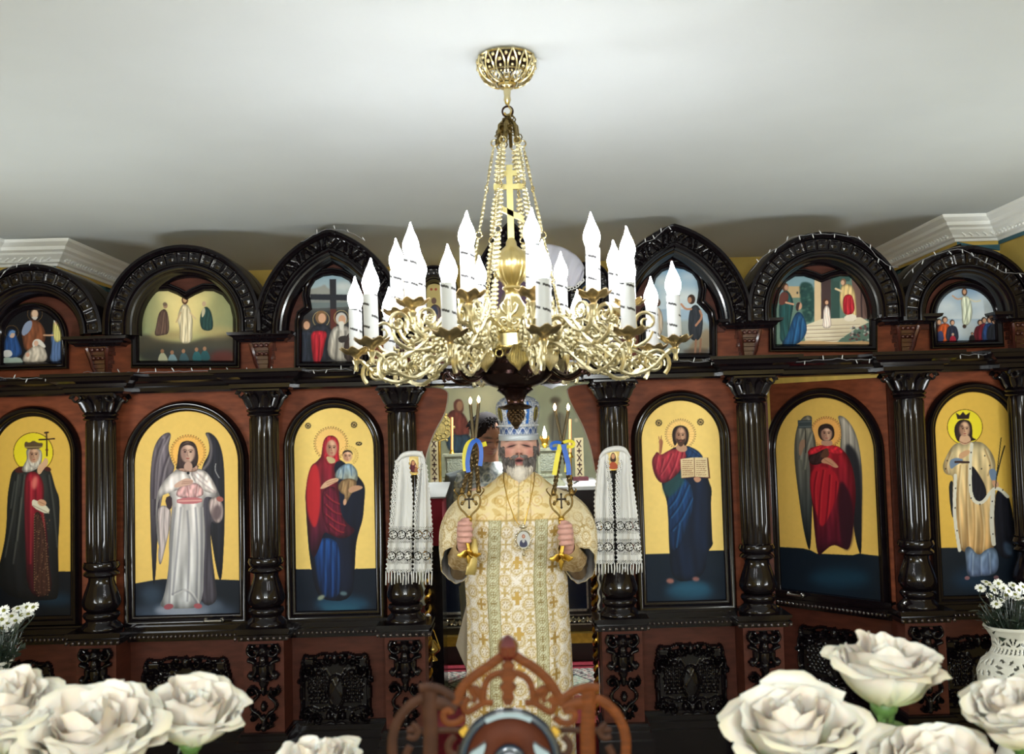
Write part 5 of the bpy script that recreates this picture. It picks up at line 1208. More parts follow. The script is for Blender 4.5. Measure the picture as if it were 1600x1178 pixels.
# riverside scene
tri2 = [(738, 915), (740, 720), (750, 660), (780, 630), (800, 600), (788, 560), (782, 510), (800, 450), (840, 408), (890, 388), (928, 384), (975, 392), (1030, 420), (1062, 465), (1072, 520), (1066, 570), (1060, 600), (1095, 635), (1125, 670), (1136, 720), (1138, 915)]
ic = up('small keyhole-shaped icon of two figures by a river', 4, zm=(820, 320, K4), path_px=tri2, base=(150, 172, 190)); p = ic.p
p.poly([(730, 380), (1150, 380), (1150, 640), (730, 640)], (108, 146, 178), 1, 0, col2=(186, 200, 208)); p.ell(860, 470, 70, 40, (200, 206, 206), .8, blur=24); p.ell(1010, 440, 60, 30, (196, 204, 208), .6, blur=20); p.ell(960, 560, 130, 40, (214, 216, 212), .8, blur=30)
p.poly([(730, 700), (900, 720), (1140, 690), (1140, 930), (730, 930)], (150, 158, 156), 1, 1, blur=8); p.poly([(1060, 800), (1140, 740), (1140, 920), (980, 920)], (150, 132, 106), .9, 2, blur=8); p.ell(1060, 900, 90, 20, (86, 74, 64), .8, blur=8); p.ell(790, 860, 60, 40, (176, 180, 178), .8, blur=14)
p.poly([(1010, 640), (1050, 605), (1085, 650), (1095, 720), (1080, 830), (1020, 835), (1000, 760)], (40, 44, 52), 1, 2); p.ell(1022, 580, 24, 30, (52, 36, 30)); p.ell(1012, 584, 12, 18, (170, 124, 96)); p.line([(1020, 640), (985, 640), (960, 610)], 13, (176, 128, 100), 1, 1, clip=False); p.line([(1075, 650), (1090, 690), (1050, 740)], 13, (170, 122, 96), 1, 1, clip=False); p.line([(1050, 830), (1045, 905)], 12, (160, 116, 92), 1, 0, clip=False); p.line([(1080, 825), (1075, 900)], 12, (150, 108, 86), 1, 0, clip=False)
p.poly([(780, 640), (820, 620), (850, 680), (845, 800), (800, 810), (780, 730)], (186, 170, 150), 1, 2); p.ell(815, 600, 18, 24, (80, 56, 44)); folds(p, [[(800, 650), (805, 800)], [(825, 650), (828, 800)]], 7, (140, 120, 104), (220, 210, 196), .6)
# temple steps
ic = up('small double-arched icon of a child in white climbing temple steps', 5, zm=(1200, 320, K4), path_px=lob(45, 626, 325, 862, 640, 434, 472), base=(96, 122, 110)); p = ic.p
p.poly([(0, 420), (290, 420), (290, 520), (0, 560)], (120, 150, 160), 1, 0, blur=6); p.poly([(110, 500), (220, 500), (215, 570), (110, 570)], (186, 160, 120), 1, 0); p.ell(180, 540, 6, 8, (60, 60, 60)); p.ell(200, 540, 6, 8, (60, 60, 60)); p.poly([(190, 480), (240, 470), (285, 500), (285, 720), (220, 720), (200, 600)], (34, 66, 64), 1, 2, blur=4); 
for k in range(40):
    rr = random.Random(k); p.ell(200+rr.random()*90, 480+rr.random()*240, 8, 5, rr.choice([(60, 100, 88), (20, 44, 46), (84, 120, 104)]), .7, blur=2)
p.poly([(285, 440), (326, 440), (326, 720), (285, 720)], (210, 184, 146), 1, 0); p.poly([(326, 440), (386, 440), (386, 720), (326, 720)], (66, 50, 50), 1, 0); p.poly([(386, 440), (440, 440), (440, 700), (386, 700)], (50, 76, 70), 1, 0); p.poly([(510, 440), (640, 470), (640, 700), (540, 700)], (110, 84, 76), 1, 0); p.line([(570, 470), (575, 690)], 10, (60, 44, 44), 1, 0, clip=False); p.poly([(400, 440), (510, 440), (500, 470), (400, 470)], (56, 84, 78), 1, 0)
p.poly([(225, 740), (330, 700), (570, 690), (620, 720), (540, 760), (450, 820), (400, 860), (230, 862), (222, 790)], (214, 200, 172), 1, 0)
for k in range(5): p.line([(235, 745+k*24), (560-k*32, 735+k*24)], 5, (150, 130, 108), .9, 0, clip=False); p.line([(235, 750+k*24), (560-k*32, 740+k*24)], 6, (240, 230, 208), .7, 0, clip=False)
p.poly([(45, 860), (220, 830), (460, 845), (626, 830), (626, 880), (45, 880)], (196, 160, 116), 1, 1)
p.poly([(62, 640), (90, 520), (130, 530), (160, 600), (140, 700), (120, 850), (70, 840), (75, 740)], (30, 70, 70), 1, 2); p.poly([(62, 600), (80, 530), (130, 540), (120, 600), (80, 620)], (96, 52, 46), 1, 2); p.ell(105, 505, 20, 26, (90, 62, 50)); p.ell(112, 508, 12, 16, (186, 140, 112)); p.line([(110, 600), (155, 610)], 11, (200, 150, 120), 1, 0, clip=False)
p.poly([(150, 700), (180, 650), (215, 670), (245, 760), (215, 830), (160, 866), (70, 866), (120, 800)], (26, 74, 116), 1, 2); folds(p, [[(180, 690), (150, 850)], [(205, 700), (190, 840)]], 9, (10, 36, 66), (70, 130, 170), .6); p.ell(190, 620, 18, 24, (196, 150, 120)); p.poly([(168, 640), (175, 600), (200, 596), (190, 620), (185, 660)], (52, 40, 40), 1, 1)
p.poly([(340, 640), (360, 610), (380, 640), (385, 700), (390, 755), (332, 760), (338, 700)], (232, 214, 202), 1, 2); p.ell(356, 596, 17, 20, (72, 44, 34)); p.ell(360, 600, 10, 13, (206, 160, 130)); folds(p, [[(355, 640), (350, 750)]], 7, (180, 156, 144), None, .6)
p.poly([(440, 500), (490, 480), (530, 510), (545, 640), (540, 720), (500, 700), (440, 640)], (208, 180, 124), 1, 2); p.poly([(462, 560), (500, 545), (525, 570), (535, 665), (470, 680), (458, 630)], (176, 32, 46), 1, 2); folds(p, [[(480, 570), (478, 670)], [(505, 570), (508, 670)]], 8, (104, 12, 26), (220, 80, 80), .6); p.poly([(466, 680), (538, 668), (545, 712), (470, 716)], (226, 214, 196), 1, 1); p.ell(462, 474, 17, 22, (120, 90, 70)); p.ell(458, 478, 11, 15, (206, 166, 136)); p.line([(450, 530), (415, 515)], 12, (214, 190, 150), 1, 0, clip=False)
for k in range(50):
    rr = random.Random(k+70); p.ell(500+rr.random()*120, 740+rr.random()*100, 8, 6, rr.choice([(70, 84, 84), (196, 196, 190), (120, 60, 64), (40, 50, 52)]), .8)
# ascension
ic = up('small round-topped icon of a white figure rising above a crowd', 6, zm=(1200, 320, K4), arch_px=(1028, 1392, 508, 838), base=(128, 156, 184)); p = ic.p
p.poly([(1000, 480), (1400, 480), (1400, 700), (1000, 700)], (126, 156, 186), 1, 0, col2=(190, 200, 206)); 
for (x, y, a_, b_) in ((1090, 620, 70, 40), (1300, 600, 90, 30), (1200, 760, 110, 70), (1340, 680, 60, 40), (1140, 540, 50, 20), (1320, 540, 40, 16)): p.ell(x, y, a_, b_, (208, 214, 216), .75, blur=22)
p.poly([(1180, 570), (1210, 555), (1240, 570), (1255, 640), (1250, 700), (1225, 745), (1190, 735), (1190, 660)], (206, 212, 190), 1, 2); folds(p, [[(1215, 580), (1225, 720)], [(1240, 590), (1205, 720)]], 8, (140, 150, 128), (236, 240, 224), .6); p.ell(1205, 535, 17, 24, (70, 46, 34)); p.ell(1205, 534, 10, 15, (196, 150, 118)); p.line([(1185, 575), (1160, 580), (1132, 558)], 9, (190, 150, 118), 1, 1, clip=False); p.line([(1240, 580), (1270, 596), (1302, 588)], 9, (206, 200, 176), 1, 1, clip=False); p.ell(1205, 746, 12, 12, (60, 44, 40))
crowd(p, [(1048, 718, 130, (70, 34, 40), (50, 36, 32)), (1084, 705, 140, (190, 84, 40), (60, 44, 40)), (1130, 722, 120, (40, 44, 62), (60, 44, 40)), (1134, 795, 60, (176, 40, 62), (170, 160, 150)), (1300, 722, 120, (100, 34, 48), (50, 36, 30)), (1325, 708, 130, (120, 36, 52), (40, 30, 28)), (1358, 705, 140, (48, 76, 130), (70, 50, 44)), (1252, 790, 60, (40, 36, 40), (40, 30, 30)), (1366, 795, 56, (150, 40, 66), (150, 140, 130)), (1384, 712, 130, (40, 44, 56), (40, 30, 30))])
p.poly([(1040, 780), (1070, 770), (1084, 838), (1030, 838)], (40, 60, 110), .9, 1)
# tiny icons beside the centre
ic = up('tiny gold oval icon of a robed figure left of the chandelier', 7, zm=(0, 0, 1.0), arch_px=(661, 697, 442, 516), base=(196, 176, 112), step=.0018); p = ic.p
p.poly([(664, 500), (672, 480), (680, 474), (690, 482), (696, 516), (662, 518)], (104, 84, 84), 1, 2); p.ell(678, 470, 4, 5, (110, 84, 70)); p.ell(674, 452, 2, 2, (160, 70, 50)); p.ell(681, 452, 2, 2, (160, 70, 50)); p.poly([(672, 482), (680, 476), (686, 488), (680, 500)], (60, 66, 90), 1, 2)
ic = up('tiny dark blue icon with a gilt edge right of the chandelier', 8, zm=(0, 0, 1.0), arch_px=(903, 939, 440, 512), base=(28, 44, 70), step=.0018); p = ic.p
p.line([(906, 512), (906, 466), (912, 450), (921, 443), (930, 450), (936, 466), (936, 512)], 3, (190, 164, 96), 1, 0, clip=False); p.poly([(914, 510), (916, 478), (921, 470), (927, 478), (929, 510)], (110, 84, 74), 1, 2); p.ell(921, 464, 4, 5, (186, 146, 112))
ic = icon('small_icon', 'tall pointed icon under the middle hood above the doorway', hoods[3], off=.024, zm=(0, 0, 1.0), arch_px=(764, 834, 420, 512), base=(92, 70, 92), frame=FRAME2); p = ic.p
p.poly([(776, 512), (782, 460), (798, 448), (816, 460), (824, 512)], (150, 132, 120), 1, 2); p.ell(798, 440, 8, 9, (190, 150, 120)); p.ell(798, 440, 14, 14, (186, 160, 90), .5)
for ic in icons:
    Paint.zm = ic.zmv; ic.p.noise(.012, 3); ic.done()
Paint.zm = (0, 0, 1.0)
# ------------------------------------------------------------------ people
def A(px, py, Y): return at(px, py, Y)
def remesh(mb, voxel, name):
    me = mb.mesh(name+'_raw', [], False); o = bpy.data.objects.new(name+'_raw', me); COL.objects.link(o)
    md = o.modifiers.new('r', 'REMESH'); md.mode = 'VOXEL'; md.voxel_size = voxel; md.use_smooth_shade = True
    m2 = o.modifiers.new('s', 'SMOOTH'); m2.iterations = 3; m2.factor = .5
    dg = bpy.context.evaluated_depsgraph_get(); e = o.evaluated_get(dg); out = bpy.data.meshes.new_from_object(e)
    bpy.data.objects.remove(o); bpy.data.meshes.remove(me); out.name = name; return out
def coords(me):
    n = len(me.vertices); c = np.empty(n*3); me.vertices.foreach_get('co', c); return c.reshape(-1, 3)
SKIN = attr_mat('skin_tones', .5, sss=.08)
def head_mb(m, c, s=1.0, yaw=0.0, pitch=0.0, age=1.0):
    """face looks towards -Y; c is the point between the eyes' level and the centre of the head"""
    n, k = 72, 60; vs = []; fs = []
    g = lambda x, z, x0, z0, sx, sz: math.exp(-((x-x0)/sx)**2-((z-z0)/sz)**2)
    rot = Matrix.Rotation(yaw, 3, 'Z') @ Matrix.Rotation(pitch, 3, 'X')
    for j in range(k+1):
        ph = math.pi*j/k
        for i in range(n):
            t = 2*math.pi*i/n; x = .077*math.sin(ph)*math.cos(t); y = .098*math.sin(ph)*math.sin(t); z = -.120*math.cos(ph)
            if z < -.02:
                f = min(1, (-z-.02)/.09); x *= 1-.16*f; y = y*(1-.05*f)+(.012*f if y > 0 else 0)
            if y < 0:
                w = min(1, -y/.05); ax = abs(x)
                d = .006*g(ax, z, .030, .018, .026, .010)+.010*g(x, z, 0, -.004, .008, .022)+.022*g(x, z, 0, -.030, .0115, .013)+.010*g(ax, z, .013, -.033, .007, .008)
                d += -.014*g(ax, z, .030, -.001, .015, .010)+.0055*g(ax, z, .030, -.003, .011, .006)+.007*g(ax, z, .038, -.032, .022, .018)
                d += .008*g(x, z, 0, -.057, .022, .010)-.013*g(x, z, 0, -.066, .014, .0045)+.008*g(x, z, 0, -.076, .018, .006)+.012*g(x, z, 0, -.100, .022, .018)
                d += .003*g(x, z, 0, .05, .05, .03)
                y -= d*w
            p = rot @ Vector((x*s, y*s, z*s)); vs.append((c[0]+p.x, c[1]+p.y, c[2]+p.z))
    for j in range(k):
        for i in range(n):
            l = (i+1) % n; fs.append((j*n+i, j*n+l, (j+1)*n+l, (j+1)*n+i))
    m.add(vs, fs)
    for sx in (-1, 1):
        p = rot @ Vector((sx*.080*s, .008*s, -.008*s)); m.sphere((c[0]+p.x, c[1]+p.y, c[2]+p.z), .024*s, 10, 8, (.38, .6, 1.25))
    return rot
def head_colors(me, c, s, rot, skin=(222, 176, 158), mouth_open=True):
    co = coords(me); q = (co-np.array(c))@np.array(rot)/s; x, y, z = q.T; ax = np.abs(x); near = (np.abs(z) < .14) & (np.hypot(x, y) < .15) & (y < 0)
    col = np.tile(np.array(skin, float), (len(co), 1))
    def tint(mask, c2, a):
        nonlocal col
        w = (np.clip(mask, 0, 1)*a)[:, None]; col = col*(1-w)+np.array(c2, float)*w
    gg = lambda X, Z, x0, z0, sx, sz: np.exp(-((X-x0)/sx)**2-((Z-z0)/sz)**2)*near
    tint(gg(ax, z, .045, -.03, .022, .02), (198, 116, 106), .55); tint(gg(x, z, 0, -.032, .014, .014), (196, 120, 108), .45)
    tint(gg(ax, z, .030, -.002, .017, .009)*1.2, (150, 96, 90), .6)
    tint((gg(ax, z+.22*(ax-.03), .030, -.0062, .0145, .0028)*1.9), (34, 24, 26), 1); tint(gg(ax, z, .030, .0005, .015, .0035), (190, 132, 120), .6)
    tint(gg(ax, z-.006*np.exp(-((ax-.03)/.02)**2), .033, .015, .019, .0055)*1.6, (84, 66, 60), .95)
    tint(gg(ax, z, .030, -.014, .014, .003), (150, 96, 90), .45)
    tint(gg(ax, z, .008, -.040, .0045, .003)*1.4, (70, 36, 34), .9)
    tint(gg(x, z, 0, -.058, .020, .0035)*1.3, (168, 92, 98), .85); tint(gg(x, z, 0, -.075, .018, .0045)*1.3, (172, 100, 104), .85)
    if mouth_open: tint(gg(x, z, 0, -.066, .016, .0045)*1.6, (52, 24, 28), 1)
    return col
# ---- the celebrant
PY = 4.0
HC = A(810.5, 697, PY)
pr_ = empty('person', (HC.x, PY, 0), 0, 'bearded man in gold brocade vestments and blue domed mitre, holding two candlesticks', 'person')
W = pr_.matrix_world
m = MB()
hrot = head_mb(m, HC, 1.0, 0.0, -.10)
neck = [A(811, 735, PY+.02), A(810, 765, PY+.03)]
m.tube([HC+Vector((0, .03, -.06))]+neck, [.060, .062, .068], 16)
hip = .93
m.tube([neck[1]+Vector((0, 0, -.01)), A(810, 800, PY+.03), A(810, 850, PY), A(810, 920, PY), (HC.x, PY, hip)], [.09, .15, .16, .16, .165], 20, flat=(.72, 1.0))
LH, RH = A(728, 831, 3.70), A(882, 835, 3.70)
for sx, hp in ((-1, LH), (1, RH)):
    sh = A(810+sx*62, 782, PY+.02); el = A(810+sx*92, 890, PY-.02); wr = hp+Vector((sx*.010, .035, -.065))
    m.tube([(HC.x, PY+.02, sh.z+.01), sh, (sh+el)/2, el], [.07, .062, .052, .046], 14)
    m.tube([el, (el*.6+wr*.4), wr, hp+Vector((sx*.012, .012, -.02))], [.046, .042, .030, .030], 14, flat=(1, .85))
    # palm, four curled fingers and a thumb round the stick
    pc = hp+Vector((sx*.018, .010, 0))
    m.sphere(pc, .030, 14, 10, (.62, .95, 1.45))
    for k in range(4):
        z = .033-.0215*k; L_ = (.92, 1.0, .96, .80)[k]; r = (.0098, .0102, .0098, .0086)[k]
        q = [(.022, .004, 0), (.020, -.022, .001), (.004, -.033, .001), (-.016*L_, -.026, -.001), (-.022*L_, -.008, -.002), (-.014*L_, .004, -.002)]
        m.tube([hp+Vector((sx*x, y, z+dz)) for x, y, dz in smooth_pts(q, 1)], [r*1.05]*5+[r]*3+[r*.9]*(len(smooth_pts(q, 1))-8), 10)
        m.sphere(hp+Vector((sx*.020, -.020, z)), r*1.12, 8, 6)
    th = [(.020, .010, .012), (.014, -.006, .040), (-.002, -.020, .048), (-.016, -.020, .046)]
    m.tube([hp+Vector((sx*x, y, z)) for x, y, z in smooth_pts(th, 1)], [.012, .012, .0115, .011, .0105, .0095][:len(smooth_pts(th, 1))]+[.009]*max(0, len(smooth_pts(th, 1))-6), 10)
for sx in (-1, 1):
    m.tube([(HC.x+sx*.06, PY, hip+.02), (HC.x+sx*.09, PY, hip-.1), (HC.x+sx*.10, PY-.01, .50), (HC.x+sx*.10, PY+.01, .10)], [.09, .088, .058, .042], 14)
    m.tube([(HC.x+sx*.10, PY+.04, .05), (HC.x+sx*.11, PY-.06, .045), (HC.x+sx*.115, PY-.17, .03)], [.042, .042, .03], 12)
bm_ = remesh(m, .0032, 'body')
col = head_colors(bm_, HC, 1.0, hrot)
co = coords(bm_); hz = co[:, 2] < 1.5
col[hz] = (208, 158, 146); fn = hz & (co[:, 1] < 3.72)
kn = np.sin((co[:, 2]-LH.z)*2*np.pi/.0215)
col[fn] = col[fn]*(1-.10*np.clip(kn[fn], 0, 1))[:, None]
arm = (co[:, 2] < 1.5) & (co[:, 1] > 3.735); col[arm] = (120, 100, 74)
set_col(bm_, col); bm_.materials.append(SKIN)
link('body', bm_, pr_)

# ---- brocade colours as a function of the cloth's own (s, z)
def brocade(s, z, zy, base=(250, 242, 232), gold=(204, 176, 108), seed=1, yoke=True, lower_tint=True):
    """s across (m, 0 at centre front), z down from the yoke (m, positive downwards)"""
    n = s.size; col = np.tile(np.array(base, float), (n, 1))
    def mix(mask, c, a=1.0):
        w = (np.clip(mask, 0, 1)*a)[:, None]; col[:] = col*(1-w)+np.array(c, float)*w
    ed = lambda d, w: np.clip((w-np.abs(d))/.0018+.5, 0, 1)
    g1, g2, g3 = gold, (224, 204, 156), (176, 146, 86)
    P = .094
    for (ox, oz) in ((0, 0), (P/2, P/2)):
        u = (s-ox+P/2) % P-P/2; v = (z-oz+P/2) % P-P/2; r = np.hypot(u, v); a = np.arctan2(v, u)
        mix(ed(r-.0225, .0028), g1, .9); mix(ed(r-.0165, .0016), g2, .9); mix((r < .014)*1.0*(.5+.5*np.cos(6*a) > .35), g3, .65)
        mix((np.abs(np.abs(u)+np.abs(v)-.006) < .003), base, .9); mix(ed(r-.029+.002*np.cos(12*a), .0014), g1, .65)
    u = (s-P/2+P/2) % P-P/2; v = (z+P/2) % P-P/2
    mix(((np.abs(u) < .0045) & (np.abs(v) < .0165)) | ((np.abs(v) < .0045) & (np.abs(u) < .0165)), g1, .9)
    # leafy filling
    w = np.sin(s*260+3*np.sin(z*150))*np.sin(z*230+2*np.sin(s*170)); mix((w > .80), g2, .8); mix((w < -.86), g3, .7)
    return col, mix, ed
# robe loft: silhouette in photograph pixels, one row per height
ROBE = [(736, 789, 834, .070), (744, 778, 845, .085), (752, 768, 854, .100), (762, 753, 867, .115), (775, 740, 880, .130), (790, 731, 889, .140), (815, 726, 893, .150), (850, 729, 888, .165), (880, 728, 886, .175), (900, 727, 886, .178), (950, 731, 888, .172), (1000, 732, 891, .170), (1050, 731, 893, .175), (1100, 729, 895, .18), (1200, 725, 900, .19), (1352, 716, 908, .21)]
def loft(prof, Yc, cxp, n, m_, fold=0.0, seed=0, yoff=0.0):
    ys = [p[0] for p in prof]; zs = [A(cxp, y, Yc).z for y in ys]
    zz = np.linspace(zs[0], max(.01, zs[-1]), m_); f = lambda vals: np.interp(-zz, [-z for z in zs], vals)
    xl = f([A(p[1], p[0], Yc).x for p in prof]); xr = f([A(p[2], p[0], Yc).x for p in prof]); d = f([p[3] for p in prof])
    th = np.linspace(0, 2*math.pi, n, endpoint=False); T, Z = np.meshgrid(th, zz)
    c = ((xl+xr)/2)[:, None]; w = ((xr-xl)/2)[:, None]; D = d[:, None]; rs = np.random.RandomState(seed)
    k = np.clip((zz[0]-zz-.22)/.5, 0, 1)[:, None]*fold
    rip = sum(a*np.sin(fq*T+ph+.6*np.sin(Z*4)) for a, fq, ph in ((.45, 7, .3), (.3, 13, 1.1), (.25, 19, 2.0)))
    e = 1+k*rip
    X = c+w*e*np.sign(np.cos(T))*np.abs(np.cos(T))**.85; Yv = Yc+yoff-D*e*np.sign(np.sin(T))*np.abs(np.sin(T))**.9
    return T, Z, X, Yv, zz, w, D
def grid_mesh(X, Yv, Z, closed, name, mt, col=None):
    h, w = X.shape; co = np.stack([X, Yv, Z], -1).reshape(-1, 3); idx = np.arange(h*w).reshape(h, w)
    if closed: idx = np.concatenate([idx, idx[:, :1]], 1)
    q = np.stack([idx[:-1, :-1], idx[1:, :-1], idx[1:, 1:], idx[:-1, 1:]], -1).reshape(-1, 4)
    me = bpy.data.meshes.new(name); me.vertices.add(len(co)); me.vertices.foreach_set('co', co.reshape(-1))
    me.loops.add(q.size); me.loops.foreach_set('vertex_index', q.reshape(-1).astype(np.int32)); me.polygons.add(len(q)); me.polygons.foreach_set('loop_start', np.arange(0, q.size, 4, dtype=np.int32))
    me.update(calc_edges=True); me.polygons.foreach_set('use_smooth', [True]*len(q))
    for mm in (mt if isinstance(mt, (list, tuple)) else [mt]): me.materials.append(mm)
    if col is not None: set_col(me, col)
    me.validate(); return me
BROC = attr_mat('gold_brocade_cloth', .48, metal=.06, bump=.5, bscale=400)
T, Z, X, Yv, zz, w_, D_ = loft(ROBE, PY, 810, 420, 470, fold=.035, seed=2)
z_y = A(812, 813, PY-.16).z
# front arc length as cloth coordinate
ang = T-math.pi*1.5; front = np.where(Yv < PY, 1, -1)
S = (X-((X.max(1)+X.min(1))/2)[:, None]); S = np.where(np.sin(T) > 0, S*(1+.10*np.abs(np.cos(T))**3), S); s = S.reshape(-1); z = (z_y-Z).reshape(-1)
col, mix, ed = brocade(s, z, z_y)
yk = (z < 0)
rs = np.random.RandomState(4)
soft = .5+.5*np.sin(s*70+2*np.sin(z*60))*np.sin(z*75+np.sin(s*50))
ycol = np.array((246, 226, 172))*1.0; yc = ycol*np.where((soft > .72)[:, None], np.array((.92, .87, .74)), 1)*np.where((soft < .2)[:, None], np.array((1, .99, 1.06)), 1)
u = (s+.0375) % .075-.0375; v = (z+.0375) % .075-.0375; r = np.hypot(u, v); yc = yc*np.where((np.abs(r-.022) < .003)[:, None], np.array((.93, .88, .76)), 1)*np.where(((r < .012) & (r > .006))[:, None], np.array((.95, .9, .8)), 1)
col[yk] = yc[yk]
mix(ed(z-.002, .0035), (190, 156, 84), .8)
for sx in (-1, 1):      # two vertical galloon bands and the centre seam above
    b = s-sx*.094; on = (z > -.0) & (np.abs(b) < .026)
    mix(on, (214, 214, 182), .85); mix((z > 0)*ed(np.abs(b)-.024, .0022), (150, 136, 84), .9); mix((z > 0)*ed(np.abs(b)-.016, .0012), (150, 136, 84), .8)
    vv = (z+.018) % .036-.018; rr = np.hypot(b, vv); mix(on*ed(rr-.011, .0014), (148, 128, 70), .9); mix(on & ((np.abs(b) < .0018) | (np.abs(vv) < .0018)) & (rr < .010), (140, 118, 60), .9)
    zig = np.abs(((b+z*.9+.006) % .012)-.006); mix(on & (zig < .0012) & (rr > .013), (158, 146, 100), .8)
    vv = (z+.0) % .14-.07
v_ = (z+.045) % .14-.07
mix(((np.abs(s) < .0065) & (np.abs(v_) < .026) | (np.abs(v_) < .0065) & (np.abs(s) < .019)) & (z > .05), (208, 170, 88), 1)
for sx in (-1, 1):
    b = s-sx*.148; v2 = (z+.02) % .14-.07; mix(((np.abs(b) < .0055) & (np.abs(v2) < .022) | (np.abs(v2) < .0055) & (np.abs(b) < .020)) & (z > .03), (182, 146, 74), 1)
mix((np.abs(s) < .0016) & yk, (176, 150, 96), .8)
bx = np.abs(s)-(.055-.045*np.clip((-z)/.20, 0, 1)*0); mix(yk & (np.abs(np.abs(s)-.048) < .0022), (196, 160, 84), .8)
dia = (np.abs(((s*1.0+.009) % .018)-.009)+np.abs(((z+.011) % .022)-.011)); mix(yk & (np.abs(s) < .046) & (dia < .0045), (206, 176, 112), .7)
rob = grid_mesh(X, Yv, Z, True, 'robe', BROC, col)
link('robe', rob, pr_)
# bell sleeves with grey satin lining, and patterned under-cuffs
SATIN = mat('grey_satin_lining', (172, 168, 166), .34, metal=.2, bump=.3, bscale=30)
def ring_sheet(rings, n, rows, name, mats, pattern=True, par=pr_, thick=.004, sc=1.0):
    C = [np.array(r[0]) for r in rings]; Av = [np.array(r[1]) for r in rings]; Bv = [np.array(r[2]) for r in rings]; k = np.linspace(0, len(rings)-1, len(rings)); t = np.linspace(0, len(rings)-1, rows)
    def ip(V):
        V = np.array(V); out = np.empty((rows, 3))
        for i, tt in enumerate(t):          # Catmull-Rom
            j = min(int(tt), len(V)-2); f = tt-j; p0, p1, p2, p3 = V[max(j-1, 0)], V[j], V[j+1], V[min(j+2, len(V)-1)]
            out[i] = .5*((2*p1)+(-p0+p2)*f+(2*p0-5*p1+4*p2-p3)*f*f+(-p0+3*p1-3*p2+p3)*f**3)
        return out
    c, a, b = ip(C), ip(Av), ip(Bv); th = np.linspace(0, 2*math.pi, n, endpoint=False)
    fl = 1+.035*np.sin(5*th+1)[None, :]*np.linspace(0, 1, rows)[:, None]+.02*np.sin(11*th)[None, :]*np.linspace(0, 1, rows)[:, None]
    Pn = c[:, None, :]+fl[..., None]*(a[:, None, :]*np.cos(th)[None, :, None]+b[:, None, :]*np.sin(th)[None, :, None])
    pc = None
    if pattern:
        L_ = np.concatenate([[0], np.cumsum(np.linalg.norm(np.diff(c, axis=0), axis=1))])
        s_ = (th[None, :]*.10*np.ones((rows, 1))).reshape(-1); z_ = (L_[:, None]*np.ones((1, n))).reshape(-1)
        pc, mx, e_ = brocade(s_*sc, z_, 0, base=(244, 232, 202), gold=(190, 158, 92)); tt = (np.linspace(0, 1, rows)[:, None]*np.ones((1, n))).reshape(-1)
        w_ = np.clip((tt-.25)/.3, .18, 1)[:, None]; pc = pc*w_+np.array((244, 228, 184))*(1-w_)
        mx(tt > .95, (214, 196, 140), .8)
    me = grid_mesh(Pn[..., 0], Pn[..., 1], Pn[..., 2], True, name, mats, pc)
    o = link(name, me, par); md = o.modifiers.new('thickness', 'SOLIDIFY'); md.thickness = thick; md.offset = -1
    if len(mats) > 1: md.material_offset = 1; md.material_offset_rim = 0
    return o
for sx in (-1, 1):
    X_ = lambda d: 810+sx*d
    rings = [(A(X_(46), 780, PY), (0, .085, 0), (sx*.015, 0, .050)), (A(X_(66), 789, PY), (0, .095, -.0), (sx*.040, 0, .050)), (A(X_(84), 806, 3.97), (0, .11, -.01), (sx*.060, 0, .040)),
             (A(X_(96), 828, 3.93), (0, .13, -.015), (sx*.066, 0, .020)), (A(X_(99), 856, 3.90), (0, .14, -.03), (sx*.064, 0, .004)), (A(X_(98), 884, 3.87), (0, .105, -.085), (sx*.060, 0, 0))]
    rings = [(tuple(c), a, b) for c, a, b in rings]
    if sx > 0: rings = [(c, a, tuple(-q for q in b)) for c, a, b in rings]
    o = ring_sheet(rings, 150, 120, 'bell_sleeve', [BROC, SATIN])
    hp = LH if sx < 0 else RH; wr = hp+Vector((sx*.010, .035, -.060)); el = A(810+sx*92, 890, PY-.02); d = (el-wr).normalized()
    rings = [(tuple(wr-d*.012), (.034, 0, .004), (0, .028, .026)), (tuple(wr+d*.01), (.042, 0, .004), (0, .034, .030)), (tuple(wr+d*.06), (.050, 0, 0), (0, .044, .040)), (tuple(wr+d*.13), (.058, 0, 0), (0, .05, .045))]
    cf = ring_sheet(rings, 60, 40, 'patterned_cuff', [attr_mat('brown_gold_cuff', .5, metal=.2)], thick=.003)
    cc = cf.data.color_attributes['Col']; a_ = np.empty(len(cf.data.vertices)*4, np.float32); cc.data.foreach_get('color', a_); a_ = a_.reshape(-1, 4); a_[:, :3] *= np.array((.62, .52, .42)); cc.data.foreach_set('color', a_.reshape(-1))
# side panel of the robe hanging behind, with its pale lining
pp = [(742, 868, 4.05), (738, 905, 4.08), (726, 955, 4.10), (712, 1008, 4.12)]; qq = [(748, 868, 4.08), (752, 905, 4.1), (750, 955, 4.12), (748, 1008, 4.14)]
rows = [[A(*p) for p in pp], [A((a[0]+b[0])/2, a[1], a[2]+.02) for a, b in zip(pp, qq)], [A(*q) for q in qq]]
rows = list(map(list, zip(*rows)))+[[A(724, 1036, 4.12), A(735, 1040, 4.14), A(748, 1044, 4.14)], [A(736, 1062, 4.12), A(741, 1064, 4.13), A(748, 1066, 4.13)]]
m = MB(); m.grid(rows); o = link('back_panel', m.mesh('back_panel', mat('beige_lining', (168, 156, 138), .7)), pr_); o.modifiers.new('t', 'SOLIDIFY').thickness = .004
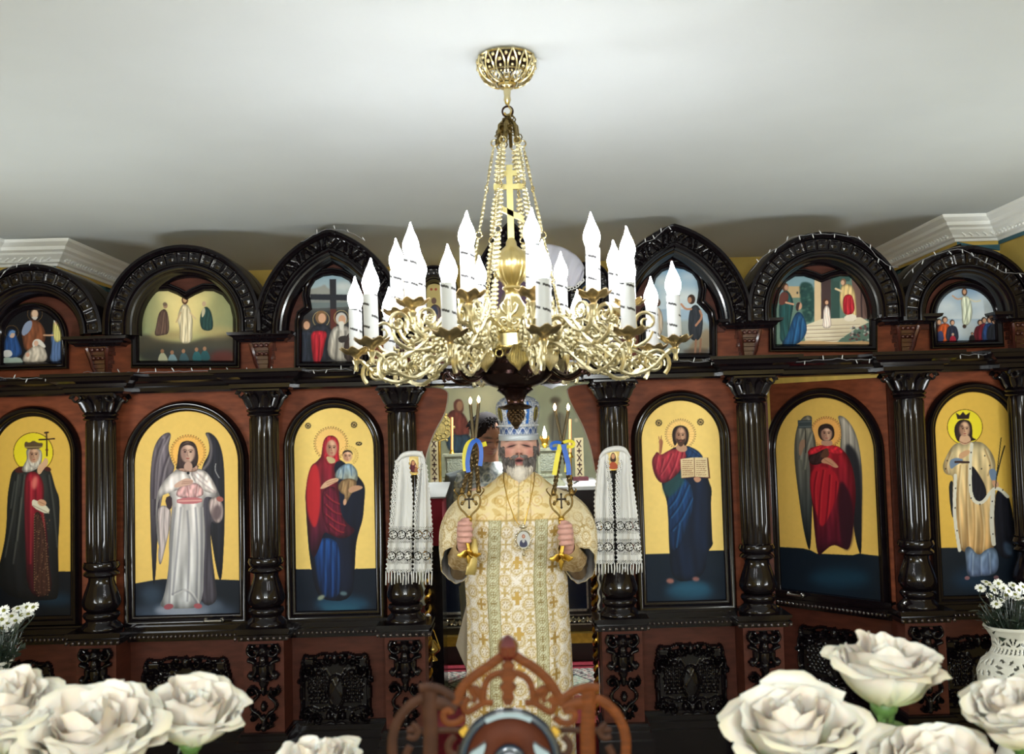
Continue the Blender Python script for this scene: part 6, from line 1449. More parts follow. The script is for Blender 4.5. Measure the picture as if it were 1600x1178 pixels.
# collar, pendant chain and oval pendant
m = MB(); 
for sx in (-1, 1):
    pts = [A(811+sx*24, 738, PY-.07), A(811+sx*24, 752, PY-.115), A(811+sx*18, 780, PY-.150), A(813+sx*8, 812, PY-.170), A(816+sx*3, 822, PY-.172)]; m.tube(smooth_pts(pts, 2), .0022, 5)
m2 = m.mesh('pendant_chain', GOLD2); link('pendant_chain', m2, pr_)
pc = A(818, 843, PY-.185)
m = MB(); m.torus((0, 0, 0), 1, .12, 'Y', 40, 6); m.v = [(x*.029, y*.03, z*.036) for x, y, z in m.v]
for k in range(14):
    t = 6.283*k/14; m.sphere((.033*math.cos(t), -.002, .040*math.sin(t)), .0036, 6, 5)
m.sphere((0, 0, .050), .010, 8, 6, (1.6, .5, .8)); m.sphere((0, 0, .058), .005, 6, 5); m.sphere((-.012, 0, .055), .004, 6, 5); m.sphere((.012, 0, .055), .004, 6, 5); m.tube([(0, 0, -.040), (0, 0, -.052)], .003, 6); m.sphere((0, 0, -.058), .007, 8, 6)
o = link('pendant_rim', m.mesh('pendant_rim', mat('pearl_and_gold_rim', (214, 204, 176), .25, metal=.7)), pr_); o.location = pc; o.parent = pr_; o.matrix_parent_inverse = wmat(pr_).inverted()
p = Paint(pc, (1, 0, 0), (0, 0, 1), -.03, .03, -.037, .037, .0014, (214, 216, 218))
sc_ = lambda x, y: (818+x*.5, 843+y*.5)
def uvpoly(pts, c): p.poly([(818+x, 843+y) for x, y in pts], c, 1, 1)
uvpoly([(-6, 12), (-6, 3), (-2, 0), (3, 0), (6, 4), (6, 12)], (34, 40, 84)); uvpoly([(-3, 2), (0, -2), (3, 2), (0, 6)], (206, 206, 214)); p.ell(818, 838, 2.6, 3.2, (150, 70, 60)); p.ell(818, 838, 1.6, 2.2, (206, 160, 130)); 
el_ = [(.027*math.cos(6.283*i/30), .034*math.sin(6.283*i/30)) for i in range(30)]
me = p.mesh('pendant_enamel', attr_mat('glossy_enamel', .15, coat=1), keep=el_); link('pendant_enamel', me, pr_)
# ---- beard, moustache and side hair: one part of many strands over a soft core
def hair_strands(m, rnd, root, down, L_, r, curl=.006):
    pts = []; d = Vector(down).normalized(); sd = Vector((rnd.uniform(-1, 1), rnd.uniform(-.6, .2), 0))*curl
    for k in range(5):
        f = k/4; pts.append(root+d*L_*f+sd*math.sin(f*3.0)+Vector((0, 0, -.3*L_*f*f*(1-abs(d.z)))))
    m.tube(pts, [r, r*1.1, r, r*.7, r*.2], 4)
rnd = random.Random(11)
def face_pt(x, z):
    f = min(1, max(0, (-z-.02)/.09)); rx = .077*(1-.16*f); k = 1-(z/.120)**2; u = x/rx
    yy = math.sqrt(max(0, k-u*u))*.098*(1-.05*f); p_ = hrot @ Vector((x, -yy-.004, z)); return HC+p_
mg, mw = MB(), MB()
for _ in range(3600):
    x = rnd.uniform(-.073, .073); lo = -.125; hi = -.058 if abs(x) < .040 else (-.050 if abs(x) < .060 else -.005); z = rnd.uniform(lo, hi)
    if abs(x) < .019 and z > -.084: continue
    if (x/.077)**2+(z/.122)**2 > .96: x *= .9; z *= .93
    p0 = face_pt(x, z); w = abs(x) < .047 and z < -.070
    Ld = rnd.uniform(.04, .078)*(1-abs(x)*7) if w else (rnd.uniform(.016, .030) if abs(x) < .056 else rnd.uniform(.008, .016))
    dn = (x*1.6-.0+(-x*2.4 if z < -.08 else 0), -.35, -1)
    hair_strands(mw if w else mg, rnd, p0, dn, Ld, .0017 if w else .0014)
for _ in range(110):      # moustache
    sx = rnd.choice((-1, 1)); x = sx*rnd.uniform(.002, .022); p0 = face_pt(x, -.047+rnd.uniform(-.004, .004))+Vector((0, -.010, 0)); hair_strands(mg, rnd, p0, (sx*1.6, -.1, -.7), rnd.uniform(.012, .022), .0013, .002)
for _ in range(300):     # side hair under the mitre
    sx = rnd.choice((-1, 1)); p0 = HC+Vector((sx*rnd.uniform(.074, .080), rnd.uniform(-.025, .06), rnd.uniform(-.01, .03))); hair_strands(mg, rnd, p0, (sx*.1, .1, -1), rnd.uniform(.02, .045), .0016, .004)
core = HC+(hrot @ Vector((0, -.070, -.125))); mw.sphere(core+Vector((0, 0, .006)), .027, 14, 10, (1.3, .8, 1.3)); 
for sx in (-1, 1): mg.sphere(HC+(hrot @ Vector((sx*.046, -.034, -.076))), .027, 12, 10, (.85, .9, 1.5))
link('grey_beard', mg.mesh('grey_beard', mat('iron_grey_hair', (112, 106, 104), .7, noise=.4, nscale=60), 'all'), pr_); link('white_beard_tuft', mw.mesh('white_beard_tuft', mat('white_beard_hair', (214, 206, 194), .7, noise=.15, nscale=60), 'all'), pr_)
# ---- domed mitre
MIT = attr_mat('embroidered_mitre_cloth', .38, metal=.3, bump=.4, bscale=300)
zb = A(810, 688, PY-.08).z-HC.z; zt = A(810, 617, PY).z-HC.z; n, k = 300, 150
prof = [(0, .081), (.04, .083), (.10, .083), (.14, .0785), (.28, .079), (.30, .082), (.34, .082), (.36, .080), (.55, .089), (.70, .0925), (.82, .088), (.92, .070), (.98, .040), (1.0, .002)]
f = np.linspace(0, 1, k); f = 1-(1-f)**1.25; R_ = np.interp(f, [a for a, _ in prof], [b for _, b in prof])
R_ = np.where(f > .5, R_, R_); th = np.linspace(0, 2*math.pi, n, endpoint=False); TT, FF = np.meshgrid(th, f); RR = np.repeat(R_[:, None], n, 1)
RR = RR+.0025*np.clip(np.cos(4*TT+math.pi), 0, 1)*(FF > .36)*(FF < .95)
X = HC.x+RR*np.cos(TT); Yq = PY-.004+RR*1.30*np.sin(TT); Zq = HC.z+zb+(zt-zb)*FF+.006*(Yq-PY)
cA = np.tile(np.array((176, 186, 204), float), (n*k, 1)); t = ((TT+math.pi/2+math.pi) % (2*math.pi)-math.pi).reshape(-1); F = FF.reshape(-1)
def mixc(mask, c, a=1.0):
    global cA
    w = (np.clip(mask, 0, 1)*a)[:, None]; cA = cA*(1-w)+np.array(c, float)*w
up_ = F > .36; arc = t*.088
sw = np.sin(arc*330+3*np.sin(F*40))*np.sin(F*46+2*np.sin(arc*200)); mixc(up_ & (sw > .45), (214, 218, 226), .9); mixc(up_ & (sw < -.5), (92, 124, 176), .9)
for c0 in (-.62, .62, -1.9, 1.9): mixc(up_ & (np.abs(np.abs(t-c0)-.085-.08*(F-.36)) < .055) & (F < .86), (38, 100, 184), .0)
for c0 in (-.46, .46): mixc(up_ & (np.abs(t-c0) < .075-.04*np.clip((F-.7)/.2, 0, 1)) & (F < .84), (36, 104, 190), 1); 
for c0 in (-.95, .95, 0, -1.9, 1.9, 3.1):
    e = ((t-c0)/.20)**2+((F-.57)/.19)**2; mixc(up_ & (e < 1.25), (232, 234, 238), 1); mixc(up_ & (e < 1.0), (70, 88, 130), 1); mixc(up_ & (e < .72), (150, 140, 62), 1); mixc(up_ & (e < .72) & (np.abs(t-c0) < .05) & (F < .66), (60, 60, 72), .9)
for c0 in (-.3, .3, -.72, .72, -1.3, 1.3): mixc(up_ & (np.abs(t-c0) < .022), (226, 230, 236), .9)
bd = (F > .14) & (F < .30); zz_ = np.abs(((t*7/2/math.pi*2) % 1)-.5)*2; mixc(bd, (150, 164, 192), 1); mixc(bd & (np.abs((F-.15)/.14-zz_) < .13), (60, 92, 150), .95); mixc(bd & (np.abs((.29-F)/.14-zz_) < .13), (214, 218, 226), .9); mixc(bd & (np.hypot((((t*7/math.pi) % 1)-.5), (F-.22)*6) < .2), (40, 72, 140), .9)
mixc(F < .12, (196, 206, 216), 1); mixc((F > .30) & (F < .35), (206, 212, 222), 1)
link('mitre', grid_mesh(X, Yq, Zq, True, 'mitre', MIT, cA), pr_)
m = MB()
for i in range(44):
    a_ = 6.283*i/44; m.sphere((HC.x+.0845*math.cos(a_), PY-.004+.110*math.sin(a_), HC.z+zb+(zt-zb)*.325), .0028, 5, 4); m.sphere((HC.x+.0815*math.cos(a_), PY-.004+.107*math.sin(a_), HC.z+zb+(zt-zb)*.13), .0022, 5, 4)
for i in range(8):
    a_ = 6.283*(i+.5)/8
    for f_ in (.45, .6, .75, .86): r_ = float(np.interp(f_, [a for a, _ in prof], [b for _, b in prof])); m.sphere((HC.x+r_*math.cos(a_), PY-.004+r_*1.30*math.sin(a_), HC.z+zb+(zt-zb)*f_), .0032, 5, 4)
link('mitre_beads', m.mesh('mitre_beads', mat('pearl_bead', (214, 220, 228), .2, coat=.5)), pr_)['kind'] = 'stuff'

# ---- the two hand candlesticks
TAPER_L = mat('twisted_dark_taper', (104, 86, 56), .3, metal=.7); TAPER_U = mat('old_gold_taper', (92, 80, 56), .4, metal=.5)
FLM = mat('candle_flame', (255, 214, 150), .5, emit=26, emit_rgb=(255, 214, 150)); RIBY = mat('yellow_ribbon', (226, 212, 52), .4); RIBB = mat('blue_ribbon', (30, 92, 190), .4)
def flame_mesh(h=.026):
    m = MB(); m.lathe([(.0006, -.002), (.0045, .004), (.0062, .010), (.0055, .016), (.003, h*.8), (.0004, h)], n=10); return m.mesh('flame', FLM, 'all')
FM = flame_mesh()
def ribbon(m, pts, w=.014, mi=0):
    P = [Vector(p) for p in smooth_pts(pts, 2)]; rows = []
    for i, q in enumerate(P):
        d = (P[min(i+1, len(P)-1)]-P[max(i-1, 0)]).normalized(); n_ = d.cross(Vector((0, 1, .25))).normalized(); rows.append([q-n_*w/2, q, q+n_*w/2])
    m.grid(rows, m=mi)
def holder(name, label, hp, cx_, tapers, yq, bow, collar_y):
    rt = empty(name, hp, 0, label, 'candlestick')
    def b(m, n, mt, par=rt): return link(n, m.mesh(n, mt), par)
    m = MB(); top = A(cx_, 806, yq); bot = A(cx_-.5, collar_y+22, yq)
    m.tube([top, A(cx_, 815, yq), A(cx_, 822, yq), hp+Vector((-.0, -.006, 0)), A(cx_, collar_y-4, yq), A(cx_, collar_y+8, yq), bot], [.007, .011, .008, .009, .008, .012, .004], 12); m.sphere(A(cx_, 811, yq), .013, 10, 8); b(m, 'handle', GOLD2)
    m = MB()
    for s_ in (-1, 1):
        pts = [A(cx_+s_*x, y, yq) for x, y in ((0, 810), (6, 802), (14, 795), (18, 785), (16, 774), (9, 772), (5, 778), (8, 785), (12, 783))]; m.tube(smooth_pts(pts, 2), .0038, 7)
        pts = [A(cx_+s_*x, y, yq) for x, y in ((16, 776), (21, 770), (24, 765), (20, 762))]; m.tube(smooth_pts(pts, 2), [.003]*12+[.001]*(len(smooth_pts(pts, 2))-12), 6)
        m.sphere(A(cx_+s_*11, 787, yq), .007, 7, 5)
    b(m, 'lyre_scrolls', mat('dark_gilt_scroll', (120, 96, 52), .35, metal=.9, noise=.3, nscale=60))
    m = MB(); c = A(cx_, 783, yq); m.box(c.x-.003, c.x+.003, yq-.006, yq+.002, c.z-.024, c.z+.026); m.box(c.x-.014, c.x+.014, yq-.0065, yq+.002, c.z+.004, c.z+.011)
    for dx, dz in ((0, .026), (0, -.024), (-.014, .0075), (.014, .0075)): m.sphere((c.x+dx, yq-.002, c.z+dz), .005, 7, 5)
    b(m, 'small_cross', mat('blackened_bronze', (40, 32, 26), .4, metal=.8))
    m = MB(); cc = A(cx_, collar_y, yq); n_ = 8
    for k in range(n_):
        t = 6.283*k/n_+.2; d = Vector((math.cos(t), math.sin(t), 0)); m.tube([cc, cc+d*.018+Vector((0, 0, -.004)), cc+d*.034+Vector((0, 0, -.014)), cc+d*.046+Vector((0, 0, -.010))], [.006, .009, .008, .003], 6, flat=(.45, 1.2))
    m.lathe([(.008, -.01), (.014, 0), (.010, .012)], cc, 12); b(m, 'petal_collar', GOLD2)
    for tp in tapers:
        t_ = empty('taper', A(*tp[0], yq)); t_.parent = rt; t_.matrix_parent_inverse = wmat(rt).inverted()
        pts = [A(x, y, yq+dy) for (x, y), dy in zip(tp, (0, .008, .01, .006))][:len(tp)]
        lo_, hi_ = pts[:2], pts[1:]
        sk = MB(); sk.lathe([(.006, -.006), (.010, 0), (.010, .006), (.006, .02)], lo_[0], 12); link('socket', sk.mesh('socket', mat('dark_gilt_scroll', (0, 0, 0))), t_)
        m = MB(); v = lo_[1]-lo_[0]; nn = 40
        for s_ in (0, math.pi): m.tube([lo_[0]+v*i/nn+Vector((.0044*math.cos(i*.9+s_), .0044*math.sin(i*.9+s_), 0)) for i in range(nn+1)], .0056, 6)
        link('twisted_stem', m.mesh('twisted_stem', TAPER_L), t_)
        if len(hi_) > 1:
            m = MB(); m.tube(hi_, [.0062, .0066, .0074][:len(hi_)], 9); link('upper_stem', m.mesh('upper_stem', TAPER_U), t_)
        e = pts[-1]; o = link('flame', FM, t_, world=False); o.matrix_parent_inverse = wmat(t_).inverted(); o.location = e+Vector((0, 0, .003))
    m = MB(); 
    for mi, pts, w in bow: ribbon(m, [A(x, y, yq-.018-(.004 if mi else 0)) for x, y in pts], w, mi)
    o = link('ribbon_bow', m.mesh('ribbon_bow', [RIBY, RIBB], False), rt); o.modifiers.new('t', 'SOLIDIFY').thickness = .0015
    return rt
h1 = holder('three_candle_holder', 'candlestick in the man\'s hand beside the red lectern, with three crossing tapers', LH, 733, [[(722, 770), (741, 697), (735, 632)], [(748, 768), (742, 694), (748, 630)], [(733, 774), (738, 712)]], 3.69,
            [(0, [(741, 688), (733, 690), (727, 700), (725, 716), (727, 736)], .016), (1, [(742, 688), (736, 694), (732, 708), (730, 724), (732, 738)], .017), (1, [(742, 687), (749, 690), (752, 702), (752, 716), (750, 728)], .016), (0, [(752, 696), (756, 694), (760, 693)], .018)], 862)
h2 = holder('two_candle_holder', 'candlestick in the man\'s hand beside the white papers, with two crossing tapers', RH, 877, [[(865, 772), (878, 692), (867, 642)], [(893, 772), (879, 692), (888, 642)]], 3.69,
            [(1, [(877, 692), (868, 690), (860, 694), (862, 702), (870, 700)], .012), (0, [(880, 691), (890, 688), (898, 692), (894, 699), (886, 697)], .012), (0, [(876, 694), (872, 708), (869, 724), (866, 742)], .018), (1, [(880, 694), (884, 710), (888, 726), (889, 742)], .019), (0, [(884, 700), (886, 716), (884, 738)], .012)], 868)
m = MB(); rows = [[A(x, y, 3.68+.01*math.sin(x)) for x in xs] for y, xs in ((842, (738, 741, 744)), (860, (736, 741, 747)), (880, (731, 738, 745)), (898, (727, 735, 743)))]
m.grid(rows); o = link('gilt_cloth_tail', m.mesh('gilt_cloth_tail', mat('gilt_ribbon_cloth', (200, 176, 104), .4, metal=.3)), h1); o.modifiers.new('t', 'SOLIDIFY').thickness = .003
# ------------------------------------------------------------------ altar room seen through the doorway
PZ = .39
struct('floor.001', MB().box(-.95, .95, 4.5, 7.6, 0, PZ), CARPET)
# painted wall picture
O_ = Vector((0, 7.5, 0)); Paint.zm = (640, 580, 5.355)
wall_r = empty('wall_painting', O_, 0, 'large pale green painted scene on the altar room wall', 'painting')
a_, b_ = at(640, 560, 7.5), at(960, 800, 7.5)
p = Paint(O_, (1, 0, 0), (0, 0, 1), a_.x-.1, b_.x+.1, b_.z-.1, a_.z+.3, .0072, (150, 156, 132))
p.ell(560, 240, 300, 200, (186, 186, 156), .9, blur=90); p.ell(620, 180, 160, 110, (206, 204, 172), .7, blur=50)
for k in range(16): t = k*.2-1.6; p.line([(640+60*math.cos(t), 180+60*math.sin(t)), (640+260*math.cos(t), 180+260*math.sin(t))], 9, (200, 198, 168), .35, 0, clip=False, soft=14)
p.poly([(310, 380), (340, 330), (400, 320), (450, 350), (490, 420), (510, 520), (460, 580), (400, 540), (330, 500), (300, 460)], (112, 56, 48), 1, 2); p.poly([(300, 500), (400, 540), (500, 520), (520, 600), (500, 680), (340, 690), (300, 600)], (44, 66, 84), 1, 2)
p.poly([(370, 330), (365, 260), (400, 228), (440, 240), (455, 300), (445, 350), (400, 350)], (106, 62, 52), 1, 2); p.ell(418, 290, 26, 42, (170, 128, 100)); folds(p, [[(400, 360), (380, 480)], [(430, 370), (450, 500)], [(360, 480), (440, 540)]], 12, (66, 30, 30), (160, 96, 80), .6)
p.poly([(560, 400), (600, 380), (700, 420), (720, 700), (560, 700)], (84, 112, 116), .8, 2, blur=20)
p.zm = Paint.zm = (820, 580, 5.355)
p.ell(255, 245, 44, 30, (70, 60, 50), .8, blur=8); p.ell(260, 300, 24, 40, (120, 100, 84), .9, blur=6); p.poly([(200, 340), (330, 340), (350, 480), (330, 600), (210, 600), (195, 460)], (108, 104, 90), .9, 2, blur=10); folds(p, [[(240, 350), (230, 580)], [(290, 350), (300, 580)]], 14, (70, 68, 60), (150, 146, 124), .5)
p.ell(430, 410, 16, 16, (206, 200, 170), .8, blur=3)
Paint.zm = (0, 0, 1.0); p.zm = (0, 0, 1.0)
p.noise(.05, 2, coarse=6); me = p.mesh('painted_canvas', attr_mat('matt_wall_paint', .8)); co = coords(me)-np.array(O_); me.vertices.foreach_set('co', co.reshape(-1)); link('painted_canvas', me, wall_r, world=False)
m = MB(); x0, x1, z0, z1 = a_.x-.1, b_.x+.1, b_.z-.1, a_.z+.3
m.box(x0-.04, x0, -.03, .02, z0-.04, z1+.04); m.box(x1, x1+.04, -.03, .02, z0-.04, z1+.04); m.box(x0, x1, -.03, .02, z0-.04, z0); m.box(x0, x1, -.03, .02, z1, z1+.04); link('picture_frame', m.mesh('picture_frame', GOLD2, False), wall_r, world=False)
# altar table
AY = 5.6
xl, xr = A(664, 900, AY).x, A(946, 900, AY).x; zt = A(805, 768, AY).z; zb = A(805, 990, AY).z
alt = empty('altar_table', ((xl+xr)/2, AY, PZ), 0, 'dark altar table with silver embossed borders, behind the man', 'altar')
def ab(m, n, mt, smooth=False): return link(n, m.mesh(n, mt, smooth), alt)
ab(MB().box(xl+.02, xr-.02, AY+.02, AY+.9, zb, zt), 'table_body', mat('altar_black_lacquer', (22, 22, 26), .3, coat=.5))
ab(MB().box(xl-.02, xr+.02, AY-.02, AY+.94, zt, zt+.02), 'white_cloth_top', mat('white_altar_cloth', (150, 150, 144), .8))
ab(MB().box(xl-.03, xr+.03, AY-.04, AY+.94, zb-.055, zb), 'gilt_base_board', GOLD2)
ab(MB().box(xl+.02, xr-.02, AY+.0, AY+.9, PZ, zb-.055), 'dark_foot', mat('altar_foot_wood', (34, 22, 22), .5))
for (px0, px1) in ((676, 748), (752, 858), (862, 932)):
    x0, x1 = A(px0, 900, AY).x, A(px1, 900, AY).x; z0, z1 = A(805, 978, AY).z, A(805, 812, AY).z
    t = empty('front_panel', (0, 0, 0)); t.parent = alt; t.matrix_parent_inverse = wmat(alt).inverted()
    R = Relief(x1-x0, .05, .004); n = int((x1-x0)/.05)
    for k in range(n): R.spiral(.025+k*.05, .025, .017, k, 1.3, .009, .01); R.dome(.05+k*.05, .025, .007, .014, .008)
    m = R.mb(lambda u, v, h: (x0+u, AY+.012-h, z0-.0+v)); m.box(x0, x1, AY+.004, AY+.02, z0-.004, z0+.003); m.box(x0, x1, AY+.004, AY+.02, z0+.05, z0+.055)
    link('embossed_border', m.mesh('embossed_border', SILVER), t)
    m = MB(); zi = z0+.075
    for (u0, u1, v0, v1) in ((x0+.05, x0+.06, zi, z1), (x1-.06, x1-.05, zi, z1), (x0+.05, x1-.05, zi, zi+.012), (x0+.05, x1-.05, z1-.012, z1)): m.box(u0, u1, AY-.002, AY+.02, v0, v1)
    link('silver_frame', m.mesh('silver_frame', SILVER, False), t)
    link('dark_glass', MB().box(x0+.06, x1-.06, AY+.006, AY+.02, zi+.012, z1-.012).mesh('dark_glass', mat('dark_blue_glass', (14, 20, 32), .15, coat=.6), False), t)
    m = MB()
    for xx in (x0+.024, x1-.024):
        z = zi
        for k in range(9): m.sphere((xx, AY+.004, z+.012), (.012, .007, .015, .008, .011, .007, .013, .006, .009)[k], 7, 5, (1, .6, 1)); z += .03
    link('silver_beadwork', m.mesh('silver_beadwork', SILVER), t)
struct('floor.002', MB().box(-.75, .75, 5.5, 7.0, PZ, PZ+.02), CARPET)
# rug in front of the altar
rc = A(805, 1066, 5.15); x0, x1 = -.72, .74; Y0, Y1 = 4.86, 5.48; st = .006
w = int((x1-x0)/st); h = int((Y1-Y0)/st); U, V = np.meshgrid(np.linspace(x0, x1, w), np.linspace(Y0, Y1, h)); rs = np.random.RandomState(3)
u, v = U.reshape(-1), V.reshape(-1); col = np.tile(np.array((160, 158, 146), float), (w*h, 1))
def mx(mask, c, a=1.0):
    global col
    k_ = (mask*a)[:, None]; col = col*(1-k_)+np.array(c, float)*k_
q = np.sin(u*75+2*np.sin(v*60))*np.sin(v*85+2*np.sin(u*50)); mx(q > .35, (40, 36, 44)); mx(q < -.55, (120, 40, 50)); mx((q > .0) & (q < .12), (96, 120, 104)); d = np.abs(((u+.15) % .3)-.15)/.15+np.abs(v-(Y0+Y1)/2)/.26; mx((d < .5), (140, 160, 136), .6); mx(np.abs(d-.55) < .05, (50, 44, 50)); mx(np.abs(d-.9) < .04, (60, 30, 40)); mx(np.abs(V.reshape(-1)-(Y0+.02)) < .02, (110, 20, 34)); mx(np.abs(v-(Y1-.02)) < .02, (110, 20, 34))
rug = grid_mesh(U, V, np.full_like(U, PZ+.008), False, 'patterned_rug', attr_mat('woven_rug_wool', .95, bump=.6, bscale=300), col)
o = bpy.data.objects.new('patterned_rug', rug); COL.objects.link(o); tag(o, 'oriental patterned rug on the red carpet before the altar', 'rug')
o.modifiers.new('t', 'SOLIDIFY').thickness = .008
# things on the altar
STN = mat('pale_grey_green_silver', (150, 152, 130), .45, metal=.5, noise=.2, nscale=40, bump=.5, bscale=120)
def ark(px0, px1, py0, py1, Y, label):
    x0, x1 = A(px0, py1, Y).x, A(px1, py1, Y).x; z0, z1 = A((px0+px1)/2, py1, Y).z, A((px0+px1)/2, py0, Y).z; z0 = max(z0, zt+.02); r = empty('silver_casket', ((x0+x1)/2, Y, z0), 0, label, 'casket')
    H = z1-z0; W_ = x1-x0; b = lambda m, n: link(n, m.mesh(n, STN, False), r)
    b(MB().box(x0+.015, x1-.015, Y, Y+.16, z0+H*.3, z0+H*.95), 'casket_body'); m = MB()
    for (e, a, c) in ((-.02, 0, .08), (-.008, .08, .16), (.004, .16, .26), (-.004, .26, .31)): m.box(x0+e, x1-e, Y-.01+e*.5, Y+.17, z0+H*a, z0+H*c)
    b(m, 'moulded_base'); b(MB().box(x0, x1, Y-.01, Y+.17, z0+H*.93, z1), 'casket_lid'); m = MB(); m.box(x0+.03, x1-.03, Y-.006, Y, z0+H*.40, z0+H*.86); link('raised_panel', m.mesh('raised_panel', mat('worn_silver_panel', (134, 138, 120), .5, metal=.4, bump=1, bscale=90), False), r)
ark(692, 742, 709, 768, 5.66, 'pale silver casket on the altar beside the red lectern'); ark(838, 878, 700, 766, 5.7, 'small silver casket with an oval on the altar beside the blue bow')
def taper_candle(px, y0, y1, Y, label):
    a, b = A(px, y1, Y), A(px, y0, Y); r = empty('wax_candle', a, 0, label, 'candle'); link('wax_stick', MB().tube([a, b], .0085, 10).mesh('wax_stick', mat('orange_beeswax', (214, 150, 96), .5, sss=.3)), r); link('wick', MB().tube([b, b+Vector((.001, 0, .012))], .0012, 5).mesh('wick', BLACKP), r)
    m = MB(); m.lathe([(.02, -.012), (.02, -.006), (.012, .004), (.010, .02)], a, 12); m.tube([a+Vector((0, 0, -.01)), Vector((a.x, a.y, zt+.021))], .008, 8) if px > 800 else None; link('candle_cup', m.mesh('candle_cup', GOLD2), r)
taper_candle(706, 652, 708, 5.72, 'tall orange candle standing on the silver casket'); taper_candle(891, 655, 712, 5.75, 'tall orange candle behind the right-hand candlestick of the man')
EB = mat('warm_lit_bulb', (255, 240, 200), .3, emit=14, emit_rgb=(255, 236, 196))
def elamp(px, py, Y, label, s_=1.0):
    c = A(px, py, Y); r = empty('electric_candle', c, 0, label, 'lamp'); m = MB(); m.lathe([(.0005, .07), (.004, .055), (.012, .03), (.013, .018), (.009, .003), (.008, 0)], c, 12); link('flame_bulb', m.mesh('flame_bulb', EB, 'all'), r)
    m = MB(); m.lathe([(.009, 0), (.020, -.004), (.022, -.012), (.018, -.034), (.024, -.040), (.012, -.05), (.012, -.08), (.03, -.10), (.03, -.11)], c, 14)
    for k in range(6):
        t = 6.283*k/6; m.tube([(c.x+.018*math.cos(t), c.y+.018*math.sin(t), c.z-.02), (c.x+.027*math.cos(t), c.y+.027*math.sin(t), c.z+.0), (c.x+.022*math.cos(t), c.y+.022*math.sin(t), c.z+.012)], [.005, .004, .002], 5)
    link('gilt_holder', m.mesh('gilt_holder', GOLD2), r); m = MB(); zf = max(zt+.02, c.z-.4); m.tube([(c.x, c.y, c.z-.10), (c.x, c.y, zt+.03)], .007, 8)
    for k in range(6): m.torus((c.x+(-1)**k*.018, c.y, c.z-.12-.03*k), .016, .004, 'Y', 12, 5)
    m.lathe([(.05, zt+.02-c.z), (.045, zt+.03-c.z), (.01, zt+.045-c.z)], c, 16); link('scrolled_stand', m.mesh('scrolled_stand', STN), r)
elamp(757, 688, 5.75, 'lit electric candle just behind the blue and yellow ribbon of the left stick'); elamp(775, 672, 5.9, 'lit electric candle close against the mitre, above the other one'); elamp(851, 684, 5.75, 'lit electric candle on the other side of the mitre, above the small casket')
for px, lb in ((680, 'narrow ornamental post of dark crosses beside the doorway, behind the red lectern'), (907, 'narrow ornamental post of dark crosses beside the doorway, above the white papers')):
    Y = 6.6; a, b = A(px, 775, Y), A(px, 684, Y); r = empty('ornamental_post', (a.x, Y, PZ), 0, lb, 'post')
    link('post_board', MB().box(a.x-.03, a.x+.03, Y, Y+.03, PZ, b.z).mesh('post_board', mat('cream_post_paint', (176, 164, 128), .6), False), r)
    m = MB(); z = b.z-.04
    while z > a.z-.1:
        for s_ in (-1, 1): m.add([(a.x-.018, Y-.003, z-s_*.022), (a.x-.012, Y-.003, z-s_*.026), (a.x+.018, Y-.003, z+s_*.022), (a.x+.012, Y-.003, z+s_*.026)], [(0, 1, 2, 3)])
        m.box(a.x-.016, a.x+.016, Y-.004, Y, z-.052, z-.044); m.box(a.x-.004, a.x+.004, Y-.004, Y, z-.066, z-.03); z -= .095
    link('dark_cross_pattern', m.mesh('dark_cross_pattern', mat('dark_brown_stencil', (62, 34, 30), .7), False), r)
# round processional fan
c = A(686, 668, 6.3); r = empty('processional_fan', (c.x, 6.3, PZ), 0, 'round gilt processional fan behind the orange candle', 'fan')
m = MB(); m.lathe([(.09, -.006), (.092, 0), (.09, .006), (.0, .008)], (0, 0, 0), 30)
m.v = [(c.x+x, 6.3+z, c.z+y) for x, y, z in m.v]
for k in range(12): t = 6.283*k/12; m.torus((c.x+.062*math.cos(t), 6.292, c.z+.062*math.sin(t)), .017, .004, 'Y', 10, 5); m.sphere((c.x+.097*math.cos(t), 6.3, c.z+.097*math.sin(t)), .010, 6, 5)
link('pierced_disc', m.mesh('pierced_disc', mat('pale_gilt_fan', (176, 160, 104), .4, metal=.8, noise=.3, nscale=60)), r); link('fan_pole', MB().tube([(c.x, 6.3, c.z-.09), (c.x+.0, 6.3, PZ)], .010, 8).mesh('fan_pole', GOLD2), r)
# lectern with red cloth and papers
x0, x1 = A(664, 800, 4.75).x, A(691, 800, 4.75).x; z1 = A(675, 778, 4.75).z
r = empty('red_lectern', ((x0+x1)/2, 4.75, PZ), 0, 'lectern under a red cloth beside the lace towel of the Mother-and-Child card', 'lectern')
link('red_cloth', MB().box(x0, x1, 4.75, 5.05, A(675, 853, 4.75).z, z1).mesh('red_cloth', mat('crimson_velvet', (136, 18, 36), .8), False), r)
link('lectern_leg', MB().box(x0+.01, x1-.01, 4.77, 5.03, PZ, A(675, 853, 4.75).z).mesh('lectern_leg', DARK2, False), r)
m = MB(); m.add([(x0-.02, 4.70, z1), (x1+.02, 4.70, z1), (x1+.02, 5.1, z1+.05), (x0-.02, 5.1, z1+.05), (x0-.02, 4.70, z1+.008), (x1+.02, 4.70, z1+.008), (x1+.02, 5.1, z1+.058), (x0-.02, 5.1, z1+.058)], [(0, 3, 2, 1), (4, 5, 6, 7), (0, 1, 5, 4), (1, 2, 6, 5), (2, 3, 7, 6), (3, 0, 4, 7)])
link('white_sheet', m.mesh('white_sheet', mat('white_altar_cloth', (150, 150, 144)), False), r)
x0, x1 = A(898, 770, 5.62).x, A(938, 770, 5.62).x
r = empty('paper_stack', ((x0+x1)/2, 5.7, zt+.02), 0, 'white papers with a dark red book on top of the altar, beside the doorway edge', 'papers')
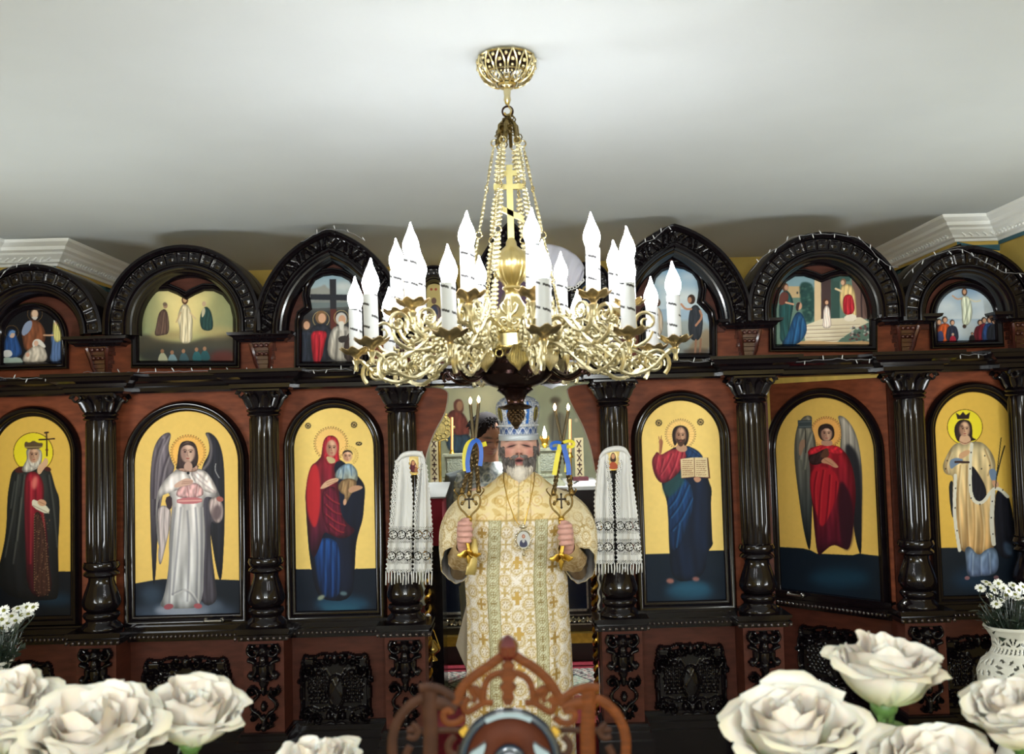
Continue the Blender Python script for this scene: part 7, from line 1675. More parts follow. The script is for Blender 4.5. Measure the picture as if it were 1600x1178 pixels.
for k in range(4): link('paper_sheet', MB().box(x0+.01*k, x1-.006*k, 5.62+.01*k, 5.85, zt+.021+k*.006, zt+.026+k*.006).mesh('paper_sheet', mat('paper_white', (220, 220, 218), .8), False), r)
link('dark_red_book', MB().box(x0, x0+.09, 5.70, 5.82, zt+.046, zt+.066).mesh('dark_red_book', mat('maroon_leather', (66, 18, 26), .5), False), r)
# twisted posts by the door jambs, censer, white cord
def twist(px, py0, py1, Y, lb):
    a, b = A(px, py1, Y), A(px, py0, Y); r = empty('twisted_post', (a.x, Y, PZ), 0, lb, 'post'); n = 90; zz0 = PZ
    for s_, mt, nm in ((0, GOLD2, 'gilt_spiral'), (math.pi, BRONZE, 'dark_spiral')):
        m = MB(); N_ = 150; m.tube([(a.x+.009*math.cos(i*.55+s_), Y+.009*math.sin(i*.55+s_), zz0+(b.z-zz0)*i/N_) for i in range(N_+1)], .009, 6); link(nm, m.mesh(nm, mt), r)
twist(669, 800, 966, 4.62, 'twisted gilt post beside the doorway, behind the Mother-and-Child towel'); twist(930, 850, 968, 4.62, 'twisted gilt post beside the doorway, behind the bearded-man towel')
c = A(676, 1012, 4.25); r = empty('hanging_censer', A(672, 975, 4.25), 0, 'brass hanging censer beside the doorway jamb', 'censer')
m = MB(); m.lathe([(.006, .035), (.012, .030), (.020, .018), (.034, .004), (.036, -.004), (.030, -.016), (.014, -.026), (.008, -.034), (.020, -.048), (.022, -.054), (.0, -.054)], c, 20, cap=False); link('brass_bowl', m.mesh('brass_bowl', mat('bright_brass', (190, 164, 96), .22, metal=1)), r)
m = MB()
for s_ in (-1, 1): m.tube([c+Vector((s_*.03, 0, .004)), c+Vector((s_*.008, 0, .07)), A(672, 975, 4.25)], .002, 5)
link('censer_chain', m.mesh('censer_chain', GOLD2), r); link('wall_hook', MB().tube([A(672, 975, 4.25), A(668, 973, 4.2), A(655, 974, 4.11)], .004, 6).mesh('wall_hook', GOLD2), r); m = MB(); q_ = A(669, 968, 4.25); m.lathe([(.004, 0), (.012, .006), (.011, .02), (.004, .026)], q_, 8); link('crystal_bead', m.mesh('crystal_bead', mat('clear_crystal', (220, 224, 226), .1, coat=1)), r)
r = empty('white_cord', A(935, 890, 4.2), 0, 'white braided cord with a crystal tassel beside the doorway jamb', 'cord')
m = MB(); m.tube([A(936+1.5*math.sin(k*1.3), 888+k*4.4, 4.2) for k in range(20)], .0045, 6); link('braided_cord', m.mesh('braided_cord', mat('white_cotton_cord', (212, 210, 200), .8)), r)
m = MB(); rn = random.Random(2)
for k in range(16): m.sphere(A(937+rn.uniform(-4, 4), 975+rn.uniform(0, 22), 4.2), .007, 6, 4)
link('crystal_tassel', m.mesh('crystal_tassel', mat('clear_crystal', (220, 224, 226)), False), r)
# ---- assistant in silver vestments behind the celebrant
C2 = A(760, 682, 5.15)
p2 = empty('person', (C2.x, 5.15, PZ), 0, 'dark-haired man in silver floral vestments, mostly hidden behind the mitred man', 'person')
m = MB(); r2 = head_mb(m, C2, .98, .5, .30); m.tube([C2+Vector((0, .03, -.07)), C2+Vector((0, .03, -.16))], [.058, .066], 14)
gz = lambda z_: C2.z+z_
m.tube([(C2.x, 5.18, gz(-.15)), (C2.x, 5.18, gz(-.24)), (C2.x, 5.17, gz(-.55)), (C2.x, 5.17, gz(-.80))], [.09, .16, .15, .16], 18, flat=(.72, 1))
for sx in (-1, 1):
    m.tube([(C2.x, 5.18, gz(-.21)), (C2.x+sx*.18, 5.18, gz(-.23)), (C2.x+sx*.23, 5.16, gz(-.50)), (C2.x+sx*.12, 4.98, gz(-.58)), (C2.x+sx*.05, 4.92, gz(-.56))], [.07, .06, .046, .036, .028], 12)
    for k in range(5): m.tube([(C2.x+sx*.05, 4.92, gz(-.55-.018*k*.8)), (C2.x+sx*(.0), 4.885, gz(-.545-.018*k*.8)), (C2.x-sx*.03, 4.90, gz(-.55-.018*k*.8))], [.010, .0095, .007], 8)
    m.tube([(C2.x+sx*.08, 5.18, gz(-.80)), (C2.x+sx*.10, 5.16, gz(-1.05)), (C2.x+sx*.10, 5.18, PZ+.07)], [.09, .055, .04], 12); m.tube([(C2.x+sx*.10, 5.20, PZ+.04), (C2.x+sx*.11, 5.04, PZ+.03)], [.04, .03], 10)
b2 = remesh(m, .005, 'body'); cc_ = head_colors(b2, C2, .98, r2, (196, 146, 120), False); cc_[coords(b2)[:, 2] < C2.z-.14] = (96, 102, 100); set_col(b2, cc_); b2.materials.append(SKIN); link('body', b2, p2)
m = MB(); rn = random.Random(9)
for _ in range(420):
    t = rn.uniform(0, 6.283); ph = rn.uniform(0, 1.25); x = .079*math.sin(ph)*math.cos(t); y = .10*math.sin(ph)*math.sin(t); z = .122*math.cos(ph)
    if y < -.05 and z < .075: continue
    pt = C2+(r2 @ Vector((x, y, z)))*.99; m.tube([pt, pt+(r2 @ Vector((x*.25, y*.3+.008, .004))), pt+(r2 @ Vector((x*.35, y*.5+.016, -.012)))], [.005, .0045, .001], 4)
m.sphere(C2+(r2 @ Vector((0, .012, .036))), .098, 20, 16, (.86, .96, .98)); link('hair', m.mesh('hair', mat('black_brown_hair', (34, 28, 28), .85, spec=.2), 'all'), p2)
pf = [(0, .075, .07), (.03, .12, .09), (.06, .18, .11), (.10, .20, .13), (.30, .20, .15), (.50, .15, .16), (.9, .13, .17), (1.25, .13, .18)]
zz0 = gz(-.135); h_ = 200; n_ = 220; f_ = np.linspace(0, zz0-PZ-.03, h_); w2 = np.interp(f_, [a for a, _, _ in pf], [b for _, b, _ in pf]); d2 = np.interp(f_, [a for a, _, _ in pf], [c_ for _, _, c_ in pf]); th = np.linspace(0, 6.283185, n_, endpoint=False); T2, F2 = np.meshgrid(th, f_)
X2 = C2.x+w2[:, None]*np.cos(T2)*(1+.03*np.sin(9*T2)*(F2 > .3)); Y2 = 5.18-d2[:, None]*np.sin(T2); Z2 = zz0-F2
s2 = (X2-C2.x).reshape(-1); z2 = F2.reshape(-1); q = np.sin(s2*95+2.4*np.sin(z2*70))*np.sin(z2*100+2*np.sin(s2*80)); c2 = np.tile(np.array((150, 156, 150), float), (len(s2), 1)); c2[q > .25] = (190, 194, 190); c2[q < -.45] = (108, 118, 118); rr = np.hypot((s2+.04) % .08-.04, (z2+.04) % .08-.04); c2[np.abs(rr-.024) < .004] = (206, 208, 190); c2[rr < .008] = (120, 128, 110)
link('silver_robe', grid_mesh(X2, Y2, Z2, True, 'silver_robe', attr_mat('silver_floral_brocade', .4, metal=.3), c2), p2)
# ------------------------------------------------------------------ lace towels on the columns
LINEN = mat('white_linen', (214, 214, 212), .85, bump=.3, bscale=200)
def ipts(P, y): return float(np.interp(y, [p[1] for p in P], [p[0] for p in P]))
def towel(label, tails, cap, Y, ylace, yend, fr, card, card_label, paint):
    r = empty('lace_towel', A(cap[0][0], cap[0][1], Y), 0, label, 'towel')
    for ti, (Lp, Rp) in enumerate(tails):
        y0 = min(Lp[0][1], Rp[0][1]); nv = int((yend-y0)/.62); nu = 46; V = []; wm = abs(Rp[-1][0]-Lp[-1][0])
        for j in range(nv+1):
            y = y0+(yend-y0)*j/nv; a, b = ipts(Lp, y), ipts(Rp, y); row = []
            for i in range(nu+1):
                u = i/nu; k = min(1, (y-y0)/60); dY = .010*math.sin(u*9+ti*2+y*.012)*k+.006*math.sin(u*21+y*.02)*k+.018*(1-k)*0
                x = a+(b-a)*u
                if u < .02 or u > .98: x += (1.2 if u > .5 else -1.2)*math.sin(y*.9)*(1 if y > y0+14 else 0)
                row.append(A(x, y+(2.0*abs(math.sin(u*wm*.35)) if j == nv else 0), Y+dY-.012*k))
            V.append(row)
        m = MB(); vs = [p for rr in V for p in rr]; fs = []
        for j in range(nv):
            y = y0+(yend-y0)*(j+.5)/nv; a, b = ipts(Lp, y), ipts(Rp, y)
            for i in range(nu):
                x = (b-a)*(i+.5)/nu; hole = False; t = y-ylace; edge = (x < 7 if ti == 0 and label.find('Mother') > 0 else (x > (b-a)-6 if ti == 0 else x < 6)) and y > y0+20
                if edge: hole = (math.sin(x*1.9+y*.4)*math.sin(y*1.15) > .38)
                if t > 0:
                    q = (t % 33); xx = (x % 13)-6.5
                    if q < 3 or 28 < q: hole = False
                    elif 8 < q < 23:
                        rr = math.hypot(xx, q-15.5); hole = (5.4 < rr < 7.0) or (rr < 4.6 and rr > 2.4 and math.sin(4*math.atan2(q-15.5, xx)) > .1)
                        if rr > 7: hole = (math.sin(x*2.3)*math.sin(y*2.3) > .2)
                    else: hole = math.sin(x*2.0)*math.sin(q*2.2) > .15
                if not hole: fs.append((j*(nu+1)+i, j*(nu+1)+i+1, (j+1)*(nu+1)+i+1, (j+1)*(nu+1)+i))
        m.add(vs, fs); o = link('towel_tail', m.mesh('towel_tail', LINEN, 'all'), r); o.modifiers.new('t', 'SOLIDIFY').thickness = .0018
        f = MB(); n = max(5, int(wm/4.2)); rn = random.Random(ti)
        for i in range(n+1):
            x = ipts(Lp, yend)+(ipts(Rp, yend)-ipts(Lp, yend))*i/n; L_ = fr*rn.uniform(.8, 1.1)
            f.tube([A(x, yend-1, Y-.012), A(x+rn.uniform(-.6, .6), yend+L_*.5, Y-.014), A(x+rn.uniform(-1, 1), yend+L_, Y-.014)], [.0022, .0030, .0026], 5)
        o = link('tassel_fringe', f.mesh('tassel_fringe', LINEN, 'all'), r); o['kind'] = 'stuff'
    m = MB(); rows = []
    for dy, dY in ((9, -.006), (3, -.014), (0, -.004), (0, .02), (5, .05)): rows.append([A(x, y+dy+(0 if dY > 0 else 0), Y+dY) for x, y in smooth_pts(cap, 2)])
    m.grid(rows); o = link('top_fold', m.mesh('top_fold', LINEN, 'all'), r); o.modifiers.new('t', 'SOLIDIFY').thickness = .003
    x0, x1, ya, yb = card; a, b = A(x0, yb, Y-.004), A(x1, ya, Y-.004)
    c = empty('icon_card', ((a.x+b.x)/2, Y, a.z), 0, card_label, 'icon'); m = MB(); m.box(a.x, b.x, Y-.004, Y+.006, a.z, b.z); link('card_board', m.mesh('card_board', GOLD2, False), c)
    p = Paint((0, Y-.0046, 0), (1, 0, 0), (0, 0, 1), a.x+.002, b.x-.002, a.z+.002, b.z-.002, .0014, (206, 180, 112)); paint(p); me = p.mesh('card_print', ICONP); link('card_print', me, c)
def pm(p):
    p.ell(645, 722, 6.5, 6.5, (226, 204, 140)); p.poly([(640, 738), (641, 724), (645, 717), (650, 724), (653, 738)], (84, 30, 40), 1, 2); p.ell(645.5, 723.5, 2.6, 3.6, (186, 132, 96)); p.ell(650, 728, 1.8, 2.2, (190, 140, 100)); p.poly([(647, 738), (648, 730), (654, 731), (654, 738)], (150, 96, 60), 1, 2)
def pb(p):
    p.ell(958, 712, 6.5, 6.5, (232, 212, 150)); p.poly([(953, 722), (954, 711), (958, 706), (962, 711), (963, 722)], (60, 38, 30), 1, 2); p.ell(958, 713, 2.8, 4.2, (196, 144, 108)); p.poly([(951, 733), (953, 723), (958, 721), (964, 724), (966, 733)], (170, 80, 50), 1, 2)
towel('long white lace towel hung round the Mother-and-Child card', [([(634, 706), (618, 720), (613, 760), (609, 820), (603, 893)], [(641, 706), (639, 722), (644, 760), (645, 800), (643, 893)]), ([(652, 705), (655, 722), (651, 760), (647, 800), (646, 884)], [(660, 706), (667, 728), (672, 780), (676, 830), (675, 884)])],
      [(621, 716), (628, 707), (640, 704), (652, 704), (660, 706), (664, 716)], 3.915, 820, 893, 20, (640, 656, 709, 742), 'small gilt card of a mother and child framed by the lace towel', pm)
towel('long white lace towel hung round the bearded-man card', [([(948, 700), (937, 712), (932, 745), (929, 780), (931, 880)], [(950, 700), (951, 722), (956, 755), (958, 800), (960, 880)]), ([(968, 698), (967, 722), (962, 745), (962, 790), (964, 877)], [(974, 698), (985, 712), (989, 755), (996, 805), (1003, 877)])],
      [(937, 711), (944, 701), (955, 697), (968, 696), (978, 699), (984, 710)], 3.915, 806, 880, 17, (949, 968, 702, 735), 'small gilt card of a bearded man framed by the lace towel', pb)
# cloth draped over the hood beside the chandelier
r = empty('draped_cloth', A(875, 420, 3.94), 0, 'pale lace-edged cloth draped over the hood above the doorway', 'cloth')
m = MB(); top = smooth_pts([(828, 392), (850, 380), (880, 386), (905, 402), (913, 420)], 3); bot = smooth_pts([(838, 420), (856, 436), (876, 452), (898, 448), (910, 436)], 3); rows = []
for j in range(15): f = j/14; rows.append([A(a[0]+(b[0]-a[0])*f, a[1]+(b[1]-a[1])*f, 3.93-.03*math.sin(f*3.1)+.008*math.sin(i*.9+f*5)) for i, (a, b) in enumerate(zip(top, bot))])
m.grid(rows); o = link('cloth_sheet', m.mesh('cloth_sheet', mat('lavender_white_linen', (196, 196, 210), .85), 'all'), r); o.modifiers.new('t', 'SOLIDIFY').thickness = .003
m = MB(); P = [A(x, y, 3.925) for x, y in bot]
for a in P[::2]: m.torus(a+Vector((0, 0, -.004)), .008, .0018, 'Y', 8, 4)
m.tube(P, .003, 5); link('lace_edge', m.mesh('lace_edge', LINEN), r)['kind'] = 'stuff'
# ------------------------------------------------------------------ fairy lights
WIRE = mat('clear_grey_wire', (120, 120, 124), .4); LED = mat('unlit_led_stick', (206, 208, 210), .25)
BLM = MB().tube([(0, 0, 0), (0, 0, .012), (0, 0, .018)], [.0020, .0022, .0008], 6).mesh('led_bulb', LED, 'all')
def string(label, pts, Y, seed, gap=19):
    rn = random.Random(seed); r = empty('fairy_light_string', A(pts[0][0], pts[0][1], Y), 0, label, 'fairy lights', 'fairy light strings on the iconostasis')
    P = resample(smooth_pts(pts, 2), max(6, int(sum(math.hypot(b[0]-a[0], b[1]-a[1]) for a, b in zip(pts[:-1], pts[1:]))/7)))[0]
    W_ = [A(x, y+rn.uniform(-1.2, 1.2), Y+rn.uniform(-.004, .004)) for x, y in P]; link('wire', MB().tube(W_, .0013, 4).mesh('wire', WIRE), r)
    acc = 0
    for a, b in zip(P[:-1], P[1:]):
        acc += math.hypot(b[0]-a[0], b[1]-a[1])
        if acc > gap: acc = rn.uniform(-6, 4); o = link('led_bulb', BLM, r, world=False); o.matrix_parent_inverse = wmat(r).inverted(); o.location = A(b[0], b[1], Y-.003); o.rotation_euler = (rn.uniform(-.5, .5), rn.choice((rn.uniform(-.6, .6), 3.14+rn.uniform(-.6, .6))), 0)
Yb_ = 3.955
string('fairy lights lying along the beam under the nativity icon', [(0, 590), (45, 592), (100, 588), (150, 583)], Yb_, 1)
string('fairy lights lying along the beam under the mountain icon', [(130, 581), (200, 583), (290, 579), (400, 580)], Yb_, 2, 24)
string('fairy lights lying along the beam under the tall dark cross icon', [(402, 579), (470, 580), (530, 576), (562, 578)], Yb_, 3)
string('fairy lights lying along the beam under the riverside icon', [(1062, 564), (1100, 566), (1150, 562), (1212, 561)], Yb_, 4)
string('fairy lights lying along the beam under the temple-steps icon', [(1214, 563), (1260, 565), (1300, 560), (1345, 563), (1395, 556)], Yb_, 5)
string('fairy lights lying along the beam under the ascension icon', [(1400, 556), (1460, 552), (1520, 555), (1600, 549)], Yb_, 6)
string('fairy lights looped over the hood of the temple-steps icon', [(1172, 425), (1195, 398), (1218, 386), (1232, 372), (1262, 366), (1300, 365), (1340, 370), (1358, 385), (1372, 404), (1388, 415), (1404, 419)], 3.965, 7, 15)
string('fairy lights looped over the hood of the ascension icon', [(1412, 436), (1432, 412), (1452, 402), (1475, 394), (1504, 387), (1520, 400), (1545, 412), (1566, 426), (1600, 428)], 3.965, 8, 15)
string('fairy lights hanging on the hood of the riverside icon', [(996, 386), (1012, 376), (1026, 372), (1038, 356), (1052, 352)], 3.965, 9, 11)
string('fairy lights over the hood of the nativity icon', [(0, 434), (10, 420), (26, 412), (44, 408), (62, 410)], 3.965, 10, 13)
string('fairy lights over the hood of the tall dark cross icon', [(470, 378), (500, 362), (520, 356), (545, 362), (570, 376)], 3.965, 11, 22)
# ------------------------------------------------------------------ flowers and vases
GREEN = mat('rose_stem_green', (84, 118, 58), .5, noise=.3, nscale=40); DKG = mat('dark_foliage_green', (26, 40, 28), .5, noise=.4, nscale=40)
PET = attr_mat('rose_petal', .6, sss=.6)
def petal_mesh(k, v, seed):
    rn = random.Random(seed); nu, nv = 13, 15
    rho = (.009, .017, .025, .032, .038, .042)[k]; H = (.064, .068, .070, .069, .066, .060)[k]; Wd = (1.5, 1.25, 1.1, .95, .85, .8)[k]; flare = (0, .002, .006, .010, .013, .017)[k]; curl = (0, .002, .005, .009, .012, .015)[k]
    ph = [rn.uniform(0, 6.28) for _ in range(4)]; pts = []; col = []
    for j in range(nv+1):
        t = j/nv; row = []
        for i in range(nu+1):
            u = -1+2*i/nu; top = 1-.22*abs(u)**2.4-.05*math.sin(u*3+ph[0]); tt = t*top
            w = Wd*(math.sin(min(1, .25+tt*1.1)*math.pi/2))
            r = rho*(math.sin(min(1, tt*1.45)*math.pi/2)**.75)+flare*max(0, (tt-.55)/.45)**2; z = H*tt-curl*max(0, (tt-.72)/.28)**2
            e = max(0, (t-.7)/.3); r += (.0030*math.sin(u*5+ph[1])+.0016*math.sin(u*11+ph[2]))*e; z += .0024*math.sin(u*4+ph[3])*e
            if abs(u) > .7: r += .003*(abs(u)-.7)/.3*(1 if k > 1 else 0)
            a = u*w; row.append((r*math.cos(a), r*math.sin(a), z))
            g = max(0, 1-tt*1.6); b = max(0, (tt-.85)/.15); base = np.array((222, 214, 202)); c_ = base*(1-g)+np.array((200, 206, 140))*g
            if k >= 4: c_ = c_*(1-.25*b)+np.array((222, 208, 150))*.25*b
            if k in (1, 2): c_ = c_*.8+np.array((246, 222, 208))*.2
            col.append(np.clip(c_, 0, 255))
        pts.append(row)
    m = MB(); m.grid(pts); me = m.mesh('petal', PET, 'all'); set_col(me, np.array(col)); return me
PV = [[petal_mesh(k, v, k*10+v) for v in range(3)] for k in range(6)]
SEP = MB().grid([[(.006+.010*t*1.2, (u-1)*.0055*(1-t), .004-.030*t*t+.004*t) for u in range(3)] for t in [j/7 for j in range(8)]]).mesh('sepal', GREEN, 'all')
def rose(px, py, Y, wpx, label, tilt=(0, 0), seed=0, layers=6, leaf=False):
    rn = random.Random(seed); c = A(px, py, Y); sc = (wpx/FPX*Y)/.104; r = empty('rose', c, 0, label, 'rose', 'white roses in the foreground')
    r.rotation_euler = (tilt[0], tilt[1], rn.uniform(-.4, .4)); r.scale = (sc, sc, sc)
    for k in range(layers):
        n = (3, 4, 5, 5, 6, 5)[k]
        for i in range(n):
            o = link('petal', PV[k][rn.randrange(3)], r, world=False); o.rotation_euler = (rn.uniform(-.06, .06), rn.uniform(-.05, .12)*(k > 2), 6.283*i/n+k*.7+rn.uniform(-.2, .2)); s_ = rn.uniform(.92, 1.08); o.scale = (s_, s_, s_*rn.uniform(.94, 1.05)); o.location = (0, 0, -.028)
    m = MB(); m.lathe([(.002, -.040), (.008, -.038), (.013, -.030), (.014, -.024), (.008, -.018)], (0, 0, 0), 14); link('calyx', m.mesh('calyx', GREEN, 'all'), r, world=False)
    for i in range(5):
        o = link('sepal', SEP, r, world=False); o.location = (0, 0, -.028); o.rotation_euler = (0, rn.uniform(.2, .6), 6.283*i/5)
    # stem down into the vase, in the rose's own frame
    bpy.context.view_layer.update(); inv = (Matrix.LocRotScale(r.location, r.rotation_euler.copy(), r.scale)).inverted()
    side = -1 if px < 800 else 1; vx = VASES[side]; end = Vector((vx[0]+rn.uniform(-.02, .02), vx[1]+rn.uniform(-.02, .02), 1.12)); st = Matrix.LocRotScale(r.location, r.rotation_euler.copy(), r.scale) @ Vector((0, 0, -.038)); mid = (st+end)/2; mid.z = st.z*.55+end.z*.45; mid.x = st.x*.7+end.x*.3; mid.y = st.y*.7+end.y*.3
    P = [inv @ q for q in (st, st+Vector((0, 0, -.03)), mid, end)]; link('stem', MB().tube(smooth_pts(P, 2), .0030/sc, 7).mesh('stem', GREEN, 'all'), r, world=False)
    if leaf:
        m = MB(); rows = []
        for j in range(9):
            t = j/8; w = .012*math.sin(math.pi*min(1, t*1.05))**.8+.0003; rows.append([(.006+.05*t, -w, -.042-.018*t*t), (.006+.05*t, 0, -.045-.018*t*t), (.006+.05*t, w, -.042-.018*t*t)])
        m.grid(rows); o = link('leaf', m.mesh('leaf', GREEN, 'all'), r, world=False); o.rotation_euler = (0, .1, -.3)
VASES = {-1: (-.40, 1.16), 1: (.50, 1.16)}
rose(4, 1132, 1.02, 172, 'white rose cut by the frame edge in front of the left daisies', (.25, .15), 1)
rose(150, 1172, 1.00, 205, 'largest white rose of the group below the white-robed angel', (.35, -.05), 2)
rose(303, 1128, 1.06, 142, 'white rose with an outer petal bud, below the white-robed angel\'s carved panel', (.2, .28), 3, leaf=True)
rose(500, 1208, 1.05, 128, 'white rose barely rising over the bottom edge below the Mother-and-Child bay', (.2, 0), 4)
rose(1240, 1156, 1.00, 190, 'large white rose below the column beside the open-book icon', (.3, -.12), 5)
rose(1384, 1062, 1.10, 158, 'highest white rose, standing free on its green stem before the ajar door', (.12, .05), 6, leaf=True)
rose(1465, 1238, 1.00, 212, 'wide white rose cut by the bottom edge under the tall free-standing rose', (.35, .02), 7)
rose(1592, 1128, 1.02, 150, 'white rose cut by the frame edge in front of the openwork vase', (.2, -.2), 8)
for side, (vx, vy) in VASES.items():
    v = empty('glass_vase', (vx, vy, .97), 0, 'clear glass vase below the frame, holding the roses nearer the %s' % ('white-robed angel' if side < 0 else 'pierced vase'), 'vase')
    link('vase_body', MB().lathe([(.05, 0), (.055, .01), (.045, .12), (.05, .24), (.046, .24), (.041, .12), (.048, .015), (.0, .012)], (0, 0, 0), 28, cap=False).mesh('vase_body', mat('green_glass', (150, 176, 160), .1, trans=.8), 'all'), v, world=False)
tb = empty('front_table', (0, 1.1, 0), 0, 'dark table below the frame carrying roses and carved crest', 'table')
link('table_top', MB().box(-.75, .75, .62, 1.4, .93, .97).mesh('table_top', DARK, False), tb)
for x in (-.7, .7):
    for y in (.67, 1.35): link('leg', MB().box(x-.025, x+.025, y-.025, y+.025, 0, .93).mesh('leg', DARK, False), tb)
# openwork ceramic vase and daisies
def openwork_vase(pxc, prof, Y, label, pierce=True):
    zs = [A(pxc, y, Y).z for y, _ in prof]; rs = [hw/FPX*Y for _, hw in prof]; xc = A(pxc, 1050, Y).x; r = empty('openwork_vase', (xc, Y, zs[-1]), 0, label, 'vase'); n, h = 150, 190
    zz = np.linspace(zs[0], zs[-1], h); rr = np.interp(-zz, [-z for z in zs], rs); m = MB(); vs = []; fs = []
    for j in range(h):
        for i in range(n): t = 6.283185*i/n; vs.append((xc+rr[j]*math.cos(t), Y+rr[j]*math.sin(t), zz[j]))
    for j in range(h-1):
        f = j/h; py = 670+(1.75-zz[j])/Y*FPX
        for i in range(n):
            t = i/n; hole = False
            if 1024 < py < 1032: hole = ((t*30+(py-1024)*.06) % 1) < .42
            elif 1004 < py < 1022: d = ((t*8+.03) % 1)-.5; q = (1022-py)/18; a = math.atan2(d*1.8, q+.02); rad = math.hypot(d*1.8, q); hole = .30 < rad < .92 and abs(math.sin(a*4.2)) > .80
            elif 1038 < py < 1068: u = (t*14) % 1-.5; v = ((py-1038) % 15)/15-.5; rd = math.hypot(u*1.1, v); ang = math.atan2(v, u); hole = (.20 < rd < .40 and math.sin(ang*2+int(t*14)*2.1) > -.1)
            elif 1082 < py < 1092: hole = ((t*30-(py-1082)*.06) % 1) < .45
            if not hole: k = (i+1) % n; fs.append((j*n+i, (j+1)*n+i, (j+1)*n+k, j*n+k))
    m.add(vs, fs); o = link('pierced_body', m.mesh('pierced_body', mat('white_glazed_ceramic', (196, 196, 188), .35), 'all'), r); o.modifiers.new('t', 'SOLIDIFY').thickness = -.004
    m = MB(); m.torus((xc, Y, zs[0]), rs[0], .004, 'Z', 40); link('rolled_rim', m.mesh('rolled_rim', mat('white_glazed_ceramic', (0, 0, 0)), 'all'), r); return xc
def petal_ring(nm, seed):
    m = MB(); n = 15; rn = random.Random(seed)
    for i in range(n):
        a = 6.283*i/n+rn.uniform(-.08, .08); L_ = rn.uniform(.9, 1.05); ca, sa = math.cos(a), math.sin(a)
        q = [(.003, 0, 0), (.010*L_, .0026, .0015), (.016*L_, .0024, .001), (.0185*L_, 0, 0), (.016*L_, -.0024, .001), (.010*L_, -.0026, .0015)]
        m.add([(x*ca-y*sa, x*sa+y*ca, z) for x, y, z in q], [tuple(range(6))])
    return m.mesh(nm, mat('daisy_white', (228, 228, 224), .6, sss=.2), 'all')
PR_ = petal_ring('petal_ring', 1); DC = MB().sphere((0, 0, .0015), .0055, 10, 8, (1, 1, .6)).mesh('flower_centre', mat('olive_daisy_centre', (110, 112, 40), .7), 'all')
def daisies(pos, Y, base, label, group, seed, sc=1.0):
    rn = random.Random(seed); ys = sorted(y for _, y in pos); cut = (ys[len(ys)//3], ys[2*len(ys)//3]); rowof = lambda y: 0 if y < cut[0] else (1 if y < cut[1] else 2)
    ordn = ['first', 'second', 'third', 'fourth', 'fifth', 'sixth', 'seventh', 'eighth', 'ninth', 'tenth']
    for (x, y) in pos:
        rw = rowof(y); k = sorted(q for q in pos if rowof(q[1]) == rw).index((x, y)); c = A(x, y, Y+rn.uniform(-.04, .04)); r = empty('daisy', c, 0, label % (ordn[k], ('top', 'middle', 'bottom')[rw]), 'daisy', group)
        rx = rn.uniform(.25, 1.15); rz = rn.uniform(-.6, .6); r.rotation_euler = (rx, 0, rz); r.scale = (sc, sc, sc)
        link('petal_ring', PR_, r, world=False)['kind'] = 'stuff'; link('flower_centre', DC, r, world=False)
        Mx = Matrix.LocRotScale(r.location, r.rotation_euler.copy(), r.scale).inverted(); e = Vector((base[0]+rn.uniform(-.02, .02), base[1]+rn.uniform(-.02, .02), base[2]))
        P = [c, c+Vector((0, .01, -.03)), (c*.5+e*.5)+Vector((0, 0, .02)), e]; link('flower_stem', MB().tube(smooth_pts([Mx @ q for q in P], 1), .0014/sc, 5).mesh('flower_stem', DKG, 'all'), r, world=False)
YV = 2.6
xc = openwork_vase(1583, [(978, 37), (983, 33), (995, 26), (1010, 25), (1022, 30), (1034, 43), (1050, 49), (1066, 48), (1085, 40), (1110, 28), (1140, 20), (1165, 22), (1200, 34), (1216, 37)], YV, 'white pierced ceramic vase holding daisies below the palm-leaf saint')
zt_ = A(1583, 978, YV).z
daisies([(1532, 919), (1546, 914), (1548, 932), (1553, 922), (1541, 910), (1560, 912), (1568, 919), (1572, 930), (1583, 915), (1586, 929), (1592, 922), (1598, 917), (1564, 938), (1576, 924), (1590, 935), (1557, 944), (1606, 926), (1602, 938)], YV, (xc, YV, zt_-.06), 'white daisy, %s from the left in the %s row above the pierced vase', 'daisies in the pierced white vase', 3, .82)
def foliage(xc, Y, z0, z1, w, label, seed):
    rn = random.Random(seed); r = empty('daisy_foliage', (xc, Y, z0), 0, label, 'foliage'); m = MB()
    for k in range(70):
        a = rn.uniform(0, 6.283); q = rn.random()**.5; zb_ = z0+rn.random()*.02; x0 = xc+.02*math.cos(a); y0 = Y+.02*math.sin(a); zt2 = z0+(z1-z0)*rn.uniform(.45, 1); x1 = xc+w*q*math.cos(a); y1 = Y+w*q*math.sin(a)*.7
        m.tube([(x0, y0, zb_), ((x0+x1)/2, (y0+y1)/2, (zb_+zt2)/2), (x1, y1, zt2)], .0016, 4)
        for j in range(2):
            d = Vector((rn.uniform(-1, 1), rn.uniform(-1, 1), rn.uniform(-.3, .6))).normalized()*.03; n_ = d.cross(Vector((0, 0, 1))).normalized()*.010; b = Vector(((x0+x1)/2, (y0+y1)/2, (zb_+zt2)/2)) if j else Vector((x1, y1, zt2-.015)); m.add([b, b+d*.5+n_, b+d, b+d*.5-n_], [(0, 1, 2, 3)])
    o = link('leaves_and_stems', m.mesh('leaves_and_stems', DKG, False), r); o['kind'] = 'stuff'
foliage(xc, YV, zt_-.05, A(1583, 925, YV).z, .085, 'dark green daisy foliage rising from the white pierced vase', 5)
def stand(xc, Y, z, label):
    s = empty('flower_stand', (xc, Y, 0), 0, label, 'stand'); link('stand_top', MB().lathe([(.15, z-.02), (.155, z-.01), (.15, z)], (xc, Y, 0), 32).mesh('stand_top', DARK), s)
    link('stand_column', MB().lathe([(.11, 0), (.10, .03), (.03, .06), (.025, z*.5), (.03, z-.04), (.06, z-.02)], (xc, Y, 0), 24).mesh('stand_column', DARK), s)
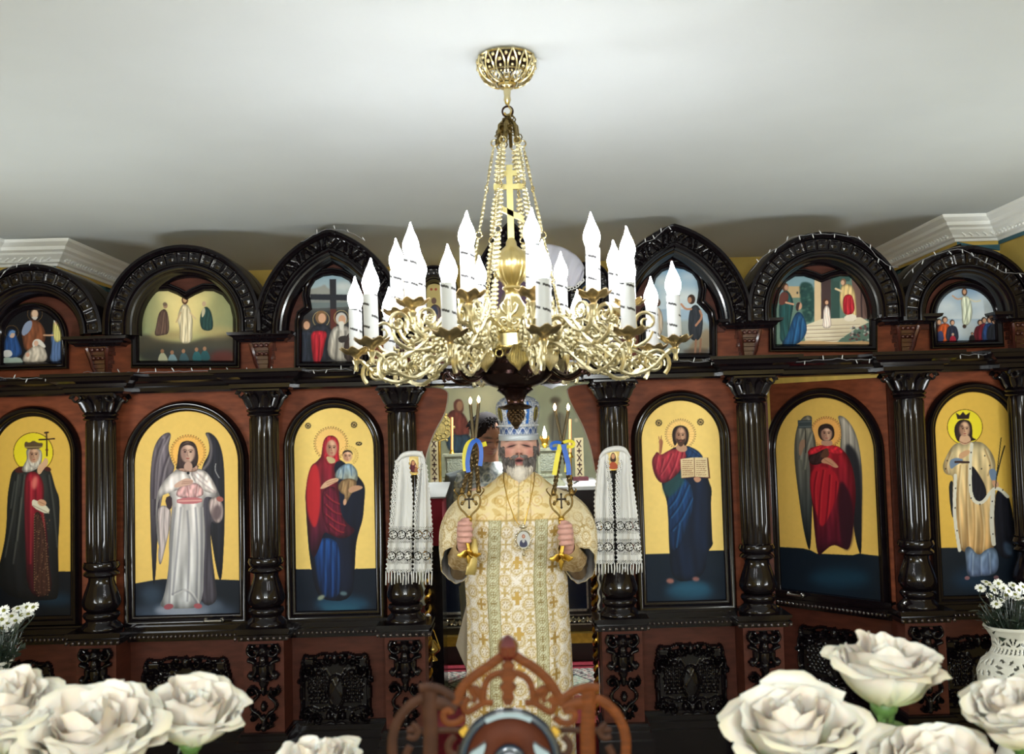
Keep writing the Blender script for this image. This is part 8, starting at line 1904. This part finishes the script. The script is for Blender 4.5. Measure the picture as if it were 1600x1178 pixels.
stand(xc, YV, A(1583, 1216, YV).z, 'round stand under the white pierced vase')
xl_ = openwork_vase(-22, [(1034, 37), (1040, 33), (1055, 26), (1070, 25), (1082, 30), (1094, 43), (1110, 49), (1130, 48), (1150, 40), (1175, 28), (1200, 20), (1225, 22), (1250, 34), (1266, 37)], YV, 'white ceramic vase at the frame edge under the second daisy spray')
zl = A(-22, 1034, YV).z
daisies([(6, 954), (18, 963), (3, 968), (28, 951), (42, 949), (34, 961), (12, 974), (24, 970), (2, 982), (52, 949), (-6, 960), (-10, 975), (44, 960), (16, 984)], YV, (xl_, YV, zl-.06), 'white daisy, %s from the left in the %s row under the cross-bearing saint', 'daisies at the frame edge', 6, .95)
foliage(xl_+.03, YV, zl-.05, A(10, 965, YV).z, .09, 'dark green daisy foliage at the frame edge above a white rose', 8)
stand(xl_, YV, A(-22, 1266, YV).z, 'round stand under the vase at the frame edge')
# ------------------------------------------------------------------ carved wooden crest close to the lens
YW = .80; ZK = 4.0
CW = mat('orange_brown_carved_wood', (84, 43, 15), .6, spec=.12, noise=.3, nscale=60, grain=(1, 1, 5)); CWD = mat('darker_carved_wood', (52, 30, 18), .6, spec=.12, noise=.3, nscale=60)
cr = empty('carved_crest', A(795, 1180, YW), 0, 'orange-brown openwork wooden crest topped by a red jewel, in front of the man', 'crest')
def Q(x, y, dY=0): return A(600+x/ZK, 990+y/ZK, YW+dY)
def band(name, pts, w, mt=CW, dY=0, par=cr, taper=False, n=10):
    P = smooth_pts(pts, 3); w = w*1.4; R = [w/2/ZK/FPX*YW*(1-.6*abs(2*i/(len(P)-1)-1)**3 if taper else 1) for i in range(len(P))]
    m = MB(); m.tube([Q(x, y, dY) for x, y in P], R, n, flat=(.4, 1)); return link(name, m.mesh(name, mt), par)
band('ogee_arch', [(452, 440), (478, 350), (540, 280), (620, 225), (700, 170), (768, 112), (775, 108), (782, 112), (850, 160), (930, 205), (1010, 270), (1068, 350), (1112, 440)], 46)
band('inner_arch', [(620, 450), (622, 350), (645, 280), (700, 248), (775, 240), (850, 248), (905, 285), (930, 350), (935, 450)], 32)
m = MB(); pts = [(775, 120), (758, 170), (735, 200), (752, 235), (720, 262), (748, 300), (722, 330), (745, 365), (735, 400), (755, 440), (795, 440), (815, 400), (805, 365), (830, 330), (802, 300), (832, 262), (800, 235), (818, 200), (795, 170)]
P = [Q(x, y) for x, y in pts]; m.extrude([(p_.x, p_.z) for p_ in P], YW-.004, YW+.004); link('leafy_stem', m.mesh('leafy_stem', CW, False), cr)
for s_ in (-1, 1):
    F = lambda x: 782+s_*(x-782)
    band('scroll', [(F(935), 430), (F(965), 380), (F(1010), 330), (F(960), 360), (F(955), 420)], 30, dY=.002)
    band('scroll', [(F(880), 432), (F(940), 430), (F(1000), 470), (F(1050), 500), (F(1070), 440), (F(1030), 400)], 30)
    band('scroll', [(F(1030), 320), (F(1020), 360), (F(990), 400), (F(1010), 430)], 26, dY=.003)
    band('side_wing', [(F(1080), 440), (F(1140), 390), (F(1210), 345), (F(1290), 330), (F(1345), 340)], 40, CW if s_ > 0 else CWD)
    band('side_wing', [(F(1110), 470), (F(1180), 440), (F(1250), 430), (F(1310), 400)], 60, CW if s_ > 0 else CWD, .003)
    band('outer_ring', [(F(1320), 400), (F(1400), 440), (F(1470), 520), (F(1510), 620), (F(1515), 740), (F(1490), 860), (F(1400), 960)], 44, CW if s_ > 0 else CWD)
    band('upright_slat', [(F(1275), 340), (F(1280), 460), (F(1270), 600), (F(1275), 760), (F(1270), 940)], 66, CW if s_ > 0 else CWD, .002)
    band('scroll', [(F(1060), 520), (F(1110), 560), (F(1180), 560), (F(1200), 500), (F(1160), 470), (F(1140), 500)], 30)
    band('cross_bar', [(F(1060), 610), (F(1160), 600), (F(1300), 610), (F(1420), 600)], 28, CWD, .004)
    band('scroll', [(F(1390), 560), (F(1340), 600), (F(1370), 660), (F(1420), 640)], 26, CWD)
    band('scroll', [(F(1120), 640), (F(1170), 690), (F(1150), 760), (F(1090), 760), (F(1080), 700)], 34, CWD)
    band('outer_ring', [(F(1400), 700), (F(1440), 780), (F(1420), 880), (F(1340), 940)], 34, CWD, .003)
c = Q(785, 770); k = 1/ZK/FPX*YW
def disc(name, r0, r1, d0, d1, mt, par=cr):
    m = MB(); n = 64; rows = []
    for (r, d) in ((r0, d0+.004), (r0, d0), ((r0+r1)/2, d0-.003*d1), (r1, d0), (r1, d0+.004)): rows.append([(c.x+r*k*math.cos(6.283185*i/n), YW+d, c.z+r*k*math.sin(6.283185*i/n)) for i in range(n)])
    m.grid(rows, closed=True); return link(name, m.mesh(name, mt, 'all'), par)
disc('wooden_disc', 2, 268, -.006, 0, mat('ruddy_wood_disc', (72, 34, 18), .6, spec=.1, noise=.2, nscale=40))
disc('dark_glass_ring', 262, 312, -.010, 1.6, mat('blue_black_glass_ring', (26, 40, 54), .08, coat=1))
disc('dark_hub', 55, 100, -.012, 1.0, mat('blue_black_glass_ring', (0, 0, 0))); disc('grey_hub', 2, 56, -.014, .6, mat('grey_enamel', (150, 150, 154), .3))
WHE = mat('pale_enamel_and_reflection', (126, 142, 148), .3, coat=.5)  # colour of the enamel petals and of the modelled ring reflection
m = MB(); a0, a1 = math.radians(62), math.radians(118); P = []
for i in range(17): a = a0+(a1-a0)*i/16; P.append((c.x+304*k*math.cos(a), c.z+304*k*math.sin(a)))
for i in range(17): a = a1-(a1-a0)*i/16; P.append((c.x+276*k*math.cos(a), c.z+276*k*math.sin(a)))
m.extrude(P, YW-.018, YW-.012); link('ring_reflection', m.mesh('ring_reflection', WHE, False), cr)  # white reflection on the glossy ring, put in as a pale solid arc
for s_ in (-1, 1):
    F = lambda x: 785+s_*(x-785); m = MB(); pts = smooth_pts([(F(920), 640), (F(985), 690), (F(1040), 720), (F(1035), 790), (F(990), 830), (F(960), 760)], 2, True); m.extrude([(Q(x, y).x, Q(x, y).z) for x, y in pts], YW-.013, YW-.006); link('pale_petal', m.mesh('pale_petal', WHE, False, True), cr)
    m = MB(); m.extrude([(Q(x, y).x, Q(x, y).z) for x, y in ((F(1058), 560), (F(1100), 600), (F(1070), 640), (F(1030), 610))], YW-.006, YW+.0); link('gilt_lozenge', m.mesh('gilt_lozenge', GOLD2, False, True), cr)
m = MB(); jc = Q(775, 88); m.lathe([(.0005, -.0130), (.0080, -.006), (.0088, .002), (.0066, .007), (.0004, .011)], jc, 8); o = link('red_jewel', m.mesh('red_jewel', mat('red_faceted_glass', (72, 5, 18), .15, coat=1), False), cr)
m = MB(); b0 = Q(785, 1000); m.tube([(c.x, YW, c.z-.05), (c.x, YW, .99)], .012, 12); m.lathe([(.06, 0), (.06, .012), (.02, .03), (.014, .05)], (c.x, YW, .97), 24); link('crest_foot', m.mesh('crest_foot', CWD), cr)
